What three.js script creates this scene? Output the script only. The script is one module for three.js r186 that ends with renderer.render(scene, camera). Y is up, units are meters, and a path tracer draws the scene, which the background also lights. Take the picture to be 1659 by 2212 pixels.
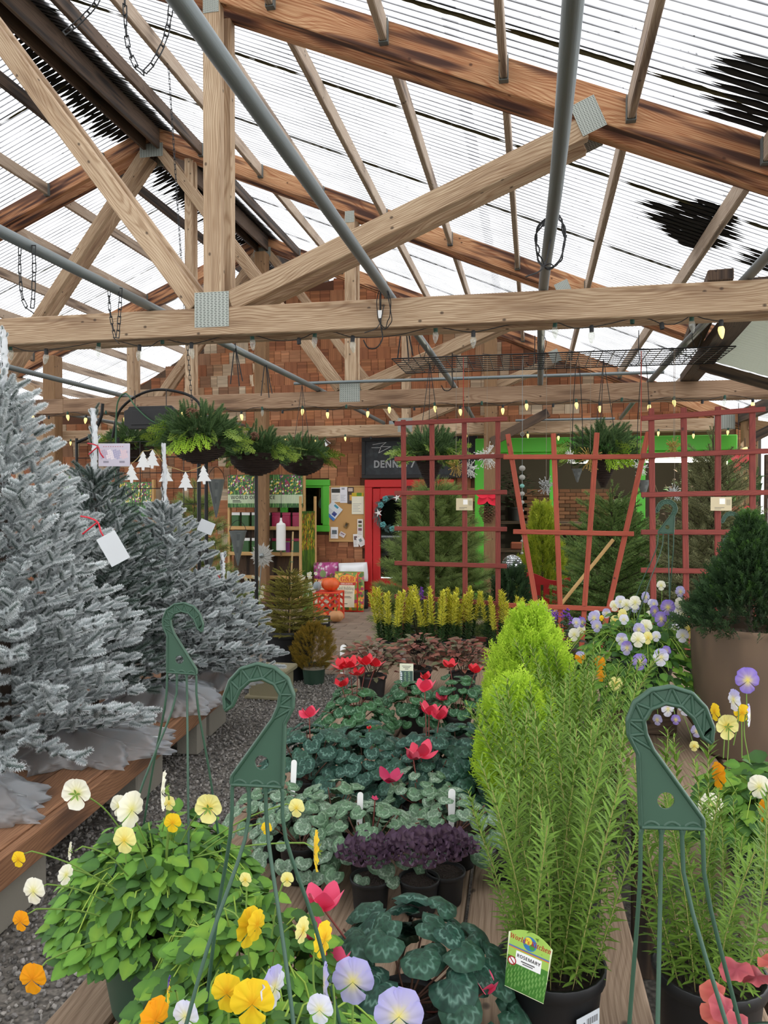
import * as THREE from 'three';
import { mergeGeometries } from 'three/addons/utils/BufferGeometryUtils.js';
import { TextGeometry } from 'three/addons/geometries/TextGeometry.js';
import { FontLoader } from 'three/addons/loaders/FontLoader.js';

// ---------- camera, sky, exposure ----------
const scene = new THREE.Scene();
const camera = new THREE.PerspectiveCamera(67.35, 1659 / 2212, 0.05, 200);
camera.position.set(0, 1.8, 0);
camera.rotation.order = 'YXZ';
camera.rotation.set(-0.01265, 0.19338, 0);
scene.background = new THREE.Color(0.97, 0.985, 1.0);     // even overcast sky
scene.backgroundIntensity = 1;
const renderer = new THREE.WebGLRenderer({ antialias: true });
renderer.toneMapping = THREE.LinearToneMapping;
renderer.toneMappingExposure = 3.35;
renderer.shadowMap.enabled = true;

// ---------- helpers ----------
let seed = 7;
const rnd = () => { seed = (seed + 0x6d2b79f5) | 0; let t = Math.imul(seed ^ (seed >>> 15), 1 | seed); t = (t + Math.imul(t ^ (t >>> 7), 61 | t)) ^ t; return ((t ^ (t >>> 14)) >>> 0) / 4294967296; };
const R = (a, b) => a + (b - a) * rnd();
const pick = (a) => a[Math.floor(rnd() * a.length)];
const V = (x, y, z) => new THREE.Vector3(x, y, z);
const UPV = V(0, 1, 0);
const taken = {};
function numbered(name) { const n = taken[name] = (taken[name] ?? -1) + 1; return n ? name + '_' + String(n).padStart(3, '0') : name; }
function tag(o, label, category, group, kind) { o.userData.label = label; o.userData.category = category; if (group) o.userData.group = group; if (kind) o.userData.kind = kind; return o; }
function thing(name, label, category, pos = [0, 0, 0], turn = 0, group, kind) {
  const o = new THREE.Group(); o.name = numbered(name); scene.add(o); o.position.set(...pos); o.rotation.y = turn; return tag(o, label, category, group, kind);
}
function part(parent, name, geo, mat, pos, rot, label) {
  const m = new THREE.Mesh(geo, mat); m.name = name; if (pos) m.position.set(...pos); if (rot) m.rotation.set(...rot); if (label) m.userData.label = label; parent.add(m); return m;
}
function one(name, geo, mat, label, category, pos, turn = 0, group, kind) {
  const m = new THREE.Mesh(geo, mat); m.name = numbered(name); if (pos) m.position.set(...pos); m.rotation.y = turn; scene.add(m); return tag(m, label, category, group, kind);
}
function noUv(g) { if (!g.attributes.uv) g.setAttribute('uv', new THREE.BufferAttribute(new Float32Array(g.attributes.position.count * 2), 2)); return g; }
function merge(list) {
  const col = list.some((g) => g.attributes.color);
  return mergeGeometries(list.map((g) => {
    g = g.index ? g.toNonIndexed() : g; noUv(g);
    if (!g.attributes.normal) g.computeVertexNormals();
    if (col && !g.attributes.color) tint(g, [1, 1, 1]);
    for (const k of Object.keys(g.attributes)) if (!['position', 'normal', 'uv', 'color'].includes(k)) g.deleteAttribute(k);
    return g;
  }));
}
function tint(g, c) { const n = g.attributes.position.count, a = new Float32Array(n * 3); for (let i = 0; i < n; i++) a.set(c, i * 3); g.setAttribute('color', new THREE.BufferAttribute(a, 3)); return g; }
const mtx = (p = [0, 0, 0], r = [0, 0, 0], s = 1) => new THREE.Matrix4().compose(V(...p), new THREE.Quaternion().setFromEuler(new THREE.Euler(...r, 'YXZ')), Array.isArray(s) ? V(...s) : V(s, s, s));
const xf = (g, p, r, s) => g.clone().applyMatrix4(mtx(p, r, s));
// bevelled box, uv in metres along its longest side, own offset
function cbox(w, h, d, c = 0.004, uvo = true) {
  c = Math.min(c, w * 0.3, h * 0.3, d * 0.3);
  const X = w / 2, Y = h / 2, Z = d / 2, P = [], quad = (a, b, e, f) => P.push(...a, ...b, ...e, ...a, ...e, ...f);
  const pt = (ax, s, u, v) => { const q = [0, 0, 0], L = [X, Y, Z]; q[ax] = s * L[ax]; const b = (ax + 1) % 3, e = (ax + 2) % 3; q[b] = u * (L[b] - c); q[e] = v * (L[e] - c); return q; };
  for (let ax = 0; ax < 3; ax++) for (const s of [1, -1]) { const q = [pt(ax, s, -1, -1), pt(ax, s, 1, -1), pt(ax, s, 1, 1), pt(ax, s, -1, 1)]; if (s < 0) q.reverse(); quad(...q); }
  for (let ax = 0; ax < 3; ax++) { const b = (ax + 1) % 3; for (const s of [1, -1]) for (const t of [1, -1]) {
    const q = [pt(ax, s, t, -1), pt(b, t, -1, s), pt(b, t, 1, s), pt(ax, s, t, 1)]; if (s * t < 0) q.reverse(); quad(...q); } }
  for (const a of [1, -1]) for (const b of [1, -1]) for (const e of [1, -1]) { const q = [pt(0, a, b, e), pt(1, b, e, a), pt(2, e, a, b)]; if (a * b * e < 0) q.reverse(); P.push(...q[0], ...q[1], ...q[2]); }
  const g = new THREE.BufferGeometry(); g.setAttribute('position', new THREE.BufferAttribute(new Float32Array(P), 3)); g.computeVertexNormals();
  return uvMetres(g, [w, h, d], uvo);
}
function uvMetres(g, dims, uvo = true) {
  const p = g.attributes.position, n = g.attributes.normal, uv = new Float32Array(p.count * 2), L = dims.indexOf(Math.max(...dims)), o1 = uvo ? R(0, 9) : 0, o2 = uvo ? R(0, 9) : 0;
  for (let i = 0; i < p.count; i++) {
    const a = [p.getX(i), p.getY(i), p.getZ(i)], m = [Math.abs(n.getX(i)), Math.abs(n.getY(i)), Math.abs(n.getZ(i))], ax = m.indexOf(Math.max(...m));
    let [b, e] = [0, 1, 2].filter((k) => k !== ax); if (e === L) [b, e] = [e, b];
    uv[i * 2] = a[b] + o1; uv[i * 2 + 1] = a[e] + ax * 0.37 + o2;
  }
  g.setAttribute('uv', new THREE.BufferAttribute(uv, 2)); return g;
}
function tube(pts, r, n = 0, rs = 6, closed = false) { const c = new THREE.CatmullRomCurve3(pts.map((p) => V(...p)), closed); return new THREE.TubeGeometry(c, n || Math.max(2, pts.length * 3), r, rs, closed); }
function rod(a, b, r, rs = 8) { return new THREE.TubeGeometry(new THREE.LineCurve3(V(...a), V(...b)), 1, r, rs); }
const cyl = (r1, r2, h, n = 16, open = false) => new THREE.CylinderGeometry(r1, r2, h, n, 1, open);
const lathe = (pts, n = 24) => new THREE.LatheGeometry(pts.map((p) => new THREE.Vector2(...p)), n);
function alignX(o, a, b) {   // puts o's x axis from a to b, its y as upright as can be
  const d = b.clone().sub(a), L = d.length(); d.normalize();
  const z = Math.abs(d.y) > 0.98 ? V(0, 0, 1) : d.clone().cross(UPV).normalize(), y = z.clone().cross(d).normalize();
  o.quaternion.setFromRotationMatrix(new THREE.Matrix4().makeBasis(d, y, z)); o.position.copy(a).addScaledVector(d, L / 2); return L;
}
function beam(parent, name, a, b, h, t, mat, c = 0.006) {
  const A = V(...a), B = V(...b), m = part(parent, name, cbox(A.distanceTo(B), h, t, c), mat); alignX(m, A, B); return m;
}
function instanced(parent, name, geo, mat, list, cols) {
  const m = new THREE.InstancedMesh(geo, mat, list.length); m.name = name; m.userData.kind = 'stuff';
  list.forEach((x, i) => m.setMatrixAt(i, x)); if (cols) cols.forEach((c, i) => m.setColorAt(i, c));
  parent.add(m); return m;
}
const C = (r, g, b) => new THREE.Color().setRGB(r, g, b);
const S = (h) => new THREE.Color(h);
// ---------- noise and textures ----------
const H2 = (x, y, s) => { let h = Math.imul(x | 0, 374761393) + Math.imul(y | 0, 668265263) + Math.imul(s | 0, 2147483647 - 97531); h = Math.imul(h ^ (h >>> 13), 1274126177); return ((h ^ (h >>> 16)) >>> 0) / 4294967296; };
function vn(x, y, px, py, s) { // value noise, period px, py
  const x0 = Math.floor(x), y0 = Math.floor(y), fx = x - x0, fy = y - y0, m = (a, p) => ((a % p) + p) % p, u = fx * fx * (3 - 2 * fx), v = fy * fy * (3 - 2 * fy);
  const a = H2(m(x0, px), m(y0, py), s), b = H2(m(x0 + 1, px), m(y0, py), s), c = H2(m(x0, px), m(y0 + 1, py), s), d = H2(m(x0 + 1, px), m(y0 + 1, py), s);
  return a + (b - a) * u + (c - a) * v + (a - b - c + d) * u * v;
}
function tex(w, h, fn, srgb = true) {
  const d = new Uint8Array(w * h * 4);
  for (let y = 0; y < h; y++) for (let x = 0; x < w; x++) { const c = fn(x / w, y / h, x, y), i = (y * w + x) * 4; d[i] = c[0]; d[i + 1] = c[1]; d[i + 2] = c[2]; d[i + 3] = 255; }
  const t = new THREE.DataTexture(d, w, h); t.wrapS = t.wrapT = THREE.RepeatWrapping; t.magFilter = THREE.LinearFilter; t.minFilter = THREE.LinearMipmapLinearFilter; if (srgb) t.colorSpace = THREE.SRGBColorSpace; t.needsUpdate = true; return t;
}
const lerp3 = (a, b, t) => [a[0] + (b[0] - a[0]) * t, a[1] + (b[1] - a[1]) * t, a[2] + (b[2] - a[2]) * t];
function woodTex(light, dark, stain, s, amt = 0.35) {   // 2 m along the grain by 0.5 m across
  const t = tex(1024, 512, (u, v) => {
    const warp = vn(u * 3, v * 4, 3, 4, s) * 0.9 + vn(u * 8, v * 8, 8, 8, s + 1) * 0.25;
    const ring = Math.sin((v * 30 + warp * 9) * 6.283) * 0.5 + 0.5, fine = vn(u * 24, v * 256, 24, 256, s + 2), big = vn(u * 4, v * 3, 4, 3, s + 3), st = vn(u * 6, v * 20, 6, 20, s + 4);
    let c = lerp3(light, dark, Math.min(1, Math.pow(ring, 3) * 0.42 + fine * 0.62 + big * 0.3 - 0.06));
    c = lerp3(c, stain, Math.min(1, Math.max(0, (st * 0.55 + big * 0.6 - 0.62)) * amt * 4));
    for (let k = 0; k < 9; k++) { const kx = H2(k, 5, s), ky = H2(k, 9, s), dx = (u - kx) * 2, dy = (v - ky) * 0.5, r = Math.hypot(dx * 0.75, dy) / 0.011; if (r < 1) c = lerp3(c, dark.map((q) => q * 0.45), 0.8 * (1 - r * r)); }
    return c;
  });
  t.repeat.set(0.5, 2); return t;
}
const std = (o) => new THREE.MeshStandardMaterial({ roughness: 0.85, ...o });
const phy = (o) => new THREE.MeshPhysicalMaterial({ roughness: 0.85, ...o });
const woodMat = (t, o = {}) => std({ map: t, bumpMap: t, bumpScale: 0.0015, roughness: 0.82, ...o });
function canvasTex(w, h, draw) { const c = document.createElement('canvas'); c.width = w; c.height = h; const g = c.getContext('2d'); draw(g, w, h); const t = new THREE.CanvasTexture(c); t.colorSpace = THREE.SRGBColorSpace; return t; }
const M = {
  chord: woodMat(woodTex([200, 178, 148], [132, 102, 74], [98, 72, 52], 11, 0.4)),
  chord2: woodMat(woodTex([178, 150, 122], [122, 92, 68], [90, 66, 48], 15, 0.5)),
  pale: woodMat(woodTex([212, 190, 160], [150, 120, 90], [118, 92, 68], 21, 0.3)),
  stained: woodMat(woodTex([212, 174, 132], [142, 82, 46], [66, 38, 26], 31, 0.85)),
  purlin: woodMat(woodTex([190, 174, 154], [142, 120, 100], [86, 70, 58], 41, 0.55)),
  dark: woodMat(woodTex([104, 84, 66], [66, 50, 38], [34, 27, 22], 51, 0.6)),
  bench: woodMat(woodTex([156, 134, 112], [116, 94, 74], [84, 68, 56], 61, 0.3)),
  redwood: woodMat(woodTex([164, 120, 86], [118, 80, 54], [74, 54, 42], 71, 0.5)),
  post: woodMat(woodTex([150, 118, 84], [118, 88, 58], [96, 70, 46], 81, 0.25)),
  trellis: woodMat(woodTex([142, 62, 50], [112, 44, 36], [96, 36, 30], 91, 0.2), { roughness: 0.7 }),
  fan: woodMat(woodTex([176, 84, 58], [146, 62, 42], [124, 52, 38], 95, 0.2), { roughness: 0.7 }),
  zinc: std({ color: S('#8f9696'), metalness: 0.75, roughness: 0.45 }),
  pipe: std({ color: S('#7d8586'), metalness: 0.6, roughness: 0.5, bumpMap: tex(128, 128, (u, v, x, y) => { const k = H2(x, y, 3) * 255; return [k, k, k]; }, false), bumpScale: 0.0003 }),
  black: std({ color: S('#191a1b'), roughness: 0.55 }),
  blackMetal: std({ color: S('#161514'), metalness: 0.3, roughness: 0.5 }),
  pot: std({ color: S('#17181a'), roughness: 0.5 }),
  greenPot: std({ color: S('#2c4536'), roughness: 0.5 }),
  hook: std({ color: S('#32503f'), roughness: 0.48 }),
  soil: std({ color: S('#2e231b'), roughness: 1, bumpMap: tex(128, 128, (u, v, x, y) => { const k = vn(u * 32, v * 32, 32, 32, 5) * 255; return [k, k, k]; }, false), bumpScale: 0.006 }),
  white: std({ color: S('#e9e9e6'), roughness: 0.6 }),
  green: std({ color: S('#58bd38'), roughness: 0.5 }),
  red: std({ color: S('#c01f1f'), roughness: 0.5 }),
  glass: phy({ color: S('#dfe6e2'), transmission: 1, roughness: 0.02, thickness: 0 }),
  stem: std({ color: S('#6d8b3a') }), brownStem: std({ color: S('#43352a') }),
};
// galvanised truss plate with rows of punched teeth
const plateTex = canvasTex(256, 256, (g) => { g.fillStyle = '#a3a89f'; g.fillRect(0, 0, 256, 256); for (let i = 0; i < 9; i++) for (let j = 0; j < 20; j++) { g.fillStyle = '#3b3d38'; g.fillRect(8 + i * 28 + (j % 2) * 4, 6 + j * 12.6, 16, 5); g.fillStyle = '#c4c8c0'; g.fillRect(8 + i * 28 + (j % 2) * 4, 11 + j * 12.6, 16, 2); } });
M.hanger = std({ color: S('#6d726f'), metalness: 0.4, roughness: 0.7 });
M.plate = std({ map: plateTex, metalness: 0.5, roughness: 0.5 });

// ---------- roof geometry: ridge runs along z at x = RX ----------
const RX = -4.55, TOP = 6.35, SL = 0.42, roofY = (x) => TOP - SL * Math.abs(x - RX);
const TR = [-1.05, -4.9, -8.75, -12.6, -16.45], EAVE_R = 2.95, EAVE_L = -12.05;
// corrugated translucent sheets: grey valley lines paint in both grime and corrugation shading, specks of litter on top
const PITCH = 0.0725;
const sheetTex = tex(512, 1024, (u, v, x, y) => {
  const ph = (u * 8) % 1, k = Math.floor(u * 8), d = Math.abs(ph - 0.5) * 2, w = 0.4 + 0.2 * vn(k * 3.3, v * 14, 64, 14, 4) + 0.1 * vn(u * 64, v * 90, 64, 90, 6);
  const line = Math.max(0, 1 - d / w), g = 246 - 196 * Math.pow(line, 1.3) * (0.65 + 0.6 * vn(u * 8, v * 6, 8, 6, 8)), sp = vn(u * 90, v * 120, 90, 120, 9) > 0.9 && vn(u * 10, v * 9, 10, 9, 2) > 0.5 ? 70 : 0;
  const q = Math.max(30, g - sp); return [q, q, Math.min(255, q * 1.006 + 1)];
});
M.sheet = phy({ map: sheetTex, color: C(0.97, 0.97, 0.97), transmission: 0.96, roughness: 1, thickness: 0, specularIntensity: 0.15 });
const sheetOld = M.sheet.clone(); sheetOld.color = C(0.80, 0.81, 0.78);
M.moss = std({ color: S('#4a4526'), roughness: 1 }); M.mossDark = std({ color: S('#14130f'), roughness: 1 });
function sheetGeo(z0, z1, xa, xb, y) {   // corrugated down the slope from xa to xb; y(x) gives its height
  const nz = Math.round((z1 - z0) / PITCH * 8), nx = 4, pos = [], uv = [], idx = [], len = Math.hypot(xb - xa, y(xb) - y(xa));
  for (let j = 0; j <= nx; j++) for (let i = 0; i <= nz; i++) {
    const z = z0 + (z1 - z0) * i / nz, x = xa + (xb - xa) * j / nx, ph = (z / PITCH) * Math.PI * 2;
    pos.push(x, y(x) + 0.022 - 0.009 * Math.cos(ph + Math.PI), z); uv.push(z / (PITCH * 8), len * j / nx / 2.5);
  }
  for (let j = 0; j < nx; j++) for (let i = 0; i < nz; i++) { const a = j * (nz + 1) + i, b = a + nz + 1; idx.push(a, b, a + 1, b, b + 1, a + 1); }
  const g = new THREE.BufferGeometry(); g.setAttribute('position', new THREE.Float32BufferAttribute(pos, 3)); g.setAttribute('uv', new THREE.Float32BufferAttribute(uv, 2)); g.setIndex(idx); g.computeVertexNormals(); return g;
}
// a ragged strip of dark litter or moss lying along the slope
function ragged(xa, xb, z, w, y, n = 14, dy = -0.004) {
  const up = [], lo = [];
  for (let i = 0; i <= n; i++) { const x = xa + (xb - xa) * i / n, e = Math.min(1, Math.min(i, n - i) / 2.5 + 0.08); up.push([x, y(x) + dy, z - w * e * R(0.55, 1)]); lo.push([x, y(x) + dy, z + w * e * R(0.55, 1)]); }
  const P = []; for (let i = 0; i < n; i++) { const t = 0.012, hi = (p) => [p[0], p[1] + t, p[2]];
    P.push(...up[i], ...lo[i], ...up[i + 1], ...lo[i], ...lo[i + 1], ...up[i + 1], ...hi(up[i]), ...hi(up[i + 1]), ...hi(lo[i]), ...hi(lo[i]), ...hi(up[i + 1]), ...hi(lo[i + 1])); }
  const g = new THREE.BufferGeometry(); g.setAttribute('position', new THREE.Float32BufferAttribute(P, 3)); g.computeVertexNormals(); return noUv(g);
}
{
  const roof = thing('ceiling', 'pitched roof of white corrugated translucent sheets on timber purlins', 'roof', [0, 0, 0], 0, null, 'structure');
  const Z0 = -20, W = 1.45, off = -4.5 - 11 * W;
  for (let i = 0; i < 18; i++) {
    const a = Math.max(Z0, off + i * W), b = off + (i + 1) * W + 0.05; if (b < Z0 + 0.2) continue;
    for (const [ra, rb] of [[RX, RX + 4.1], [RX + 4.0, EAVE_R + 0.3]]) { part(roof, 'roof_sheet', sheetGeo(a, b, ra, rb, roofY), M.sheet); part(roof, 'roof_sheet', sheetGeo(a, b, 2 * RX - ra, 2 * RX - rb, roofY), M.sheet); }
  }
  // mossy joints where two sheets lap
  const laps = [], streak = [];
  for (let i = 0; i < 16; i++) { const z = off + i * W; if (z < Z0) continue; for (const s of [1, -1]) for (let k = 0; k < 9; k++) { const d = 0.25 + k * 0.82; if (s < 0 && k > 6) continue; laps.push(ragged(RX + s * d, RX + s * (d + 0.84), z + R(-0.006, 0.006), s > 0 ? 0.02 : 0.01, roofY, 22, 0.0)); } }
  const lm = part(roof, 'moss_line', merge(laps), M.moss); lm.userData.kind = 'stuff';
  // dark needle litter hanging down from under the ridge cap and two drifts on the sheets
  for (let z = -16.2; z < 0.5; z += PITCH) { streak.push(ragged(RX - 0.18, RX - R(0.42, 0.62), z, 0.036, roofY, 6)); if (rnd() < 0.4) streak.push(ragged(RX + 0.2, RX + R(0.3, 0.42), z, 0.02, roofY, 5)); }
  for (let k = 0; k < 13; k++) { const z = -5.86 - k * PITCH, e = Math.sin((k + 1) / 14 * 3.14); streak.push(ragged(1.22 - e * R(0.3, 0.5), 1.36 + e * R(0.08, 0.22), z, 0.033, roofY, 12)); }
  for (let k = 0; k < 9; k++) { const z = -4.12 - k * PITCH; streak.push(ragged(R(0.82, 1.02), R(1.5, 1.8), z, 0.03, roofY, 12)); }
  for (let k = 0; k < 5; k++) streak.push(ragged(R(1.5, 1.65), R(1.9, 2.2), -6.4 - k * PITCH, 0.024, roofY, 10));
  part(roof, 'needle_litter', merge(streak), M.mossDark).userData.kind = 'stuff';
  // ridge cap and ridge boards
  for (const s of [1, -1]) { const c = part(roof, 'ridge_cap', cbox(0.3, 0.006, 20), M.mossDark, [RX + s * 0.14, TOP - 0.02, -9.3], [0, 0, -s * Math.atan(SL)]); c.material = std({ color: S('#2b2622'), roughness: 0.9 }); }
  for (const x of [-0.09, 0.09]) for (let i = 0; i < 4; i++) beam(roof, 'ridge_board', [RX + x, TOP - 0.17, TR[i] - 0.13], [RX + x, TOP - 0.17, TR[i + 1] + 0.13], 0.24, 0.04, M.dark);
  // purlins between the trusses
  const xs = []; for (let k = 0; k < 9; k++) xs.push(RX + 0.65 + 0.742 * k, RX - 0.65 - 0.742 * k);
  const hg = merge([cbox(0.006, 0.15, 0.05), xf(cbox(0.006, 0.15, 0.05), [0.052, 0, 0]), xf(cbox(0.058, 0.006, 0.05), [0.026, -0.075, 0]), xf(cbox(0.026, 0.12, 0.004), [-0.015, 0, -0.024]), xf(cbox(0.026, 0.12, 0.004), [0.067, 0, -0.024])]);
  for (const x of xs) for (let i = 0; i < 4; i++) {
    const y = roofY(x) - 0.085; if (x < -10) continue;
    beam(roof, 'purlin', [x, y, TR[i] - 0.13], [x, y, TR[i + 1] + 0.13], 0.14, 0.045, x < RX + 0.9 && x > RX - 0.9 ? M.dark : M.purlin);
    part(roof, 'joist_hanger', hg, M.hanger, [x - 0.026, y - 0.004, TR[i + 1] + 0.152]); 
  }
}
// trusses of two plies
const truss = (z, k, label) => {
  const t = thing('roof_truss', label, 'roof truss', [0, 0, z], 0, null, 'structure');
  const cy = 2.992, q = 2.46, top = 0.215 / 2, wm = k === 3 ? M.pale : k === 2 ? M.chord2 : M.chord;
  for (const s of [0.095, -0.095]) {
    beam(t, 'bottom_chord', [EAVE_L, cy, s], [RX - 1.2, cy, s], 0.184, 0.075, wm); beam(t, 'bottom_chord', [RX - 1.2, cy, s], [EAVE_R, cy, s], 0.184, 0.075, wm);
    for (const d of [1, -1]) {
      const e = d > 0 ? EAVE_R + 0.2 : EAVE_L - 0.2;
      beam(t, 'top_chord', [RX, TOP - top, s], [e, roofY(e) - top, s], 0.2, 0.075, M.stained);
      const qx = RX + d * q;
      beam(t, 'queen_post', [qx, 3.084, s], [qx, roofY(qx) - 0.225, s], 0.12, 0.075, M.pale);
      beam(t, 'web', [qx - d * 0.12, 3.11, s], [RX + d * 0.1, TOP - 0.31, s], 0.125, 0.07, k === 1 && d > 0 ? M.pale : M.chord);
      beam(t, 'web', [qx + d * 0.12, 3.12, s], [RX + d * 4.84, roofY(RX + d * 4.84) - 0.27, s], 0.135, 0.07, M.chord);
    }
  }
  for (const [s, sg] of [[0.1345, 1], [-0.1345, -1]]) for (const d of [1, -1]) {
    const qx = RX + d * q, pl = (x, y, w, h, r = 0) => part(t, 'nail_plate', new THREE.BoxGeometry(w, h, 0.003), M.plate, [x, y, s], [0, 0, r]);
    pl(qx, 3.07, 0.24, 0.23); pl(qx, roofY(qx) - 0.24, 0.11, 0.13);
    pl(RX + d * 4.86, roofY(RX + d * 4.86) - 0.2, 0.15, 0.2, d * 0.4); if (d > 0) pl(RX, TOP - 0.3, 0.3, 0.16); pl(d > 0 ? EAVE_R - 0.12 : EAVE_L + 0.12, 3.02, 0.3, 0.22);
  }
  if (k === 2) for (const s of [0.06, -0.06]) beam(t, 'queen_post', [-4.1, 3.084, s], [-4.1, roofY(-4.1) - 0.22, s], 0.09, 0.06, M.pale);
  return t;
};
truss(TR[1], 1, 'nearest roof truss with wide timber bottom chord and slotted steel plate');
truss(TR[2], 2, 'middle roof truss of weathered timber behind the nearest one');
truss(TR[3], 3, 'pale roof truss standing right before the shingled wall');
truss(TR[4], 4, 'farthest roof truss seen above the low end of the shingled wall');
// ---------- floor, pavement, gravel ----------
const gravTex = tex(512, 512, (u, v) => { const a = vn(u * 60, v * 60, 60, 60, 3), b = vn(u * 128, v * 128, 128, 128, 4), k = 58 + a * 50 + b * 38; return [k * 1.02, k * 0.97, k * 0.9]; });
M.gravelBase = std({ map: gravTex, bumpMap: gravTex, bumpScale: 0.012, roughness: 1 });
const paveTex = tex(512, 512, (u, v) => { const a = vn(u * 6, v * 6, 6, 6, 13), b = vn(u * 200, v * 200, 200, 200, 14), k = 0.82 + a * 0.2 + b * 0.12; return [134 * k, 117 * k, 101 * k]; });
M.paver = [0.94, 1, 1.05].map((k) => std({ map: paveTex, color: C(k, k, k), roughness: 0.9 }));
M.stone = [0x6b6761, 0x8a857c, 0x55524d, 0x79736a].map((c) => std({ color: S(c), roughness: 0.95 }));
{
  const fl = one('floor', uvMetres(new THREE.BoxGeometry(26, 0.1, 30).toNonIndexed(), [20, 0.1, 19]), M.gravelBase, 'dark grey gravel ground between the benches', 'ground', [-4, -0.055, -2], 0, null, 'structure');
  const near = [], mats = [];
  const ico = new THREE.IcosahedronGeometry(1, 0).toNonIndexed(); { const p = ico.attributes.position; for (let i = 0; i < p.count; i++) { const k = 0.8 + 0.4 * H2(Math.round(p.getX(i) * 50), Math.round(p.getY(i) * 50) + Math.round(p.getZ(i) * 50) * 7, 2); p.setXYZ(i, p.getX(i) * k, p.getY(i) * k * 0.62, p.getZ(i) * k); } ico.computeVertexNormals(); }
  const cols = [], tones = [C(0.19, 0.178, 0.16), C(0.28, 0.262, 0.235), C(0.12, 0.112, 0.103), C(0.37, 0.345, 0.31), C(0.22, 0.205, 0.19)];
  for (let i = 0; i < 30000; i++) {
    const z = -Math.pow(rnd(), 0.8) * 7.1 - 0.9, x = R(-3.6, -0.75); if (z < -7.75) continue;
    const s = R(0.006, 0.0145), m = mtx([x, R(-0.004, 0.006), z], [R(0, 6), R(0, 6), R(0, 6)], [s, s * R(0.7, 1.1), s * R(0.7, 1.2)]);
    mats.push(m); cols.push(pick(tones));
  }
  instanced(fl, 'gravel', ico, std({ color: C(1, 1, 1), roughness: 0.95 }), mats.map((m) => m.premultiply(new THREE.Matrix4().makeTranslation(4, 0.055, 2))), cols);
  for (let i = 0; i < 220; i++) { const z = R(-2.7, -1.5), x = R(-2.0, -1.15), s = R(0.01, 0.017), m = part(fl, 'stone', ico, pick(M.stone), [x + 4, 0.055 + 0.008, z + 2], [R(0, 6), R(0, 6), R(0, 6)]); m.scale.set(s, s * 0.8, s * R(0.8, 1.2)); }
  const pv = one('path', new THREE.BoxGeometry(12, 0.04, 5.3), std({ color: S('#5d5348'), roughness: 1 }), 'brown paved walkway in front of the red door', 'walkway', [-3.2, -0.022, -10.4], 0, null, 'structure');
  const pg = [0.392, 0.3, 0.2].map((w) => cbox(w, 0.03, 0.193, 0.004));
  for (let r = 0; r < 26; r++) { const z = -7.86 - r * 0.2; let x = -3.9 + (r % 2) * 0.2; while (x < 0.1 && z > -12.95) { const g = pg[0]; part(pv, 'paver', g, pick(M.paver), [x + 3.2, 0.012 + R(-0.002, 0.002), z + 10.4]); x += 0.4; } }
}
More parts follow.
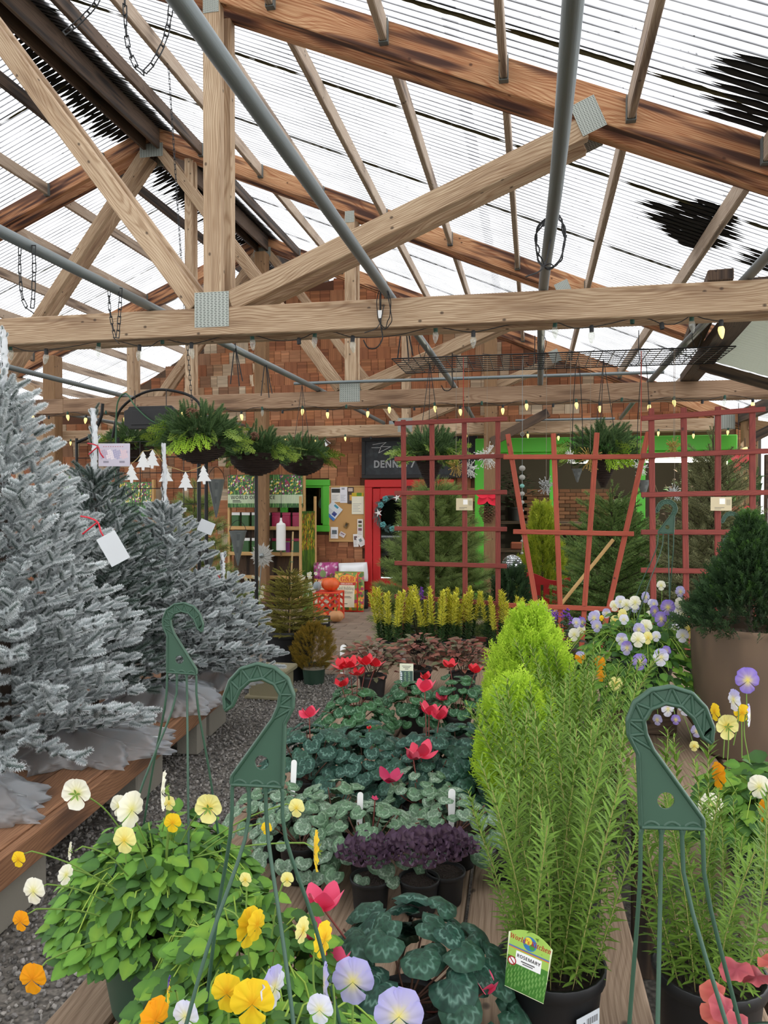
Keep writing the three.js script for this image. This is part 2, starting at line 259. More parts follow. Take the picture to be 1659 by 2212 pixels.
// ---------- back wall: sheathing with openings, cedar shingles, window, door, shop front ----------
const WZ = -13;
const OPEN = [[-4.35, -3.55, 1.31, 2.17], [-2.80, -1.40, 0, 2.12], [-0.92, 3.06, 0, 2.86]];
{
  const s = new THREE.Shape(); s.moveTo(EAVE_L, 0); s.lineTo(3.3, 0); s.lineTo(3.3, roofY(3.3)); s.lineTo(-3.1, roofY(-3.1)); s.lineTo(-4.3, 5.5); s.lineTo(-7.1, 3.95); s.lineTo(-7.7, 3.4); s.lineTo(EAVE_L, 3.4); s.closePath();
  for (const [a, b, c, d] of OPEN) { const h = new THREE.Path(); h.moveTo(a, c); h.lineTo(a, d); h.lineTo(b, d); h.lineTo(b, c); h.closePath(); s.holes.push(h); }
  const wall = one('wall_back', new THREE.ExtrudeGeometry(s, { depth: 0.14, bevelEnabled: false }), std({ color: S('#5b3a26') }), 'gable wall clad with orange brown cedar shingles', 'wall', [0, 0, WZ - 0.16], 0, null, 'structure');
  const grain = tex(256, 256, (u, v) => { const a = vn(u * 64, v * 4, 64, 4, 3), b = vn(u * 14, v * 3, 14, 3, 5), k = 178 + a * 50 + b * 34 - 10; return [k, k, k]; });
  const tones = [[0.52, 0.2, 0.085], [0.62, 0.26, 0.115], [0.42, 0.155, 0.066], [0.56, 0.23, 0.095], [0.47, 0.18, 0.08], [0.63, 0.29, 0.14]], pale = [[0.70, 0.52, 0.34], [0.6, 0.36, 0.2], [0.78, 0.62, 0.43], [0.42, 0.22, 0.12]];
  const drip = tex(256, 256, (u, v) => { const a = vn(u * 46, v * 5, 46, 5, 31), b = vn(u * 90, v * 14, 90, 14, 33), k = a * 0.75 + b * 0.25 > 0.52 ? 1 : 0, g = 215 + 40 * vn(u * 64, v * 4, 64, 4, 3); return k ? [g, g, g] : [g * 0.72, g * 0.55, g * 0.42]; });
  const mk = (c) => std({ map: grain, bumpMap: grain, bumpScale: 0.002, color: C(...c), roughness: 0.85 }), tm = tones.map(mk), pm = pale.map((c) => std({ map: drip, bumpMap: grain, bumpScale: 0.002, color: C(...c), roughness: 0.85 }));
  const widths = [0.125, 0.155, 0.18, 0.205, 0.235], sg = widths.map((w) => { const g = cbox(w - 0.006, 0.225, 0.013, 0.003); g.rotateX(0.045); return g; });
  const wallTop = (x) => (x < -7.7 ? 3.4 : x < -7.1 ? 3.4 + (x + 7.7) * 0.917 : x < -4.3 ? 3.95 + (x + 7.1) * 0.553 : x < -3.1 ? 5.5 + (x + 4.3) * 0.2 : 9);
  beam(wall, 'barge_board', [-7.75, 3.42, 0.12], [-4.3, 5.56, 0.12], 0.16, 0.05, M.dark); beam(wall, 'cap_board', [EAVE_L, 3.44, 0.1], [-7.6, 3.44, 0.1], 0.1, 0.08, M.dark);
  const rest = []; let n = 0;
  for (let r = 0; r < 31; r++) {
    const y = 0.1 + r * 0.203; let x = -10.6 + R(0, 0.1);
    while (x < 3.2) {
      const k = Math.floor(rnd() * 5), w = widths[k], cx = x + w / 2; x += w;
      if (y + 0.1 > Math.min(roofY(cx) - 0.05, wallTop(cx))) continue;
      if (OPEN.some(([a, b, c, d]) => cx + w / 2 > a - 0.02 && cx - w / 2 < b + 0.02 && y > c - 0.12 && y < d + 0.1)) continue;
      const lightZone = y > 3.0 && cx < -4.7 ? 0.6 : cx < -5.4 && y > 1 ? 0.25 : y > 3.2 && cx > -1.6 ? 0.5 : 0;
      const usePale = rnd() < lightZone, q = Math.floor(rnd() * (usePale ? 4 : 6));
      if (n < 300 && cx > -5.1 && cx < -2.2 && y > 0.5) { part(wall, 'shingle', sg[k], (usePale ? pm : tm)[q], [cx, y, 0.155 + R(-0.001, 0.002)]); n++; }
      else rest.push(tint(xf(sg[k], [cx, y, 0.155]), (usePale ? pale : tones)[q]));
    }
  }
  part(wall, 'shingle', merge(rest), std({ map: grain, bumpMap: grain, bumpScale: 0.002, vertexColors: true, roughness: 0.85 })).userData.kind = 'stuff';
  // side walls and the shop room behind the openings
  one('wall_end', cbox(15.4, 2.8, 0.12, 0.01), M.dark, 'dark board wall at the far end under the roof', 'wall', [-4.5, 1.4, -20.2], 0, null, 'structure');
  one('wall_left', cbox(0.12, 1.0, 25, 0.01), M.dark, 'low timber side wall under the far eave', 'wall', [EAVE_L - 0.12, 0.5, -7.3], 0, null, 'structure');  // unseen side wall, cut low to let skylight in
  const wr = thing('wall_right', 'grey weathered shingle wall at the edge of the shop front', 'wall', [0, 0, -12.1], 0, null, 'structure');
  part(wr, 'sheathing', cbox(2.6, 2.5, 0.1), M.dark, [4.62, 1.25, -0.06]);
  const gm = [0.9, 1, 1.12].map((k) => std({ map: grain, bumpMap: grain, bumpScale: 0.002, color: C(0.36 * k, 0.31 * k, 0.28 * k) }));
  for (let r = 0; r < 12; r++) { let x = 3.32 + R(0, 0.06); while (x < 4.2) { const k = Math.floor(rnd() * 5); part(wr, 'shingle', sg[k], pick(gm), [x + widths[k] / 2, 0.12 + r * 0.203, 0]); x += widths[k]; } }
  const room = thing('shop_room', 'dim shop interior seen through door, window and green shop front', 'room', [0, 0, 0], 0, null, 'structure');
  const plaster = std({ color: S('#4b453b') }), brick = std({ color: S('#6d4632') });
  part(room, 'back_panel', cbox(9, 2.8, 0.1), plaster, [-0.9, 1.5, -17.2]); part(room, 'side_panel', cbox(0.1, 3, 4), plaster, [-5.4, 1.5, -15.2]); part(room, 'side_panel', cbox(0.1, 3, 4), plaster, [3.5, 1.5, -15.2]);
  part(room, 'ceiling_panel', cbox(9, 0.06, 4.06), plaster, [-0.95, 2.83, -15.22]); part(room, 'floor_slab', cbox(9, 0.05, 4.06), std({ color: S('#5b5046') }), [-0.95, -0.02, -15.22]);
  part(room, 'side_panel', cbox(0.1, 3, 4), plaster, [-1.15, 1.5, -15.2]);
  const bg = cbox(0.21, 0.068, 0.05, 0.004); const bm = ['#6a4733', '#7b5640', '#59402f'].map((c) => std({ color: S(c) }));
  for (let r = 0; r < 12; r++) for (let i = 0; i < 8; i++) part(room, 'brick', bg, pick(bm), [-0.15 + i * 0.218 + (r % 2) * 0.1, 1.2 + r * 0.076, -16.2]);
}
{ // window
  const w = thing('window_1', 'small shop window with bright green painted frame', 'window', [-3.95, 1.74, WZ + 0.01], 0, null, 'structure');
  const fr = (dx, dy, ww, hh) => part(w, 'frame', cbox(ww, hh, 0.09, 0.01), M.green, [dx, dy, 0]);
  fr(0, 0.4, 0.9, 0.11); fr(0, -0.4, 0.9, 0.11); fr(-0.39, 0, 0.12, 0.69); fr(0.38, 0, 0.12, 0.69);
  part(w, 'frame', cbox(0.64, 0.03, 0.05), M.green, [0, 0.328, 0.0]); part(w, 'frame', cbox(0.03, 0.62, 0.04), M.green, [0.304, 0, 0.0]);
  part(w, 'pane', new THREE.BoxGeometry(0.66, 0.7, 0.004), M.glass, [0, 0, -0.03]);
  const teal = std({ color: S('#5aa7a0'), roughness: 0.25 });
  const o = thing('glass_ornament', 'pale teal teardrop ornament hanging inside the green window', 'ornament', [-3.72, 1.78, WZ - 0.24]);
  part(o, 'drop', lathe([[0.002, 0.16], [0.02, 0.12], [0.06, 0.03], [0.068, -0.03], [0.05, -0.08], [0.002, -0.1]], 16), teal); part(o, 'cord', rod([0, 0.16, 0], [0, 0.5, 0], 0.002, 4), M.black);
  const b = thing('glass_bird', 'small teal ornament standing on the green window sill', 'ornament', [-3.82, 1.33, WZ - 0.1]);
  part(b, 'body', lathe([[0.002, 0.09], [0.03, 0.08], [0.05, 0.04], [0.04, 0.0], [0.002, 0]], 14), teal);
}
{ // red door with glazed leaf
  const d = thing('door_1', 'red painted door with tall dark glass pane', 'door', [-2.1, 0, WZ], 0, null, 'structure');
  const r = (n, w, h, x, y, z = 0.03, t = 0.1) => part(d, n, cbox(w, h, t, 0.008), M.red, [x, y, z]);
  r('jamb', 0.13, 2.18, -0.7, 1.09, 0.02, 0.16); r('jamb', 0.13, 2.18, 0.7, 1.09, 0.02, 0.16); r('lintel', 1.53, 0.13, 0, 2.12, 0.03, 0.16);
  r('stile', 0.13, 2.02, -0.565, 1.03); r('stile', 0.13, 2.02, 0.565, 1.03); r('rail', 1.0, 0.2, 0, 1.95); r('rail', 1.0, 0.46, 0, 0.26);
  part(d, 'pane', new THREE.BoxGeometry(1.0, 1.4, 0.006), M.glass, [0, 1.18, 0.02]); part(d, 'door_closer', cbox(0.09, 0.16, 0.05), std({ color: S('#4a2f20') }), [0.02, 2.0, 0.11]);
}
{ // green shop front
  const s = thing('window_2', 'wide open shop front framed in bright green timber', 'shop front', [0, 0, WZ], 0, null, 'structure');
  const g = (n, w, h, x, y, z = 0.05, t = 0.12) => part(s, n, cbox(w, h, t, 0.012), M.green, [x, y, z]);
  g('fascia', 4.08, 0.24, 1.07, 2.74, 0.08, 0.14); g('trim_board', 4.08, 0.04, 1.07, 2.60, 0.06, 0.1);
  g('mullion', 0.16, 2.5, -0.9, 1.25); g('mullion', 0.12, 2.5, 0.3, 1.25); g('mullion', 0.13, 2.5, 1.68, 1.25); g('mullion', 0.12, 2.5, 3.04, 1.25);
}
{ // tube light inside the shop
  const t = thing('tube_light', 'long white fluorescent tube glowing inside the shop front', 'light', [1.75, 2.5, -13.75]);
  part(t, 'fitting', cbox(2.4, 0.05, 0.1), M.white, [0, 0.08, 0]); for (const x of [-1, 1]) part(t, 'rod', rod([x, 0.1, 0], [x, 0.31, 0], 0.008, 6), M.white); part(t, 'tube', cyl(0.035, 0.035, 2.3, 12).rotateZ(Math.PI / 2), std({ color: C(1, 1, 1), emissive: C(1, 1, 0.94), emissiveIntensity: 0.6 }), [0, 0.01, 0]);
  for (const x of [-0.7, 0.7]) { const l = new THREE.PointLight(0xfff4dc, 2.6, 0, 2); l.position.set(1.75 + x, 2.42, -13.75); l.castShadow = true; scene.add(l); }
  for (const [x, y, n, lb] of [[0.15, 1.42, 1.9, 'rough plank shelf inside the shop bearing a dark potted ficus'], [-0.1, 0.92, 1.1, 'lower plank shelf inside the shop bearing a terracotta trough']]) { const sh = thing('plank_shelf', lb, 'shelf', [x, y, y > 1 ? -14.75 : -14.2]); part(sh, 'board', cbox(n, 0.05, 0.4), M.dark); for (const e of [-1, 1]) part(sh, 'leg', cbox(0.05, y, 0.3), M.dark, [e * (n / 2 - 0.1), -y / 2 - 0.02, -0.03]); }
  const tr = thing('flower_trough', 'long terracotta trough on the lower shelf inside the shop', 'planter', [-0.15, 0.95, -14.1]); part(tr, 'trough', cbox(0.55, 0.13, 0.18, 0.02), std({ color: S('#8a4a35') }), [0, 0.065, 0]);
}
// posts
for (const [x, z, w, h, lb] of [[-4.52, -12.36, 0.2, 6.0, 'square brown timber post carrying the ridge beside the bulb rack'], [-0.69, -12.36, 0.2, 4.4, 'square timber post with pine cone swag next to the green shop front'], [-8.45, -12.36, 0.24, 4.4, 'timber post far behind the tallest flocked tree'], [3.14, -12.3, 0.2, 3.4, 'orange brown timber post at the corner of grey shingles']]) {
  const p = thing('timber_post', lb, 'post', [x, 0, z], 0, null, 'structure'); part(p, 'shaft', cbox(w, h, w, 0.012), M.post, [0, h / 2, 0]); part(p, 'base_block', cbox(w + 0.05, 0.12, w + 0.05), M.dark, [0, 0.06, 0]);
  if (x > -1) beam(p, 'brace', [0.02, 2.75, 0.12], [0.9, 3.2, 0.12], 0.14, 0.04, M.dark);
}
{ // lower roof of dull sheet on the eave side, hung on a dark plank
  const t = thing('trim_1', 'low side roof of dull greenish sheet hung on a dark plank', 'side roof', [0, 0, 0], 0, null, 'structure');
  beam(t, 'eave_plank', [1.37, 3.13, -5.05], [1.62, 3.13, -8.72], 0.09, 0.18, M.dark); beam(t, 'eave_plank', [1.12, 3.2, -5.05], [1.36, 3.2, -7.2], 0.07, 0.15, M.dark);
  const y = (x) => 3.13 - 0.33 * (x - 1.5), dull = phy({ color: C(0.4, 0.42, 0.33), transmission: 0.6, roughness: 1, thickness: 0 });
  part(t, 'side_sheet', sheetGeo(-7.6, -5.05, 1.47, 3.2, y), dull); beam(t, 'cross_rail', [1.5, y(1.5) - 0.05, -7.6], [3.2, y(3.2) - 0.05, -7.6], 0.1, 0.05, M.dark);
  beam(t, 'eave_plank', [EAVE_R + 0.1, 3.1, -4.9], [EAVE_R + 0.1, 3.1, -12.7], 0.2, 0.06, M.dark);
  const y2 = (x) => 3.12 - 0.25 * (x - 3.05); part(t, 'side_sheet', sheetGeo(-12.4, -7.3, 3.05, 5.6, y2), sheetOld); beam(t, 'cross_rail', [3.1, 2.95, -12.2], [5.2, 2.6, -12.2], 0.16, 0.05, M.post);
}
// ---------- conduit pipes and the flat wire rack ----------
const pipe = (pts, r, label) => one('conduit_pipe', tube(pts, r, pts.length * 5, 12), M.pipe, label, 'pipe');
{ const Y = 3.116;
  pipe([[-2.56, Y, 0.3], [-2.54, Y, -4.9], [-2.48, Y, -8.75], [-2.46, Y, -12.55]], 0.03, 'thick grey conduit pipe crossing above the steel plate of the nearest truss');
  pipe([[-0.92, Y, 0.3], [-0.91, Y, -4.9], [-0.9, Y, -8.75], [-0.95, Y, -12.5]], 0.03, 'grey conduit pipe running in front of the tall pale queen post');
  pipe([[0.1, Y, 0.3], [0.09, Y, -3], [0.05, Y, -4.9], [0.06, Y, -8.75]], 0.03, 'grey conduit pipe wrapped with black cable loops');
  pipe([[1.18, Y, 0.3], [1.22, Y, -4.9], [1.23, Y, -8.75], [1.32, Y, -12.5]], 0.03, 'grey conduit pipe beside the dark eave plank');
  pipe([[-5.1, Y, -2.5], [-5.06, Y, -4.9], [-4.99, Y, -8.75], [-4.9, Y, -12.5]], 0.028, 'grey conduit pipe passing behind the tip of the tallest flocked tree');
  pipe([[-6.9, Y, -3], [-6.9, Y, -8.75], [-6.8, Y, -12.5]], 0.028, 'grey conduit pipe farthest out over the flocked trees');
  pipe([[-2.72, 3.166, -8.5], [1.33, 3.166, -8.5]], 0.018, 'thin grey pipe lying across the middle truss');
  pipe([[-0.3, 3.1, -12.42], [1.22, 3.1, -12.42]], 0.02, 'thin grey pipe lying across the far pale truss');
}
{
  const w = [], x0 = -1.16, x1 = 1.5, z0 = -6.98, z1 = -6.26, y = 2.985;
  for (let i = 0; i <= 8; i++) { const z = z0 + (z1 - z0) * i / 8; w.push(rod([x0, y, z], [x1, y, z], i % 8 ? 0.004 : 0.006, 5)); }
  for (let i = 0; i <= 30; i++) { const x = x0 + (x1 - x0) * i / 30; w.push(rod([x, y, z0], [x, y, z1], 0.004, 5)); }
  const g = thing('wire_rack', 'flat black wire grid panel slung below the conduit pipes', 'wire rack', [0, 0, 0]);
  part(g, 'grid', merge(w), M.blackMetal); for (const x of [-0.91, 0.055, 1.225]) for (const z of [-6.3, -6.9]) part(g, 'hanger_wire', tube([[x - 0.01, y, z], [x - 0.034, y + 0.1, z], [x, y + 0.165, z], [x + 0.034, y + 0.1, z], [x + 0.01, y, z]], 0.003, 14, 5), M.blackMetal);
}
// ---------- strings of cone bulbs ----------
{
  const bulbG = lathe([[0.001, -0.075], [0.008, -0.066], [0.017, -0.04], [0.02, -0.02], [0.016, -0.004], [0.012, 0], [0.001, 0.0]], 12), sockG = lathe([[0.012, -0.002], [0.0135, 0], [0.014, 0.03], [0.011, 0.04], [0.001, 0.042]], 10);
  const clear = phy({ color: S('#f0f2ec'), transmission: 0.85, roughness: 0.12, thickness: 0 }), lit = std({ color: S('#ffe9a0'), emissive: C(1, 0.74, 0.22), emissiveIntensity: 0.3 }), sock = std({ color: S('#1f4a3c'), roughness: 0.6 });
  const string = (z, xs, lits, label, y0 = 2.885) => {
    const s = thing('string_lights', label, 'string lights', [0, 0, z]); const pts = [];
    xs.forEach((x, i) => { const y = y0 - (i % 2) * 0.045; pts.push([x, y + 0.03, (i % 2) * 0.02]); if (i < xs.length - 1) pts.push([(x + xs[i + 1]) / 2, y0 - 0.015 + 0.02 * (i % 3), 0.01]);
      part(s, 'socket', sockG, i % 2 ? M.black : sock, [x, y, (i % 2) * 0.02], [R(-0.1, 0.1), 0, R(-0.15, 0.15)]);
      if (lits[i] !== 0) part(s, 'bulb', bulbG, lits[i] === 2 ? lit : clear, [x, y, (i % 2) * 0.02], [R(-0.08, 0.08), 0, R(-0.15, 0.15)]); });
    part(s, 'wire', tube(pts, 0.003, pts.length * 3, 5), M.black);
  };
  const px = [-3.67, -3.37, -2.98, -2.66, -2.5, -2.28, -1.85, -1.52, -1.42, -1.16, -0.62, -0.38, 0.12, 0.34, 0.58, 0.75, 0.92, 1.08];
  string(TR[1] + 0.02, px, [1, 1, 1, 1, 0, 1, 1, 0, 1, 1, 1, 1, 1, 1, 0, 0, 1, 2], 'string of clear cone bulbs along the underside of the nearest truss');
  const far = []; for (let i = 0; i < 34; i++) far.push(-6.2 + i * 0.255 + R(-0.03, 0.03));
  string(TR[2] + 0.13, far, far.map((x, i) => (i % 3 === 1 ? 0 : rnd() < 0.85 ? 2 : 1)), 'string of yellow lit cone bulbs under the middle truss');
  const f3 = []; for (let i = 0; i < 24; i++) f3.push(-8.1 + i * 0.5 + R(-0.05, 0.05));
  string(TR[3] + 0.2, f3, f3.map((x, i) => (i % 4 === 3 ? 0 : 2)), 'string of yellow lit cone bulbs under the far pale truss');
  const v = thing('string_lights', 'short string of pale cone bulbs down the orange corner post', 'string lights', [3.05, 0, -12.185]);
  part(v, 'wire', tube([[0, 2.75, 0], [0.02, 2.2, 0.01], [0, 1.6, 0], [0.02, 1.2, 0]], 0.004, 16, 5), M.black); for (let i = 0; i < 7; i++) { part(v, 'socket', sockG, M.black, [0.03, 2.6 - i * 0.22, 0.03], [0, 0, i % 2 ? 1.3 : -1.4]); part(v, 'bulb', bulbG, lit, [0.03, 2.6 - i * 0.22, 0.03], [0, 0, i % 2 ? 1.3 : -1.4]); }
}
// ---------- chains, ties, cables, hooks hanging from pipes and trusses ----------
{
  const link = merge([xf(cbox(0.005, 0.05, 0.005), [-0.009, 0, 0]), xf(cbox(0.005, 0.05, 0.005), [0.009, 0, 0]), xf(cbox(0.023, 0.006, 0.005), [0, 0.023, 0]), xf(cbox(0.023, 0.006, 0.005), [0, -0.023, 0])]);
  const chain = (pts, label, k = 1) => { const c = new THREE.CatmullRomCurve3(pts.map((p) => V(...p))), n = Math.round(c.getLength() / (0.044 * k)), t = thing('plastic_chain', label, 'chain');
    for (let i = 0; i < n; i++) { const m = part(t, 'link', link, M.black), p = c.getPointAt((i + 0.5) / n), d = c.getTangentAt((i + 0.5) / n); m.position.copy(p); m.quaternion.setFromUnitVectors(UPV, d); m.rotateY(i % 2 ? 1.35 : 0.25); m.scale.setScalar(k); } };
  chain([[-1.695, 4.527, -2.964], [-1.683, 3.969, -2.96], [-1.659, 3.679, -2.96], [-1.606, 3.593, -2.97], [-1.523, 3.708, -2.987], [-1.482, 3.969, -2.999], [-1.472, 4.527, -3.008]], 'looped black plastic chain hanging in front of the upper purlins');
  chain([[-1.924, 3.753, -2.909], [-1.849, 3.818, -2.925], [-1.783, 3.911, -2.939], [-1.756, 4.527, -2.952]], 'short black plastic chain at the top edge near the ridge');
  chain([[-2.59, 3.11, -3.52], [-2.59, 2.97, -3.52], [-2.57, 2.83, -3.52], [-2.53, 2.78, -3.52], [-2.51, 2.95, -3.52], [-2.51, 3.11, -3.52]], 'looped black chain on the pipe above the tallest flocked tree');
  chain([[-2.59, 3.12, -4.36], [-2.585, 3.0, -4.36], [-2.56, 2.86, -4.36], [-2.54, 2.8, -4.36], [-2.52, 2.95, -4.36], [-2.51, 3.12, -4.36]], 'looped black chain hanging over the face of the nearest truss');
  chain([[-3.158, 5.6, -6.3], [-3.0, 3.4, -6.28], [-2.92, 2.6, -6.25]], 'straight black chain holding the largest evergreen basket');
  const loopy = (label, cx, cy, cz, rx, ry, n, r, turns) => { const t = thing('cable_loop', label, 'cable', [cx, cy, cz]); for (let k = 0; k < n; k++) { const p = []; for (let i = 0; i < 16; i++) { const a = i / 16 * 6.283 * turns + k; p.push([Math.cos(a) * rx * R(0.7, 1.1), Math.sin(a) * ry * R(0.75, 1.1) - ry, Math.sin(a + k) * 0.06]); } part(t, 'cable', tube(p, r, 60, 5), M.black); } part(t, 'tie', tube([[0, -ry * 0.9, 0], [-0.04, -ry * 2, 0], [-0.12, -ry * 2.3, 0.02]], r, 8, 5), M.black); };
  loopy('tangle of black cable looped round the bent conduit pipe', 0.075, 3.2, -3.85, 0.075, 0.13, 3, 0.004, 1.1);
  loopy('thin black cable loop hung on the pipe beside the hook', -0.92, 3.13, -4.7, 0.05, 0.12, 2, 0.003, 1.2);
  const ties = (x, z, label) => { const t = thing('cable_tie', label, 'cable tie', [x, 3.13, z]); for (const [a, b] of [[-0.05, -0.32], [0.03, -0.34], [0.06, -0.3]]) part(t, 'strap', tube([[0, 0.02, 0.02], [a * 0.5, -0.14, 0.01], [a, b, 0]], 0.005, 10, 5), M.black); };
  ties(-2.5, -6.2, 'black cable tie dangling over the shingles near the brown post'); ties(-2.5, -6.95, 'second black cable tie dangling along the same sloping pipe'); ties(-0.9, -5.35, 'bunch of black cable ties below the pipe beside the wire rack');
  const hook = (x, y, z, s, label, mat = M.blackMetal) => one('wire_hook', tube([[0, 0.32, 0], [0, 0.08, 0], [0.01, 0, 0], [-0.03, -0.06, 0], [-0.08, -0.06, 0], [-0.11, -0.01, 0]].map((p) => p.map((q) => q * s)), 0.0045, 24, 6), mat, label, 'hook', [x, y, z], 0.2);
  hook(-0.95, 2.83, -4.75, 1, 'large black wire hook with price tag under the nearest truss'); hook(-0.66, 2.76, -6.26, 0.8, 'black wire hook hanging off the wire rack near its corner'); hook(0.0, 3.06, -7, 0.7, 'thin black hook hanging in front of the far gable'); hook(1.0, 3.2, -7.9, 0.9, 'black wire hook under the end of the wire rack');
  one('price_tag', cbox(0.025, 0.05, 0.002), M.white, 'white price tag stuck on the large black wire hook', 'tag', [-0.955, 2.98, -4.742], 0);
}
// ---------- plant building blocks ----------
// a brush-like twig along +y: needles all round it; col(t) gives a needle's root and tip colour
function twig({ L, n, nl, w, ang = 0.9, stem = 0.003, root, tip, flat = 0, jit = 0.12, tipShare = 0.5 }) {
  const P = [], K = [], q = new THREE.Quaternion(), a = V(0, 0, 0);
  const push = (p, c) => { P.push(p.x, p.y, p.z); K.push(...c); };
  for (let i = 0; i < n; i++) {
    const t = (i + 0.5) / n, y = L * t * 0.96, az = flat ? (i % 2 ? 0 : Math.PI) + R(-flat, flat) : i * 2.399 + R(-0.3, 0.3), tilt = ang * (flat ? 1 - 0.45 * t : t > 0.88 ? R(0, 0.8) : 1 - 0.35 * t) + R(-0.12, 0.12), l = nl * R(0.8, 1.15) * (1 - 0.35 * Math.max(0, t - 0.75) * 4 * 0.5);
    const d = V(Math.sin(tilt) * Math.cos(az), Math.cos(tilt), Math.sin(tilt) * Math.sin(az)), s = d.clone().cross(V(-Math.sin(az), 0.3, Math.cos(az))).normalize().multiplyScalar(w / 2), b = V(0, y, 0);
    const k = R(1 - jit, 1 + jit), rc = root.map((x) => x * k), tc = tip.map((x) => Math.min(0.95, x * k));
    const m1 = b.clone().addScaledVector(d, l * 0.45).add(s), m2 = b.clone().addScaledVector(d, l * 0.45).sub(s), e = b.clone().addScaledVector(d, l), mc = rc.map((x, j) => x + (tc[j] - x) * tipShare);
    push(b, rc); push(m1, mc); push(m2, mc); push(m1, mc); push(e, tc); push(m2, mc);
  }
  const st = cyl(stem * 0.6, stem, L, 4, true).toNonIndexed(); st.translate(0, L / 2, 0); tint(st, root.map((x) => x * 0.8));
  const g = new THREE.BufferGeometry(); g.setAttribute('position', new THREE.Float32BufferAttribute(P, 3)); g.setAttribute('color', new THREE.Float32BufferAttribute(K, 3)); g.computeVertexNormals();
  return merge([g, st]);
}
// a flat feathery spray (cedar, cypress) along +y: side shoots that branch once
function spray({ L, n, w, root, tip, side = 0.5, sub = 3, jit = 0.12, cup = 0.1 }) {
  const P = [], K = [];
  const blade = (b, d, l, c) => { const s = d.clone().cross(V(R(-0.3, 0.3), R(-0.2, 0.2), 1)).normalize().multiplyScalar(w / 2), m = b.clone().addScaledVector(d, l * 0.5), e = b.clone().addScaledVector(d, l), k = R(1 - jit, 1 + jit), c1 = c.map((x) => x * k), c0 = c1.map((x) => x * 0.85);
    for (const [p, q] of [[b, c0], [m.clone().add(s), c1], [m.clone().sub(s), c1], [m.clone().add(s), c1], [e, c1], [m.clone().sub(s), c1]]) { P.push(p.x, p.y, p.z); K.push(...q); } };
  for (let i = 0; i < n; i++) { const t = (i + 0.4) / n, s = i % 2 ? 1 : -1, a = s * R(0.6, 0.9) * (1 - 0.4 * t), d = V(Math.sin(a), Math.cos(a), R(-cup, cup)).normalize(), l = L * side * (1 - 0.75 * t) * R(0.8, 1.15), b = V(0, L * t * 0.85, 0), c = root.map((x, j) => x + (tip[j] - x) * t);
    blade(b, d, l, c); for (let k = 0; k < sub; k++) { const u = (k + 0.6) / (sub + 0.4), a2 = a + (k % 2 ? 0.6 : -0.6), d2 = V(Math.sin(a2), Math.cos(a2), R(-cup, cup)).normalize(); blade(b.clone().addScaledVector(d, l * u), d2, l * 0.45 * (1.1 - u * 0.5), c.map((x, j) => x + (tip[j] - x) * 0.4)); } }
  blade(V(0, 0, 0), V(0, 1, 0), L, tip);
  const g = new THREE.BufferGeometry(); g.setAttribute('position', new THREE.Float32BufferAttribute(P, 3)); g.setAttribute('color', new THREE.Float32BufferAttribute(K, 3)); g.computeVertexNormals(); return noUv(g);
}
const leafMat = (o = {}) => phy({ vertexColors: true, roughness: 0.6, specularIntensity: 0.35, transmission: 0.25, thickness: 0, ...o });
M.flock = std({ color: C(0.66, 0.68, 0.69), roughness: 0.95 }); M.needle = phy({ vertexColors: true, roughness: 0.8, specularIntensity: 0.3 }); M.leafy = leafMat();
const toDir = (d, roll = 0) => { const q = new THREE.Quaternion().setFromUnitVectors(UPV, d.clone().normalize()); return q.multiply(new THREE.Quaternion().setFromAxisAngle(UPV, roll)); };
const place = (p, d, s, roll = R(0, 6.28)) => new THREE.Matrix4().compose(p, toDir(d, roll), typeof s === 'number' ? V(s, s, s) : s);
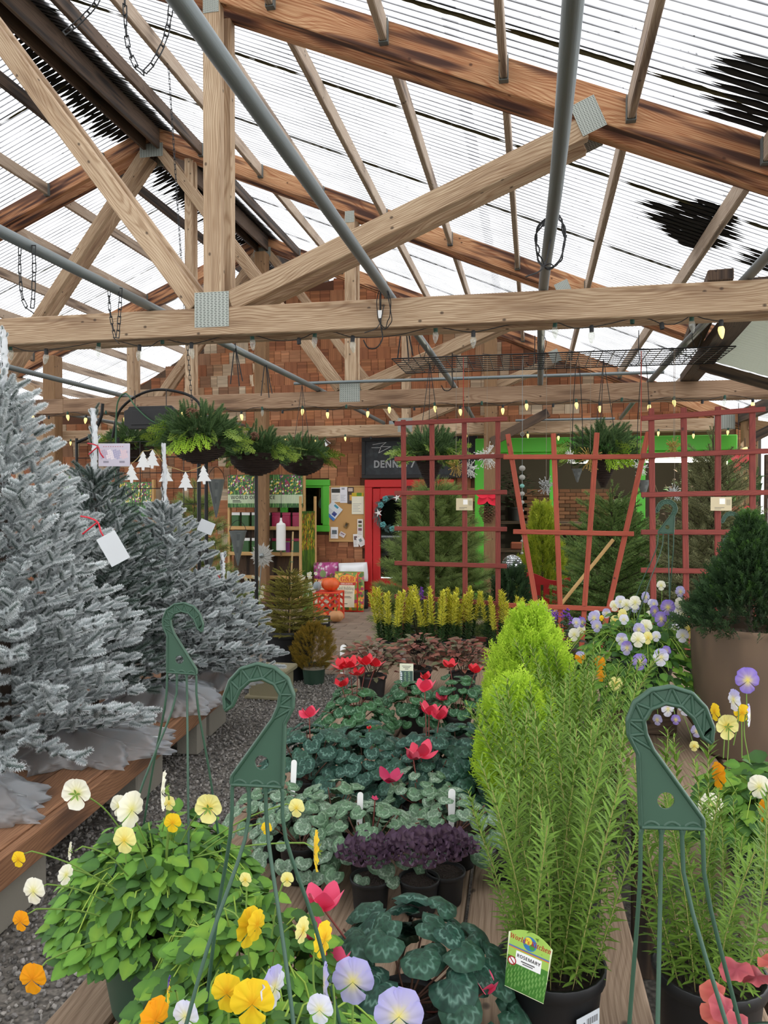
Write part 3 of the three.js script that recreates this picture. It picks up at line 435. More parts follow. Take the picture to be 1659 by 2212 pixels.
// conifer: whorls of branches that carry twigs; twigs go into one instanced part
function conifer(t, { H, Rad, whorls = 20, per = 10, tw, droop = 0.1, rise = 0.5, pow = 0.8, step = 0.07, y0 = 0.05, side = 0.8, lead = 0.25, bark = M.brownStem, scale = 1, cols = null, trunk = 0.02, extra = 0, flock = 0, bare = 0 }) {
  const list = [], kc = [], br = [], add = (p, d, s) => { list.push(place(p, d, s * R(0.85, 1.15))); if (cols) kc.push(cols(p)); };
  for (let w = 0; w < whorls; w++) {
    const f = (w + R(0, 0.4)) / whorls, y = H * (y0 + (1 - y0 - lead / H) * f), L0 = Rad * Math.pow(1 - f, pow) + 0.04 * scale, n = Math.max(4, Math.round(per * (0.5 + 0.5 * (1 - f))));
    for (let k = 0; k < n; k++) {
      const az = (k + R(-0.3, 0.3)) / n * 6.283 + w * 1.1, L = L0 * R(0.78, 1.12), up = rise * (0.25 + 0.75 * f) + R(-0.08, 0.08) - droop, d = V(Math.cos(az) * Math.cos(up), Math.sin(up), Math.sin(az) * Math.cos(up)), sd = V(-Math.sin(az), 0, Math.cos(az));
      const b = V(0, y, 0); br.push(rod(b.toArray(), b.clone().addScaledVector(d, L * 0.95).toArray(), 0.004 * scale, 4));
      for (let s = Math.max((flock ? 0.16 : 0.22) * L, L - 0.75); s < L; s += step * R(0.85, 1.15)) { const p = b.clone().addScaledVector(d, s); for (const q of [1, -1]) add(p, d.clone().multiplyScalar(0.75).addScaledVector(sd, q * side * R(0.8, 1.2)).add(V(0, flock ? R(-0.15, 0.75) : R(-0.05, 0.25), 0)), scale * R(0.75, flock ? 1.25 : 1.05)); if (rnd() < 0.4 + extra) add(p, d.clone().add(V(0, R(0.3, 0.8), 0)), scale * 0.8); }
      add(b.clone().addScaledVector(d, L * 0.97), d, scale * 1.05);
    }
  }
  for (let y = H - lead; y < H - (bare ? lead * 0.75 : 0.02); y += (flock ? 0.03 : 0.05) * scale) add(V(0, y, 0), V(R(-0.5, 0.5), 0.8, R(-0.5, 0.5)), scale * 0.7);
  part(t, 'trunk', lathe([[trunk, 0], [trunk * 0.7, H * 0.6], [0.004, H]], 8), bark);
  if (flock) { const g = new THREE.TubeGeometry(new THREE.CatmullRomCurve3([V(0, H - lead - 0.05, 0), V(0.01, H - lead * 0.5, 0), V(0, H, 0)]), 30, 0.014 * flock + 0.004, 8), p = g.attributes.position; for (let i = 0; i < p.count; i++) p.setXYZ(i, p.getX(i) * R(0.8, 1.25) + R(-0.004, 0.004), p.getY(i) + R(-0.004, 0.004), p.getZ(i) * R(0.8, 1.25) + R(-0.004, 0.004)); g.computeVertexNormals(); part(t, 'leader', g, M.flock); }
  part(t, 'branches', merge(br), flock ? M.flock : bark).userData.kind = 'stuff';
  const geos = Array.isArray(tw) ? tw : [tw];
  geos.forEach((g, i) => { const sel = list.map((m, j) => j).filter((j) => j % geos.length === i); instanced(t, 'needles', g, M.needle, sel.map((j) => list[j]), cols ? sel.map((j) => kc[j]) : null); });
  return t;
}
const potGeo = (r, h, k = 0.8) => lathe([[0.001, 0], [r * k, 0], [r * k + 0.002, 0.005], [r * 0.96, h * 0.86], [r * 1.03, h * 0.87], [r * 1.05, h], [r * 0.97, h], [r * 0.93, h * 0.84], [0.001, h * 0.84]], 28);
function addPot(t, r, h, mat = M.pot, k) { part(t, 'pot', potGeo(r, h, k), mat); part(t, 'soil', cyl(r * 0.92, r * 0.92, 0.01, 20), M.soil, [0, h * 0.86, 0]); }

// ---------- low platform with the flocked trees ----------
{
  const P = thing('display_platform', 'low platform of wet brown planks on concrete blocks under the flocked trees', 'platform', [-2.30, 0, -4.56], 0.097, null);
  const L = 6.4;
  for (let i = 0; i < 6; i++) part(P, 'plank', cbox(0.235, 0.045, L, 0.008), M.redwood, [-0.14 - i * 0.245, 0.358, 1.75 + R(-0.02, 0.02)]);
  part(P, 'edge_board', cbox(0.045, 0.14, L, 0.008), M.redwood, [0.0, 0.30, 1.75]);
  part(P, 'edge_board', cbox(1.4, 0.14, 0.045, 0.008), M.redwood, [-0.72, 0.285, -1.43]);
  const blk = std({ color: S('#8d877b'), roughness: 1, bumpMap: gravTex, bumpScale: 0.004 });
  for (const z of [-1.15, 0.2, 1.6, 3.2, 4.7]) { part(P, 'concrete_block', cbox(0.2, 0.2, 0.4, 0.01), blk, [-0.14, 0.1, z]); part(P, 'concrete_block', cbox(0.19, 0.19, 0.39, 0.01), blk, [-1.2, 0.1, z]); part(P, 'support', cbox(1.3, 0.09, 0.09), M.dark, [-0.7, 0.25, z]); }
  part(P, 'concrete_block', cbox(0.16, 0.26, 0.19, 0.01), blk, [-0.07, 0.13, -0.62]);
}
const flockRoot = [0.15, 0.175, 0.17], flockTip = [0.8, 0.83, 0.84];
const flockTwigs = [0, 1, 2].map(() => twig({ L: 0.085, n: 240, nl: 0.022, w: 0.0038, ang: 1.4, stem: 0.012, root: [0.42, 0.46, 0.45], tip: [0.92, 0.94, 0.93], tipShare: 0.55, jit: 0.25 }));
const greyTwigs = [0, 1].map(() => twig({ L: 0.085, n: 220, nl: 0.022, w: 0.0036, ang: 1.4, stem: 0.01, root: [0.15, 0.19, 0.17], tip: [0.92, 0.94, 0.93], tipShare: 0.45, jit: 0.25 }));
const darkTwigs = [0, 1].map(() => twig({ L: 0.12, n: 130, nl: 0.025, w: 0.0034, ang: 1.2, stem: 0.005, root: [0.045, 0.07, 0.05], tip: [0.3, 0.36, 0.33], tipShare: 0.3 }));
const flocked = (label, pos, o) => conifer(thing('flocked_tree', label, 'christmas tree', pos, 0, 'flocked trees on the platform'), o);
const ws = (p, e = 0.16) => { const k = R(1 - e, 1 + e * 0.5); return C(k * 0.98, k, k * 1.01); };
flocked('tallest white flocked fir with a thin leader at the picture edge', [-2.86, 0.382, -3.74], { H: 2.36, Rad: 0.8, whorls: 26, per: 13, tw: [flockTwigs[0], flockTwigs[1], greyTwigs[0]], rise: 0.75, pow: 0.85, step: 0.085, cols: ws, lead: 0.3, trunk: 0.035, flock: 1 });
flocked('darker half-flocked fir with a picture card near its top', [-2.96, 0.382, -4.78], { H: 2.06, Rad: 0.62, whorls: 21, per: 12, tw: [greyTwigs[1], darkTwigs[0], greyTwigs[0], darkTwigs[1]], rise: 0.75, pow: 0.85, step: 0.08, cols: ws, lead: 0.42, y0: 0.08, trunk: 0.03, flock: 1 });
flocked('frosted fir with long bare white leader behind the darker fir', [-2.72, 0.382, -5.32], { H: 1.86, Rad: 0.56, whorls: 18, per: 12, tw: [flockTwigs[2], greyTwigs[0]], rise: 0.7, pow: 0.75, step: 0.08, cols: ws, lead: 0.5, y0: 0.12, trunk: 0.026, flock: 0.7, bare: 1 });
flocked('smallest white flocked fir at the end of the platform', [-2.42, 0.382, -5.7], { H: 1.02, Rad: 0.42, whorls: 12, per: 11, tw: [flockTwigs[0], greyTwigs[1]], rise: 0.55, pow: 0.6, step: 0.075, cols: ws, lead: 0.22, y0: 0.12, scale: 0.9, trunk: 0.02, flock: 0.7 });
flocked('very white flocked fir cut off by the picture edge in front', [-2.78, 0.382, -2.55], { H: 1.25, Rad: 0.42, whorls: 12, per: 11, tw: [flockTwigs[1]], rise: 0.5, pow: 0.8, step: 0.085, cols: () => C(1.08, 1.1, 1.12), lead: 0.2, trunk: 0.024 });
// tags and ribbons on the trees
{
  const rib = std({ color: S('#c41a30'), roughness: 0.4 }), clearTag = phy({ color: S('#dde0e2'), transmission: 0.25, roughness: 0.3, thickness: 0 });
  const ribbon = (x, y, z, label, s = 1) => { const t = thing('tag_ribbon', label, 'ribbon', [x, y, z]); part(t, 'tie', tube([[-0.1, 0.03, 0], [-0.04, 0.02, 0.01], [0, 0, 0.01], [0.025, -0.05, 0.02], [0.05, -0.09, 0.01]].map((p) => p.map((q) => q * s)), 0.0045, 20, 5), rib); part(t, 'tie', tube([[-0.09, -0.06, 0], [-0.03, -0.02, 0.01], [0, 0, 0.012]].map((p) => p.map((q) => q * s)), 0.0045, 12, 5), rib); };
  ribbon(-2.14, 1.7, -3.5, 'crimson ribbon tied to the tallest flocked fir'); ribbon(-2.78, 2.16, -4.55, 'crimson ribbon beside the picture card', 0.8); ribbon(-2.42, 1.27, -5.6, 'crimson ribbon on top of the smallest flocked fir', 0.7); 
  one('plastic_sleeve', cbox(0.1, 0.155, 0.003), clearTag, 'milky plastic tag sleeve turned backwards on the tallest flocked fir', 'tag', [-2.05, 1.57, -3.48], 0.35).rotation.z = 0.5;
  const card = canvasTex(256, 180, (g, w, h) => { g.fillStyle = '#c7bfcb'; g.fillRect(0, 0, w, h); for (let i = 0; i < 60; i++) { g.fillStyle = ['#d9c0c6', '#b9a9bb', '#e6dade', '#a9a3bd'][i % 4]; g.beginPath(); g.arc(20 + (i * 53) % 216, 50 + (i * 31) % 70, 9, 0, 7); g.fill(); } g.fillStyle = '#b06a70'; for (let i = 0; i < 9; i++) g.fillRect(40 + i * 19, 22, 9, 6); g.fillStyle = '#3a3540'; for (const x of [40, 170]) { g.fillRect(x, 138, 44, 4); g.fillRect(x, 148, 44, 4); } });
  one('picture_card', cbox(0.21, 0.15, 0.003, 0.001), [0, 1, 2, 3, 4, 5].length ? std({ map: card, roughness: 0.4 }) : null, 'pink and lilac picture card in a sleeve on the darker fir', 'card', [-2.7, 2.11, -4.6], 0.15);
  { const g = scene.children[scene.children.length - 1].geometry, p = g.attributes.position, uv = g.attributes.uv; for (let i = 0; i < p.count; i++) uv.setXY(i, p.getX(i) / 0.21 + 0.5, p.getY(i) / 0.15 + 0.5); }
  one('plastic_sleeve', cbox(0.11, 0.09, 0.003), clearTag, 'milky plastic tag sleeve on the frosted fir with bare leader', 'tag', [-2.35, 1.62, -5.25], 0.3).rotation.z = -0.4;
  // crumpled plastic film under the trees
  const film = phy({ color: S('#dfe4e8'), transmission: 0.8, roughness: 0.3, clearcoat: 0.6, clearcoatRoughness: 0.15, thickness: 0, side: THREE.DoubleSide });
  const crumple = (rx, rz, h, s) => { const g = new THREE.SphereGeometry(1, 72, 20, 0, 6.2832, 0, 1.62), p = g.attributes.position; for (let i = 0; i < p.count; i++) { const x = p.getX(i), y = p.getY(i), z = p.getZ(i), a = Math.atan2(z, x), k = 1 + 0.1 * Math.sin(a * 9 + s) + 0.07 * Math.sin(a * 17 + y * 6 + s * 2) + 0.06 * Math.sin(a * 31 + y * 14); p.setXYZ(i, x * rx * k, Math.max(0, y) * h * (1 + 0.16 * Math.sin(a * 13 + x * 9 + s)), z * rz * k); } g.computeVertexNormals(); return g; };
  one('plastic_film', crumple(0.55, 0.42, 0.13, 1), film, 'crumpled clear plastic film round the foot of the tallest fir', 'plastic sheet', [-2.62, 0.384, -4.02]);
  one('plastic_film', crumple(0.4, 0.38, 0.16, 4), film, 'crumpled clear plastic film round the foot of the darker fir', 'plastic sheet', [-2.55, 0.384, -4.95]);
  one('plastic_film', crumple(0.5, 0.36, 0.17, 7), film, 'crumpled clear plastic film at the picture edge on the platform', 'plastic sheet', [-2.72, 0.384, -3.05]);
  one('plastic_film', crumple(0.3, 0.25, 0.12, 9), film, 'crumpled clear plastic film round the smallest fir', 'plastic sheet', [-2.42, 0.384, -5.65]);
}
// ---------- plant benches ----------
function bench(label, pos, turn, x0, x1, z0, z1, top, pw, mat) {
  const b = thing('plant_bench', label, 'bench', pos, turn); const n = Math.round((x1 - x0) / (pw + 0.02)), L = z1 - z0;
  for (let i = 0; i < n; i++) part(b, 'plank', cbox(pw, 0.04, L, 0.006), mat, [x0 + (i + 0.5) * (x1 - x0) / n, top - 0.02 - R(0, 0.003), (z0 + z1) / 2]);
  for (let z = z0 + 0.3; z < z1; z += 1.2) { part(b, 'bearer', cbox(x1 - x0 - 0.04, 0.09, 0.06), M.dark, [(x0 + x1) / 2, top - 0.087, z]); for (const x of [x0 + 0.08, x1 - 0.08]) part(b, 'leg', cbox(0.08, top - 0.13, 0.08), M.dark, [x, (top - 0.13) / 2, z]); }
  return b;
}
bench('long plank bench bearing the cyclamens, cypress and rosemary', [0, 0, 0], 0.02, -1.02, 0.3, -6.0, -0.7, 0.67, 0.135, M.bench);
bench('wide board bench bearing the lilac viola basket and tall conifer tub', [0, 0, 0], 0, 0.33, 2.0, -5.75, -2.35, 0.75, 0.4, M.bench);
bench('short plank bench close by under the rosemary tubs', [0, 0, 0], 0, 0.36, 1.35, -2.3, -0.7, 0.67, 0.135, M.bench);
// ---------- leaves, petals, flowers ----------
// leaf in the xy plane: petiole at the origin, tip along +y, upper face +z
function leaf({ L, W, n = 5, shape = (t) => Math.sin(Math.PI * Math.pow(t, 0.8)), mid, edge, fold = 0.25, curl = 0.2, scallop = 0, tipc }) {
  const P = [], K = [], I = [];
  for (let i = 0; i <= n; i++) { const t = i / n, w = W / 2 * Math.max(0, shape(t)) * (1 + (scallop && i % 2 ? scallop : 0)), y = L * t, z = -curl * L * t * t, c = tipc ? mid.map((x, j) => x + (tipc[j] - x) * t) : mid;
    P.push(-w, y, z + fold * w, 0, y, z, w, y, z + fold * w); K.push(...edge, ...c, ...edge); if (i < n) { const a = i * 3; I.push(a, a + 1, a + 3, a + 1, a + 4, a + 3, a + 1, a + 2, a + 4, a + 2, a + 5, a + 4); } }
  const g = new THREE.BufferGeometry(); g.setAttribute('position', new THREE.Float32BufferAttribute(P, 3)); g.setAttribute('color', new THREE.Float32BufferAttribute(K, 3)); g.setIndex(I); g.computeVertexNormals(); return noUv(g);
}
// round or heart shaped blade as a fan of rings, uv for a printed leaf marking
function disc({ r, heart = 0.35, seg = 16, dish = 0.25, wave = 0.04, mid, edge, asp = 1, ph = 0 }) {
  const P = [0, r * 0.85, 0], U = [0.5, 0.5], K = [...mid], I = [], N = seg;
  for (let k = 1; k <= 2; k++) for (let i = 0; i < N; i++) { const a = i / N * 6.2832, f = k / 2, notch = 1 - heart * Math.pow(Math.max(0, -Math.sin(a)), 6) * 1.6 + 0.12 * Math.pow(Math.max(0, Math.sin(a)), 5), rr = r * f * notch, x = Math.cos(a) * rr * asp, y = Math.sin(a) * rr + r * 0.85;
    P.push(x, y, -dish * r * f * f + wave * r * Math.sin(a * 5 + ph) * f * f); U.push(0.5 + 0.5 * Math.cos(a) * f, 0.5 + 0.5 * Math.sin(a) * f); K.push(...mid.map((c, j) => c + (edge[j] - c) * f * f)); }
  for (let i = 0; i < N; i++) { const j = (i + 1) % N; I.push(0, 1 + i, 1 + j, 1 + i, 1 + N + i, 1 + j, 1 + N + i, 1 + N + j, 1 + j); }
  const g = new THREE.BufferGeometry(); g.setAttribute('position', new THREE.Float32BufferAttribute(P, 3)); g.setAttribute('uv', new THREE.Float32BufferAttribute(U, 2)); g.setAttribute('color', new THREE.Float32BufferAttribute(K, 3)); g.setIndex(I); g.computeVertexNormals(); return g;
}
function orient(o, p, tip, nrm) { const y = tip.clone().normalize(), z = nrm.clone().addScaledVector(y, -nrm.dot(y)).normalize(), x = y.clone().cross(z); o.position.copy(p); o.quaternion.setFromRotationMatrix(new THREE.Matrix4().makeBasis(x, y, z)); return o; }
const tmpO = new THREE.Object3D();
const om = (p, tip, n, s) => { orient(tmpO, p, tip, n); tmpO.scale.setScalar(s); tmpO.updateMatrix(); return tmpO.matrix.clone(); };
const cycTex = (a, b, c, s) => tex(128, 128, (u, v) => { const x = u - 0.5, y = v - 0.5, r = Math.hypot(x, y) * 2, an = Math.atan2(y, x), j = vn(an * 5 + 20, r * 6, 999, 999, s) * 0.22 + Math.sin(an * 9) * 0.05, band = Math.max(0, 1 - Math.abs(r - 0.62 - j + 0.1) / 0.12), vein = Math.max(0, 1 - Math.abs(Math.sin(an * 4.5)) * r * 9) * (r < 0.85 ? 0.5 : 0.1), k = 0.8 + 0.4 * vn(u * 16, v * 16, 16, 16, s + 2); return lerp3(a.map((q) => q * k), r > 0.3 && band > 0 ? b : c, Math.min(1, band * 0.8 + vein * 0.5)).map((q) => Math.min(255, q)); });
const CY = {
  green: [phy({ map: cycTex([40, 78, 48], [138, 166, 140], [96, 134, 92], 3), roughness: 0.5, specularIntensity: 0.45, transmission: 0.15, thickness: 0 }), phy({ map: cycTex([48, 88, 50], [120, 156, 126], [92, 136, 86], 7), roughness: 0.5, specularIntensity: 0.45, transmission: 0.15, thickness: 0 })],
  blue: [phy({ map: cycTex([34, 66, 54], [112, 144, 130], [80, 118, 102], 11), roughness: 0.5, specularIntensity: 0.45, transmission: 0.12, thickness: 0 }), phy({ map: cycTex([40, 72, 56], [98, 130, 116], [72, 110, 92], 15), roughness: 0.5, specularIntensity: 0.45, transmission: 0.12, thickness: 0 })],
  silver: [phy({ map: cycTex([92, 118, 92], [170, 188, 166], [62, 96, 62], 19), roughness: 0.55, transmission: 0.15, thickness: 0 }), phy({ map: cycTex([72, 104, 72], [150, 174, 146], [58, 92, 56], 23), roughness: 0.55, transmission: 0.15, thickness: 0 })],
};
const cycG = [0, 1, 2].map((k) => disc({ r: 0.5, heart: 0.4, dish: 0.22 + k * 0.12, wave: 0.08, mid: [1, 1, 1], edge: [1, 1, 1], ph: k * 2, asp: 0.95 + k * 0.06 }));
const petG = leaf({ L: 1, W: 0.72, n: 6, shape: (t) => Math.pow(Math.sin(Math.PI * (0.06 + 0.9 * t)), 0.8), mid: [1, 1, 1], edge: [1, 1, 1], fold: 0.35, curl: 0.05 });
const petalMats = {}; const pm = (hex) => petalMats[hex] ??= phy({ color: S(hex), roughness: 0.6, transmission: 0.25, thickness: 0 });
function cycFlower(t, p, hex, s = 0.04, lean = [0, 0, 0]) {   // reflexed petals standing up from a nodding throat
  const b = V(0, 0.1, 0), f = part(t, 'flower', tube([b.toArray(), [p[0] * 0.6, p[1] * 0.7, p[2] * 0.6], p], 0.0022, 8, 5), std({ color: S('#7a4038') }));
  for (let k = 0; k < 5; k++) { const a = k * 1.257 + R(-0.2, 0.2), o = part(f, 'petal', petG, pm(hex)), d = V(Math.cos(a) * R(0.3, 0.95) + lean[0], R(0.25, 0.9), Math.sin(a) * R(0.3, 0.95) + lean[2]); orient(o, V(...p), d, V(Math.cos(a), -0.3, Math.sin(a))); o.scale.set(s * 1.25, s * R(1.0, 1.3), s); }
}
function cyclamen(label, pos, o) {
  let { r = 0.17, h = 0.16, n = 34, ls = 0.06, kind = 'green', pot = [0.065, 0.11], flowers = [], group = 'cyclamens on the long bench' } = o;
  r *= 1.36; h *= 1.18; n = Math.round(n * 2.0); ls *= 1.12;
  const t = thing('cyclamen', label, 'cyclamen', pos, 0, group); addPot(t, pot[0], pot[1]);
  for (let i = 0; i < n; i++) { const u = Math.sqrt((i + 0.5) / n), a = i * 2.399 + R(-0.2, 0.2), x = Math.cos(a) * u * r, z = Math.sin(a) * u * r, y = pot[1] + h * (1 - 1.05 * u * u) + R(-0.02, 0.02), m = part(t, 'leaf', pick(cycG), pick(CY[kind])), out = V(Math.cos(a), 0, Math.sin(a));
    orient(m, V(x, y, z), out.clone().add(V(R(-0.4, 0.4), -0.35 - 0.9 * u * u + R(-0.2, 0.3), R(-0.4, 0.4))), out.clone().multiplyScalar(0.25 + u * 0.9).add(V(0, 1, 0.25))); m.scale.setScalar(ls * R(0.75, 1.15)); }
  const st = []; for (let i = 0; i < 12; i++) { const a = i * 2.4, u = R(0.4, 0.95); st.push(tube([[0, pot[1] * 0.85, 0], [Math.cos(a) * u * r * 0.6, pot[1] + h * 0.3, Math.sin(a) * u * r * 0.6], [Math.cos(a) * u * r, pot[1] + h * (0.9 - 0.7 * u * u), Math.sin(a) * u * r]], 0.0022, 5, 4)); } part(t, 'stalks', merge(st), std({ color: S('#6b4a3c') })).userData.kind = 'stuff';
  for (const [x, y, z, hex, s] of flowers) cycFlower(t, [x, y, z], hex, s);
  return t;
}
const PK = '#e0456e', RD = '#d8182c', MG = '#b81450', RP = '#e23c5c';
const onB = (p, y = 0.672) => [p[0], y, p[2]];
cyclamen('large dark cyclamen with pink blooms closest to the plank', onB([-0.249, 0.9, -1.517]), { r: 0.165, h: 0.15, n: 40, ls: 0.076, kind: 'blue', pot: [0.075, 0.13], flowers: [[-0.155, 0.33, 0.07, PK, 0.05], [-0.17, 0.285, 0.11, PK, 0.045], [-0.125, 0.25, 0.14, PK, 0.052], [0.16, 0.2, 0.06, PK, 0.03]] });
cyclamen('small silver cyclamen between the viola basket and the purple kale', onB([-0.686, 0.82, -2.205]), { r: 0.12, h: 0.1, n: 26, ls: 0.048, kind: 'silver' });
cyclamen('small silver cyclamen at the bench edge beside the gravel', onB([-0.823, 0.84, -2.325]), { r: 0.1, h: 0.1, n: 22, ls: 0.045, kind: 'silver' });
cyclamen('small silver cyclamen in front of the dark pots without flowers', onB([-0.625, 0.84, -2.364]), { r: 0.11, h: 0.1, n: 24, ls: 0.048, kind: 'silver' });
cyclamen('silver cyclamen with white label in the middle front row', onB([-0.475, 0.84, -2.215]), { r: 0.13, h: 0.11, n: 30, ls: 0.05, kind: 'silver', flowers: [[0.01, 0.24, -0.02, MG, 0.012]] });
cyclamen('silver cyclamen with one magenta bloom', onB([-0.369, 0.84, -2.556]), { r: 0.1, h: 0.1, n: 22, ls: 0.05, kind: 'silver', flowers: [[-0.1, 0.2, 0.05, MG, 0.045], [-0.03, 0.26, 0, '#a01235', 0.03]] });
cyclamen('silver cyclamen in a labelled black pot by the plank', onB([-0.238, 0.84, -2.383]), { r: 0.105, h: 0.09, n: 24, ls: 0.05, kind: 'silver', pot: [0.07, 0.11] });
cyclamen('dark cyclamen with one pink bloom beside the gravel path', onB([-0.81, 0.9, -2.73]), { r: 0.155, h: 0.16, n: 42, ls: 0.06, kind: 'blue', flowers: [[0.0, 0.34, 0.02, RP, 0.04], [-0.14, 0.2, 0.05, RP, 0.02]] });
cyclamen('dark flowerless cyclamen in the middle of the bench', onB([-0.611, 0.9, -2.769]), { r: 0.15, h: 0.16, n: 44, ls: 0.06, kind: 'blue', flowers: [[0.02, 0.3, 0.03, RD, 0.012]] });
cyclamen('dark cyclamen carrying several coral pink blooms', onB([-0.373, 0.9, -2.735]), { r: 0.16, h: 0.16, n: 46, ls: 0.064, kind: 'blue', flowers: [[0.0, 0.36, -0.02, RP, 0.05], [0.04, 0.35, 0.0, RP, 0.045], [-0.01, 0.25, 0.12, RP, 0.055], [-0.03, 0.42, -0.12, RP, 0.05]] });
cyclamen('dark bushy cyclamen with a bud hanging over the plank', onB([-0.255, 0.9, -2.811]), { r: 0.14, h: 0.17, n: 42, ls: 0.064, kind: 'blue', flowers: [[0.13, 0.2, 0.06, PK, 0.04]] });
cyclamen('green cyclamen crowned with a bunch of scarlet blooms', onB([-0.81, 0.88, -3.449]), { r: 0.13, h: 0.14, n: 36, ls: 0.058, kind: 'green', flowers: [[-0.06, 0.36, 0, RD, 0.055], [-0.02, 0.37, 0.02, RD, 0.05], [0.05, 0.38, 0, RD, 0.05], [0.09, 0.37, -0.02, RD, 0.045], [0.02, 0.34, 0.04, RD, 0.04], [-0.05, 0.29, 0.06, RD, 0.04]] });
cyclamen('small green cyclamen with one short red bloom in the back row', onB([-0.586, 0.86, -3.705]), { r: 0.13, h: 0.12, n: 32, ls: 0.054, kind: 'green', flowers: [[0.07, 0.27, 0.02, RD, 0.035]] });
cyclamen('green cyclamen with two red blooms beside the lemon cypress', onB([-0.356, 0.88, -3.669]), { r: 0.12, h: 0.15, n: 34, ls: 0.055, kind: 'green', flowers: [[-0.04, 0.34, 0, RD, 0.04], [0.08, 0.32, 0.02, RD, 0.045], [-0.06, 0.2, 0.09, RP, 0.04]] });
// purple kale
const kaleG = disc({ r: 0.5, heart: 0.2, seg: 22, dish: -0.5, wave: 0.32, mid: [0.16, 0.1, 0.13], edge: [0.1, 0.055, 0.1] });
const kale = (label, p, s) => { const t = thing('ornamental_kale', label, 'kale', onB(p), 0, 'purple kales in front of the cyclamens'); addPot(t, 0.055, 0.09); for (let i = 0; i < 48; i++) { const u = Math.sqrt((i + 0.5) / 48), a = i * 2.399, m = part(t, 'leaf', kaleG, M.leafy); orient(m, V(Math.cos(a) * u * 0.07 * s, 0.1 + 0.07 * s * (1 - 0.4 * u), Math.sin(a) * u * 0.07 * s), V(Math.cos(a) * (0.2 + u), 0.9 - 0.5 * u, Math.sin(a) * (0.2 + u)), V(-Math.cos(a), 0.6, -Math.sin(a))); m.scale.setScalar(0.03 * s * R(0.8, 1.25)); } };
kale('tall purple kale with frilly leaves in the middle', [-0.311, 0.82, -2.094], 1.25); kale('low purple kale partly hidden beside the silver cyclamen', [-0.444, 0.78, -2.071], 1.1); kale('purple kale next to the bare plank', [-0.245, 0.8, -2.151], 1.1);
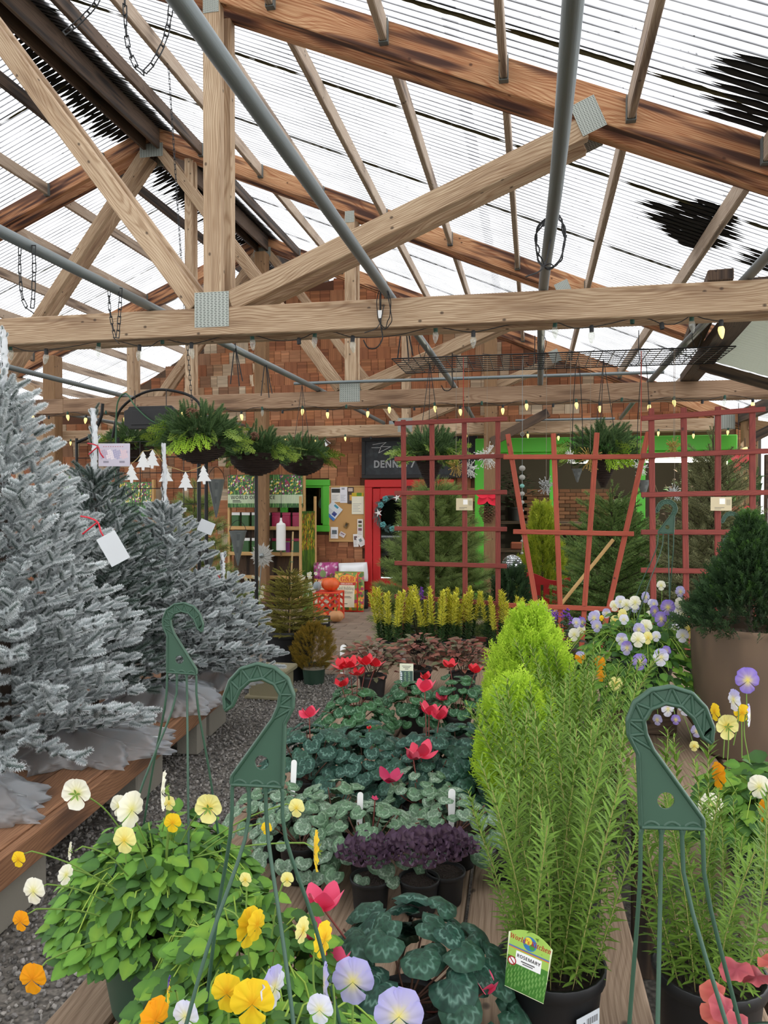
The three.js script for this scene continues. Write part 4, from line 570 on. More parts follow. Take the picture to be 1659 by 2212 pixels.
// white plant labels
{
  const stake = (label, p, h, w = 0.018, yaw = 0) => { const s = new THREE.Shape(); s.moveTo(-w * 0.35, 0); s.lineTo(-w / 2, h * 0.5); s.lineTo(-w / 2, h - w / 2); s.absarc(0, h - w / 2, w / 2, Math.PI, 0, true); s.lineTo(w / 2, h * 0.5); s.lineTo(w * 0.35, 0); s.closePath(); const m = one('plant_label', new THREE.ExtrudeGeometry(s, { depth: 0.001, bevelEnabled: false }), M.white, label, 'plant label', p, yaw, 'white plant labels'); m.rotation.x = -0.15; return m; };
  stake('white stake label standing at the edge of the bronze shrub', [-1.119, 0.78, -4.432], 0.17, 0.04); stake('white stake label among the bronze leaves near the barcode card', [-0.784, 0.8, -4.599], 0.13, 0.035); stake('long barcode label in the middle silver cyclamen', [-0.518, 0.76, -2.247], 0.16, 0.018, 0.3); stake('wide barcode label in the labelled black pot', [-0.253, 0.78, -2.385], 0.12, 0.024, 0.5); stake('short white label tip beside the left hook', [-0.805, 0.8, -2.494], 0.12, 0.02); stake('grey label in the purple kale', [-0.336, 0.74, -2.148], 0.1, 0.016);
  const card = canvasTex(128, 192, (g, w, h) => { g.fillStyle = '#e6e8cf'; g.fillRect(0, 0, w, h); g.fillStyle = '#49615a'; g.fillRect(4, 70, 120, 118); g.fillStyle = '#444'; g.font = '15px sans-serif'; g.fillRect(22, 22, 84, 5); g.fillRect(32, 36, 64, 5); g.fillRect(48, 50, 34, 5); for (let i = 0; i < 30; i++) { g.fillStyle = i % 3 ? '#7d9a78' : '#d8dfe6'; g.beginPath(); g.arc(10 + (i * 37) % 110, 80 + (i * 53) % 100, 7, 0, 7); g.fill(); } });
  one('plant_card', new THREE.BoxGeometry(0.075, 0.11, 0.002), std({ map: card, roughness: 0.4 }), 'cream and green plant picture card before the bronze shrubs', 'plant card', [-0.687, 0.86, -4.151], 0.1);
  const rose = canvasTex(256, 384, (g, w, h) => { g.fillStyle = '#e9eec8'; g.fillRect(0, 0, w, h); g.fillStyle = '#a9cf63'; g.fillRect(10, 10, 236, 190); g.fillStyle = '#4f8a3a'; g.fillRect(10, 200, 236, 180); for (let i = 0; i < 300; i++) { g.strokeStyle = ['#7db35a', '#39702b', '#9cc878'][i % 3]; g.lineWidth = 3; g.beginPath(); const x = 12 + (i * 71) % 232, y = 250 + (i * 47) % 128; g.moveTo(x, y); g.lineTo(x + 6, y - 26); g.stroke(); }
    g.fillStyle = '#3f7fc0'; g.beginPath(); g.arc(128, 96, 40, 0, 7); g.fill(); g.fillStyle = '#e6d84a'; g.beginPath(); g.arc(118, 84, 22, 0, 7); g.fill(); g.fillStyle = '#4a9a48'; g.beginPath(); g.arc(142, 110, 16, 0, 7); g.fill(); g.fillStyle = '#b3242c'; g.font = 'italic bold 38px serif'; g.fillText("World's Kitchen", 8, 104, 240); g.fillStyle = '#5a79b8'; g.fillRect(10, 140, 236, 8); g.fillStyle = '#e08a3a'; g.fillRect(10, 148, 236, 6); g.fillStyle = '#fff'; g.fillRect(56, 160, 150, 74); g.fillStyle = '#222'; g.font = 'bold 27px sans-serif'; g.fillText('ROSEMARY', 62, 194, 138); g.fillStyle = '#666'; g.fillRect(90, 206, 80, 7); g.fillRect(100, 218, 60, 6); g.strokeStyle = '#b3242c'; g.lineWidth = 6; g.fillStyle = '#fff'; g.beginPath(); g.arc(38, 226, 22, 0, 7); g.fill(); g.stroke(); g.beginPath(); g.moveTo(24, 212); g.lineTo(52, 240); g.stroke(); });
  const s = new THREE.Shape(); s.moveTo(-0.034, -0.03); s.lineTo(-0.038, 0.05); s.quadraticCurveTo(0, 0.075, 0.038, 0.05); s.lineTo(0.034, -0.03); s.closePath(); const rg = new THREE.ExtrudeGeometry(s, { depth: 0.001, bevelEnabled: false }); { const p = rg.attributes.position, uv = rg.attributes.uv; for (let i = 0; i < p.count; i++) uv.setXY(i, (p.getX(i) + 0.038) / 0.076, (p.getY(i) + 0.03) / 0.1); }
  rg.scale(1.15, 1.35, 1); const m = one('rosemary_card', rg, std({ map: rose, roughness: 0.35 }), 'green and white picture card reading ROSEMARY in the nearest tub', 'plant card', [-0.013, 0.903, -1.474], -0.35); m.rotation.z = -0.12;
  const bar = canvasTex(128, 128, (g) => { g.fillStyle = '#dfe6ee'; g.fillRect(0, 0, 128, 128); g.fillStyle = '#333'; for (let i = 0; i < 16; i++) g.fillRect(56 + i * 4, 20, 1 + (i * 7) % 3, 30); g.fillStyle = '#223'; g.font = 'bold 24px sans-serif'; g.fillText('120', 8, 46); g.fillStyle = '#8893a0'; for (let i = 0; i < 4; i++) g.fillRect(8, 66 + i * 14, 100 - i * 14, 5); });
  M.barcode = std({ map: bar, roughness: 0.4 });
}
// ---------- rosemary, cypress, shrubs ----------
function stalk({ L, n, nl, w, root, tip, stem, wob = 0.02, ang = 0.8, fold = 0.2, shape, topFrac = 0 }) {   // upright stem with opposite leaves
  const gs = [], bend = [R(-wob, wob), R(-wob, wob)], pt = (t) => V(bend[0] * t * t, L * t, bend[1] * t * t);
  const lf = [0, 1, 2].map((k) => leaf({ L: nl, W: w, n: 3, mid: root.map((x) => x * (0.85 + k * 0.15)), edge: tip.map((x) => x * (0.85 + k * 0.15)), fold, curl: 0.15, shape }));
  for (let i = 0; i < n; i++) { const t = 0.04 + 0.96 * (i + 0.5) / n, a = i * 2.399 + R(-0.3, 0.3), up = ang * (1 - 0.45 * t), d = V(Math.cos(a) * Math.sin(up), Math.cos(up), Math.sin(a) * Math.sin(up)); tmpO.scale.setScalar(1); orient(tmpO, pt(t), d, V(-d.x * 0.6, 1, -d.z * 0.6)); tmpO.scale.setScalar(R(0.75, 1.15) * (t > 0.93 ? 0.65 : 1)); tmpO.updateMatrix(); gs.push(lf[i % 3].clone().applyMatrix4(tmpO.matrix)); }
  gs.push(tint(tube([[0, 0, 0], pt(0.5).toArray(), pt(1).toArray()], 0.0022, 5, 4), stem)); return merge(gs);
}
const rosG = [0, 1, 2, 3, 4].map((k) => stalk({ L: 1, n: 115, nl: 0.075, w: 0.0165, root: [0.2, 0.32, 0.045], tip: [0.1, 0.2, 0.03], stem: [0.5, 0.46, 0.17], wob: 0.14, ang: 1.3, shape: (t) => Math.sin(Math.PI * (0.1 + 0.85 * t)) }));
const rosemary = (label, p, n, H, r, group = 'rosemary tubs') => { const t = thing('rosemary', label, 'rosemary', p, 0, group); addPot(t, 0.106, 0.19); for (let i = 0; i < n; i++) { const u = Math.sqrt((i + 0.5) / n), a = i * 2.399, m = part(t, 'stem', pick(rosG), M.leafy); m.position.set(Math.cos(a) * u * 0.085, 0.17, Math.sin(a) * u * 0.085); m.quaternion.copy(toDir(V(Math.cos(a) * u * r + R(-0.06, 0.06), 1, Math.sin(a) * u * r + R(-0.06, 0.06)), R(0, 6))); m.scale.setScalar(H * R(0.7, 1.08)); } return t; };
{ const a = rosemary('nearest rosemary in a black tub with green picture card', onB([0.035, 0.86, -1.601]), 30, 0.47, 0.24); part(a, 'price_sticker', new THREE.BoxGeometry(0.06, 0.06, 0.001), M.barcode, [0.069, 0.11, 0.078], [0.1, 0.72, 0]); }
rosemary('rosemary in a black tub behind the tall green hook', [[0.327, 0.86, -1.634][0] + 0.02, 0.672, [0.327, 0.86, -1.634][2]], 26, 0.44, 0.3);
rosemary('dense rosemary behind the nearest tub', [0.08, 0.672, -2.08], 34, 0.48, 0.26); rosemary('rosemary farthest back beside the board bench', [0.16, 0.672, -2.75], 30, 0.46, 0.28);
{ const m = rosG[1]; const t = thing('rosemary', 'thin lone rosemary sprig leaning out over the bare plank', 'rosemary', [[-0.075, 0.7, -2.098][0], 0.672, -2.3], 0, 'rosemary tubs'); addPot(t, 0.05, 0.08); for (const [dx, s] of [[-0.13, 0.27], [-0.05, 0.23]]) { const q = part(t, 'stem', m, M.leafy, [0, 0.06, 0]); q.quaternion.copy(toDir(V(dx * 1.2, 1, 0.1), 1)); q.scale.setScalar(s); } }
const limeSpray = [0, 1, 2].map(() => spray({ L: 0.11, n: 12, w: 0.0042, root: [0.3, 0.48, 0.035], tip: [0.52, 0.72, 0.06], side: 0.5, sub: 4, cup: 0.5 }));
const oliveSpray = [0, 1].map(() => spray({ L: 0.11, n: 10, w: 0.005, root: [0.2, 0.17, 0.03], tip: [0.42, 0.27, 0.04], side: 0.5, sub: 4, cup: 0.4 }));
const goldSpray = [0, 1].map(() => spray({ L: 0.16, n: 10, w: 0.008, root: [0.2, 0.3, 0.03], tip: [0.5, 0.56, 0.05], side: 0.5, sub: 4, cup: 0.4 }));
const yewSpray = [0, 1].map(() => spray({ L: 0.13, n: 12, w: 0.008, root: [0.022, 0.05, 0.022], tip: [0.05, 0.1, 0.035], side: 0.45, sub: 3, cup: 0.4 }));
const cedarSpray = [0, 1].map(() => spray({ L: 0.2, n: 14, w: 0.009, root: [0.1, 0.2, 0.03], tip: [0.3, 0.42, 0.06], side: 0.45, sub: 4, cup: 0.15 }));
// bush filled with upright sprays; prof(f) is the radius at height share f
function bush(t, geos, { H, prof, n, y0 = 0, up = 0.8, s = 1, mat = M.leafy, inner = 0.35 }) {
  const list = []; for (let i = 0; i < n; i++) { const f = rnd(), r = prof(f) * Math.sqrt(inner + (1 - inner) * rnd()), a = R(0, 6.283), d = V(Math.cos(a), up + f * 0.9 + R(-0.2, 0.3), Math.sin(a)); list.push(place(V(Math.cos(a) * r, y0 + H * f, Math.sin(a) * r), d, s * R(0.7, 1.2))); }
  geos.forEach((g, k) => instanced(t, 'foliage', g, mat, list.filter((_, i) => i % geos.length === k)));
}
{ const t = thing('lemon_cypress', 'bright lime green lemon cypress column between cyclamens and rosemary', 'cypress', [[-0.015, 0.67, -3.142][0], 0.672, -3.02], 0); addPot(t, 0.09, 0.15); part(t, 'trunk', cyl(0.006, 0.012, 0.6, 6), M.brownStem, [0, 0.4, 0]); bush(t, limeSpray, { H: 0.56, y0: 0.1, prof: (f) => 0.16 * Math.pow(Math.sin(Math.PI * (0.2 + 0.78 * f)), 1.1) + 0.004, n: 1100, up: 1.5, s: 0.95 }); }
{ const t = thing('lemon_cypress', 'lower lime green cypress in front of the bright column', 'cypress', [[-0.052, 0.72, -2.683][0], 0.672, -2.62], 0); addPot(t, 0.08, 0.14); part(t, 'trunk', cyl(0.005, 0.01, 0.3, 6), M.brownStem, [0, 0.25, 0]); bush(t, limeSpray, { H: 0.38, y0: 0.1, prof: (f) => 0.12 * Math.pow(Math.sin(Math.PI * (0.2 + 0.75 * f)), 0.8), n: 520, up: 1.5, s: 0.9 }); }
const euG = [0, 1, 2, 3].map(() => { const low = stalk({ L: 0.16, n: 40, nl: 0.04, w: 0.02, root: [0.035, 0.09, 0.025], tip: [0.05, 0.11, 0.03], stem: [0.1, 0.1, 0.04], ang: 1.1 }), hi = stalk({ L: 0.24, n: 66, nl: 0.04, w: 0.019, root: [0.26, 0.34, 0.03], tip: [0.95, 0.82, 0.09], stem: [0.3, 0.34, 0.08], ang: 1.1 }); hi.translate(0, 0.14, 0); return merge([low, hi]); });
const euonymus = (label, p, n, r) => { const t = thing('golden_euonymus', label, 'shrub', p, 0, 'golden shrubs before the trellis'); addPot(t, 0.09, 0.14); for (let i = 0; i < n; i++) { const u = Math.sqrt((i + 0.5) / n), a = i * 2.399, m = part(t, 'stem', pick(euG), M.leafy, [Math.cos(a) * u * r, 0.1, Math.sin(a) * u * r]); m.quaternion.copy(toDir(V(Math.cos(a) * u * 0.25, 1, Math.sin(a) * u * 0.25), R(0, 6))); m.scale.setScalar(R(0.8, 1.12)); } };
euonymus('golden shrub beside the walkway at the corner of the bench', onB([-0.984, 0.67, -5.415]), 13, 0.11); euonymus('tallest golden shrub in the middle before the square trellis', onB([-0.681, 0.67, -5.475]), 15, 0.12); euonymus('golden shrub behind the bronze one beside the tallest', onB([-0.512, 0.67, -5.626]), 8, 0.08); euonymus('golden shrub next to the lemon cypress', onB([-0.247, 0.67, -5.56]), 9, 0.1);
const bronzeL = [[0.2, 0.07, 0.05], [0.26, 0.1, 0.065], [0.14, 0.08, 0.05], [0.12, 0.12, 0.06]].map((c) => leaf({ L: 0.042, W: 0.026, n: 4, mid: c, edge: c.map((x) => x * 1.25), fold: 0.2, curl: 0.3 }));
const leafyShrub = (name, label, cat, p, { H, r, n, ls, leaves, pot = [0.08, 0.13], group, mat = M.leafy, up = 0.4, parts = true }) => { const t = thing(name, label, cat, p, 0, group); if (pot) addPot(t, ...pot); const y0 = pot ? pot[1] : 0; const st = []; for (let i = 0; i < 9; i++) { const a = i * 2.4; st.push(tube([[0, y0 * 0.8, 0], [Math.cos(a) * r * 0.4, y0 + H * 0.5, Math.sin(a) * r * 0.4], [Math.cos(a) * r * 0.8, y0 + H * 0.85, Math.sin(a) * r * 0.8]], 0.0025, 5, 4)); } part(t, 'stems', merge(st), M.brownStem).userData.kind = 'stuff';
  const rest = []; for (let i = 0; i < n; i++) { const a = R(0, 6.283), f = Math.pow(rnd(), 0.7), u = Math.sqrt(rnd()), rr = r * u * Math.sin(Math.PI * (0.25 + 0.6 * f)), q = V(Math.cos(a) * rr, y0 + H * f * (1 - 0.25 * u * u), Math.sin(a) * rr), d = V(Math.cos(a) * (0.5 + u), up + R(-0.4, 0.4), Math.sin(a) * (0.5 + u)), nn = V(-Math.cos(a) * 0.2, 1, -Math.sin(a) * 0.2 + 0.3), s = (ls || 1) * R(0.7, 1.2);
    if (parts && i < 300) { const m = part(t, 'leaf', pick(leaves), mat); orient(m, q, d, nn); m.scale.setScalar(s); } else rest.push(om(q, d, nn, s)); }
  if (rest.length) instanced(t, 'foliage', leaves[0], mat, rest); return t; };
leafyShrub('bronze_shrub', 'bronze leaved shrub at the corner above the scarlet cyclamen', 'shrub', onB([-0.916, 0.85, -4.336]), { H: 0.2, r: 0.22, n: 260, ls: 1.25, leaves: bronzeL, group: 'bronze shrubs' }); leafyShrub('bronze_shrub', 'bronze leaved shrub behind the cream plant card', 'shrub', onB([-0.682, 0.85, -4.581]), { H: 0.2, r: 0.18, n: 240, ls: 1.25, leaves: bronzeL, group: 'bronze shrubs' }); leafyShrub('bronze_shrub', 'dark red leaved shrub beside the lemon cypress', 'shrub', onB([-0.41, 0.85, -4.5]), { H: 0.2, r: 0.17, n: 240, ls: 1.25, leaves: bronzeL, group: 'bronze shrubs' });
const darkL = [[0.05, 0.07, 0.04], [0.08, 0.06, 0.05], [0.04, 0.09, 0.04]].map((c) => leaf({ L: 0.045, W: 0.02, n: 4, mid: c, edge: c, fold: 0.2, curl: 0.2 }));
const purpleBloom = [0, 1].map((k) => { const gs = []; for (let i = 0; i < 26; i++) { const a = i * 2.399, y = R(0, 0.055), r = 0.016 * (1 - y / 0.09); gs.push(tint(xf(new THREE.OctahedronGeometry(0.0055, 0), [Math.cos(a) * r, y, Math.sin(a) * r]), pick([[0.2, 0.06, 0.42], [0.28, 0.1, 0.5], [0.14, 0.04, 0.3]]))); } return merge(gs); });
const purpleShrub = (label, p, n, H, r) => { const t = leafyShrub('purple_shrub', label, 'shrub', p, { H, r, n: 150, leaves: darkL, group: 'purple flowering shrubs' }); for (let i = 0; i < n; i++) { const a = i * 2.399, u = Math.sqrt((i + 0.5) / n); part(t, 'flower', purpleBloom[i % 2], M.leafy, [Math.cos(a) * u * r * 0.9, 0.13 + H * (1.05 - 0.25 * u * u), Math.sin(a) * u * r * 0.9], [R(-0.4, 0.4), 0, R(-0.4, 0.4)]); } };
purpleShrub('purple flowering shrub behind the lemon cypress tip', [[0.018, 0.867, -5][0], 0.672, -5.05], 20, 0.28, 0.16); purpleShrub('dark shrub with few purple flowers between golden shrubs', [[-0.856, 0.696, -5.75][0], 0.672, -5.7], 7, 0.3, 0.12); purpleShrub('dark leaved shrub with purple tips before the fan trellis', [[0.243, 0.894, -4.9][0] - 0.08, 0.672, -4.95], 6, 0.27, 0.15);
{ const c = [[0.32, 0.38, 0.3], [0.4, 0.45, 0.38]].map((k) => leaf({ L: 0.06, W: 0.012, n: 4, mid: k, edge: k, fold: 0.2, curl: 0.7 })); leafyShrub('silver_plant', 'narrow silver leaved plant tucked behind the lemon cypress', 'plant', [[-0.161, 0.94, -4.3][0] + 0.1, 0.672, -4.35], { H: 0.2, r: 0.14, n: 130, leaves: c }); }
// ---------- hanging baskets with green plastic hooks ----------
const hookG = (() => {   // plate with crescent hook, 0.176 m tall; straight edge at -x, mouth towards +x
  const k = 0.000525, pt = ([x, y]) => [(x - 1440) * k, (1755 - y) * k], outer = [[1372, 1600], [1352, 1560], [1350, 1528], [1364, 1490], [1398, 1463], [1440, 1455], [1482, 1468], [1510, 1498], [1526, 1540], [1523, 1572]], inner = [[1505, 1560], [1486, 1520], [1460, 1496], [1428, 1490], [1398, 1503], [1383, 1528], [1387, 1556], [1402, 1590]], plate = [[1506, 1735], [1508, 1755]], base = [[1378, 1755]];
  const all = [...outer, ...inner, ...plate, ...base].map(pt), s = new THREE.Shape(all.map((p) => new THREE.Vector2(...p)));
  const h = new THREE.Path(); h.absellipse((1430 - 1440) * k, (1755 - 1698) * k, 0.0095, 0.0095, 0, 6.2832, true); s.holes.push(h);
  const web = new THREE.ExtrudeGeometry(s, { depth: 0.003, bevelEnabled: false, curveSegments: 20 }); web.translate(0, 0, -0.0015);
  const dense = []; all.forEach((p, i) => { const q = all[(i + 1) % all.length], L = Math.hypot(q[0] - p[0], q[1] - p[1]), n = Math.max(1, Math.round(L / 0.006)); for (let j = 0; j < n; j++) dense.push([p[0] + (q[0] - p[0]) * j / n, p[1] + (q[1] - p[1]) * j / n, 0]); }); const rim = tube(dense, 0.0028, dense.length * 2, 5, true); rim.scale(1, 1, 2.0);
  const ribs = []; const o = outer.map(pt), i2 = inner.slice().reverse().map(pt); for (let q = 0; q < 8; q++) { ribs.push(rod([...o[q + 1], 0.001], [...i2[Math.min(7, q)], 0.001], 0.0022, 5)); ribs.push(rod([...o[q + 1], 0.001], [...i2[Math.min(7, q + 1)], 0.001], 0.0022, 5)); }
  const arch = []; for (let q = 0; q < 3; q++) { const x0 = pt([1378 + q * 43.3, 0])[0], x1 = pt([1378 + (q + 1) * 43.3, 0])[0]; arch.push(tube([[x0, -0.008, 0], [x0 * 0.85 + x1 * 0.15, 0.002, 0], [(x0 + x1) / 2, 0.006, 0], [x0 * 0.15 + x1 * 0.85, 0.002, 0], [x1, -0.008, 0]], 0.0028, 12, 5)); }
  return merge([web, rim, ...ribs, ...arch]);
})();
function hanger(t, { x = 0, y, z = 0, yaw = 0, flip = 1, tilt = 0, rim, r }) {   // hook whose plate ends at height y; four strands go down to the pot rim
  const h = part(t, 'hook', hookG, M.hook, [x, y, z], [0, yaw, tilt]); h.scale.x = flip;
  for (let q = 0; q < 4; q++) { const lx = (-0.0325 + q * 0.0225) * flip, a = Math.PI * (q < 2 ? (flip > 0 ? 0.82 : 0.82) + q * 0.5 * (q ? 1 : 0) : 0.3 - (q - 2) * 0.6), A = [x + lx * Math.cos(yaw), y - 0.006, z - lx * Math.sin(yaw)], ang = [2.5, -2.3, -0.7, 0.6][flip > 0 ? q : 3 - q] , B = [Math.cos(ang) * r, rim, -Math.sin(ang) * r];
    part(t, 'strand', tube([A, [A[0] * 0.98 + B[0] * 0.02, A[1] - 0.05, A[2]], [A[0] * 0.55 + B[0] * 0.45, A[1] * 0.55 + B[1] * 0.45, A[2] * 0.55 + B[2] * 0.45], B], 0.0026, 14, 6), M.hook); }
}
// pansies: five petals with a yellow eye
const petalG = {};
function petal(hex, eye) {
  const key = hex + eye; if (petalG[key]) return petalG[key];
  const c = S(hex), e = S(eye), P = [0, 0, 0.01], K = [e.r, e.g, e.b], I = [], N = 9;
  for (let k = 1; k <= 2; k++) for (let i = 0; i < N; i++) { const a = (i / (N - 1) - 0.5) * 2.5, f = k / 2, r = (0.62 + 0.38 * Math.cos(a * 0.9)) * f, wv = k === 2 ? 0.07 * Math.sin(i * 2.3) : 0.02; P.push(Math.sin(a) * r * 0.72, Math.cos(a * 0.62) * r, wv - 0.12 * f * f); const q = k === 1 ? 0.2 : 0; K.push(c.r + (e.r - c.r) * q, c.g + (e.g - c.g) * q, c.b + (e.b - c.b) * q); }
  for (let i = 0; i < N - 1; i++) I.push(0, 1 + i + 1, 1 + i, 1 + i, 1 + i + 1, 1 + N + i, 1 + i + 1, 1 + N + i + 1, 1 + N + i);
  const g = new THREE.BufferGeometry(); g.setAttribute('position', new THREE.Float32BufferAttribute(P, 3)); g.setAttribute('color', new THREE.Float32BufferAttribute(K, 3)); g.setIndex(I); g.computeVertexNormals(); return petalG[key] = noUv(g);
}
const calyxG = merge([0, 1, 2, 3, 4].map((k) => { const g = leaf({ L: 0.5, W: 0.16, n: 3, mid: [0.2, 0.32, 0.06], edge: [0.22, 0.36, 0.08], fold: 0.1, curl: 0.2 }); g.rotateX(-0.35); g.rotateZ(k * 1.257); g.translate(0, 0, -0.13); return g; }));
M.petal = leafMat({ roughness: 0.7, transmission: 0.3 });
const FC = { w: ['#f4f1e2', '#e8e07a'], c: ['#f1ea9c', '#e9c83a'], y: ['#f3cf2a', '#e0a010'], o: ['#f0a112', '#e08a08'], l: ['#b3aee2', '#f0e27a'], p: ['#8a74d0', '#f0e060'], b: ['#dcdcf0', '#e8e08a'], v: ['#46309a', '#f0c020'] };
function pansy(t, p, code, s, face, from, stemR = 0.0016) {   // p in the thing's own axes
  const [top, low] = code.length > 1 ? [code[0], code[1]] : [code, code], f = part(t, 'flower', calyxG, M.petal), n = V(...face).normalize();
  const upv = Math.abs(n.y) > 0.9 ? V(0, 0, -1) : UPV; orient(f, V(...p), upv, n); f.scale.setScalar(s);
  for (const [a, k, sz, z] of [[0.42, top, 1.05, 0], [-0.42, top, 1.05, 0.01], [1.5, low, 0.95, 0.03], [-1.5, low, 0.95, 0.03], [Math.PI, low, 1.08, 0.05]]) { const q = part(f, 'petal', petal(...FC[k]), M.petal, [0, 0, z], [0, 0, -a]); q.scale.setScalar(sz); }
  const b = V(...p).addScaledVector(n, -0.01); part(t, 'stalk', tube([from, [(from[0] + b.x) / 2 - n.x * 0.01, (from[1] + b.y) / 2 + 0.02, (from[2] + b.z) / 2], [b.x, b.y + 0.008, b.z], b.toArray()], stemR, 8, 5), M.stem);
}
const pansyLeaf = [[[0.115, 0.26, 0.035], [0.085, 0.21, 0.03]], [[0.16, 0.34, 0.045], [0.12, 0.28, 0.035]], [[0.075, 0.18, 0.035], [0.055, 0.14, 0.03]], [[0.2, 0.36, 0.04], [0.15, 0.3, 0.04]], [[0.05, 0.13, 0.03], [0.045, 0.11, 0.025]]].map(([m, e]) => leaf({ L: 1, W: 0.78, n: 9, mid: m, edge: e, fold: 0.15, curl: 0.25, scallop: 0.1, shape: (t) => 0.12 + Math.sin(Math.PI * Math.pow(Math.min(1, t * 0.97 + 0.03), 0.85)) * 0.9 }));
function pansyBasket(label, pos, { potR = 0.14, potH = 0.2, r = 0.3, h = 0.2, n = 300, extra = 350, ls = 0.04, flowers = [], hook, droop = 0.5, leaves = pansyLeaf, potMat = M.greenPot, cat = 'flower basket', auto = 0, codes = ['w'] }) {
  const t = thing('pansy_basket', label, cat, pos, 0, 'pansy baskets'); part(t, 'pot', potGeo(potR, potH, 0.74), potMat); part(t, 'soil', cyl(potR * 0.92, potR * 0.92, 0.01, 20), M.soil, [0, potH * 0.88, 0]);
  const rest = leaves.map(() => []), spot = () => { const u = Math.sqrt(rnd()), a = R(0, 6.283), lay = R(0.45, 1), x = Math.cos(a) * u * r, z = Math.sin(a) * u * r, y = potH + h * lay * (0.85 + 0.3 * Math.sin(a * 3 + pos[0] * 9) * u + R(-0.12, 0.12)) * (1 - 0.8 * u * u) - droop * Math.max(0, u - potR / r) * 0.18; return { p: V(x, y, z), d: V(Math.cos(a) * (0.3 + u) + R(-0.5, 0.5), R(-0.3, 0.45) - 0.4 * u, Math.sin(a) * (0.3 + u) + R(-0.5, 0.5)), n: V(Math.cos(a) * u * 0.6 + R(-0.3, 0.3), 1, Math.sin(a) * u * 0.6 + 0.3 + R(-0.3, 0.3)), s: ls * R(0.65, 1.25) }; };
  for (let i = 0; i < n; i++) { const q = spot(), m = part(t, 'leaf', pick(leaves), M.leafy); orient(m, q.p, q.d, q.n); m.scale.setScalar(q.s); }
  for (let i = 0; i < extra; i++) { const q = spot(); q.p.y -= 0.02; rest[i % leaves.length].push(om(q.p, q.d, q.n, q.s)); }
  rest.forEach((l, i) => { if (l.length) instanced(t, 'foliage', leaves[i % leaves.length], M.leafy, l); });
  const st = []; for (let i = 0; i < 40; i++) { const u = Math.sqrt(rnd()), a = R(0, 6.283); st.push(tube([[Math.cos(a) * u * potR * 0.6, potH * 0.86, Math.sin(a) * u * potR * 0.6], [Math.cos(a) * u * r * 0.7, potH + h * 0.55, Math.sin(a) * u * r * 0.7], [Math.cos(a) * u * r * 1.02, potH + h * (0.95 - 0.85 * u * u) - 0.02, Math.sin(a) * u * r * 1.02]], 0.0017, 6, 4)); } part(t, 'stems', merge(st), std({ color: S('#8aa540') })).userData.kind = 'stuff';
  for (const [w, code, s, face] of flowers) { const p = [w[0] - pos[0], w[1] - pos[1], w[2] - pos[2]], rr = Math.hypot(p[0], p[2]) || 1, k = Math.min(1, r * 0.55 / rr); pansy(t, p, code, s, face || [R(-0.6, 0.6), R(-0.1, 0.5), 1], [p[0] * k, Math.max(potH, p[1] - 0.13), p[2] * k]); }
  for (let i = 0; i < auto; i++) { const a = i * 2.399 + 0.4, u = Math.sqrt((i + 0.5) / auto); pansy(t, [Math.cos(a) * u * r, potH + h * (1.12 - 0.75 * u * u), Math.sin(a) * u * r], codes[i % codes.length], R(0.02, 0.03), [R(-0.7, 0.7), R(0, 0.7), 1], [Math.cos(a) * u * r * 0.6, potH + h * 0.3, Math.sin(a) * u * r * 0.6]); }
  if (hook) hanger(t, { ...hook, rim: potH, r: potR });
  return t;
}
const away = [-0.2, 0.1, -1], side1 = [1, 0.1, 0.35], side2 = [-1, 0.1, 0.4];
pansyBasket('white and yellow pansy basket on the bench edge above the gravel', [-0.825, 0.672, -1.6], { potR: 0.145, potH: 0.21, r: 0.225, h: 0.23, n: 300, extra: 1300, ls: 0.036, droop: 0.1, hook: { x: 0.048, y: 0.745, z: 0.0, yaw: 0.1, tilt: -0.05 }, flowers: [
  [[-0.876, 1.231, -1.35], 'w', 0.03, away], [[-0.847, 1.167, -1.457], 'w', 0.022, [0.1, 0.2, 1]], [[-0.761, 1.207, -1.352], 'w', 0.034, side1], [[-0.712, 1.237, -1.382], 'w', 0.036, side2], [[-0.623, 1.203, -1.399], 'c', 0.028, away], [[-0.692, 1.174, -1.385], 'y', 0.018, [0.2, -0.2, 1]], [[-0.758, 1.162, -1.321], 'c', 0.024, [0.1, -0.5, 1]], [[-0.86, 1.142, -1.301], 'w', 0.016, side2], [[-0.866, 1.097, -1.299], 'w', 0.018, side1], [[-0.987, 1.103, -1.326], 'y', 0.015, [0.1, -0.6, 1]], [[-0.926, 1.066, -1.287], 'w', 0.024, [0, 0.2, 1]], [[-0.917, 1.037, -1.237], 'o', 0.018, [0, -0.4, 1]], [[-0.864, 0.962, -1.196], 'o', 0.026, [0.1, -0.3, 1]], [[-0.471, 1.081, -1.223], 'y', 0.032, side1], [[-0.47, 1.183, -1.48], 'c', 0.018, [0, 0.2, 1]], [[-0.391, 1.165, -1.342], 'y', 0.034, side2], [[-0.722, 1.193, -1.43], 'c', 0.014, [0, 0, 1]], [[-0.512, 1.163, -1.42], 'y', 0.012, [0, 0.2, 1]] ] });
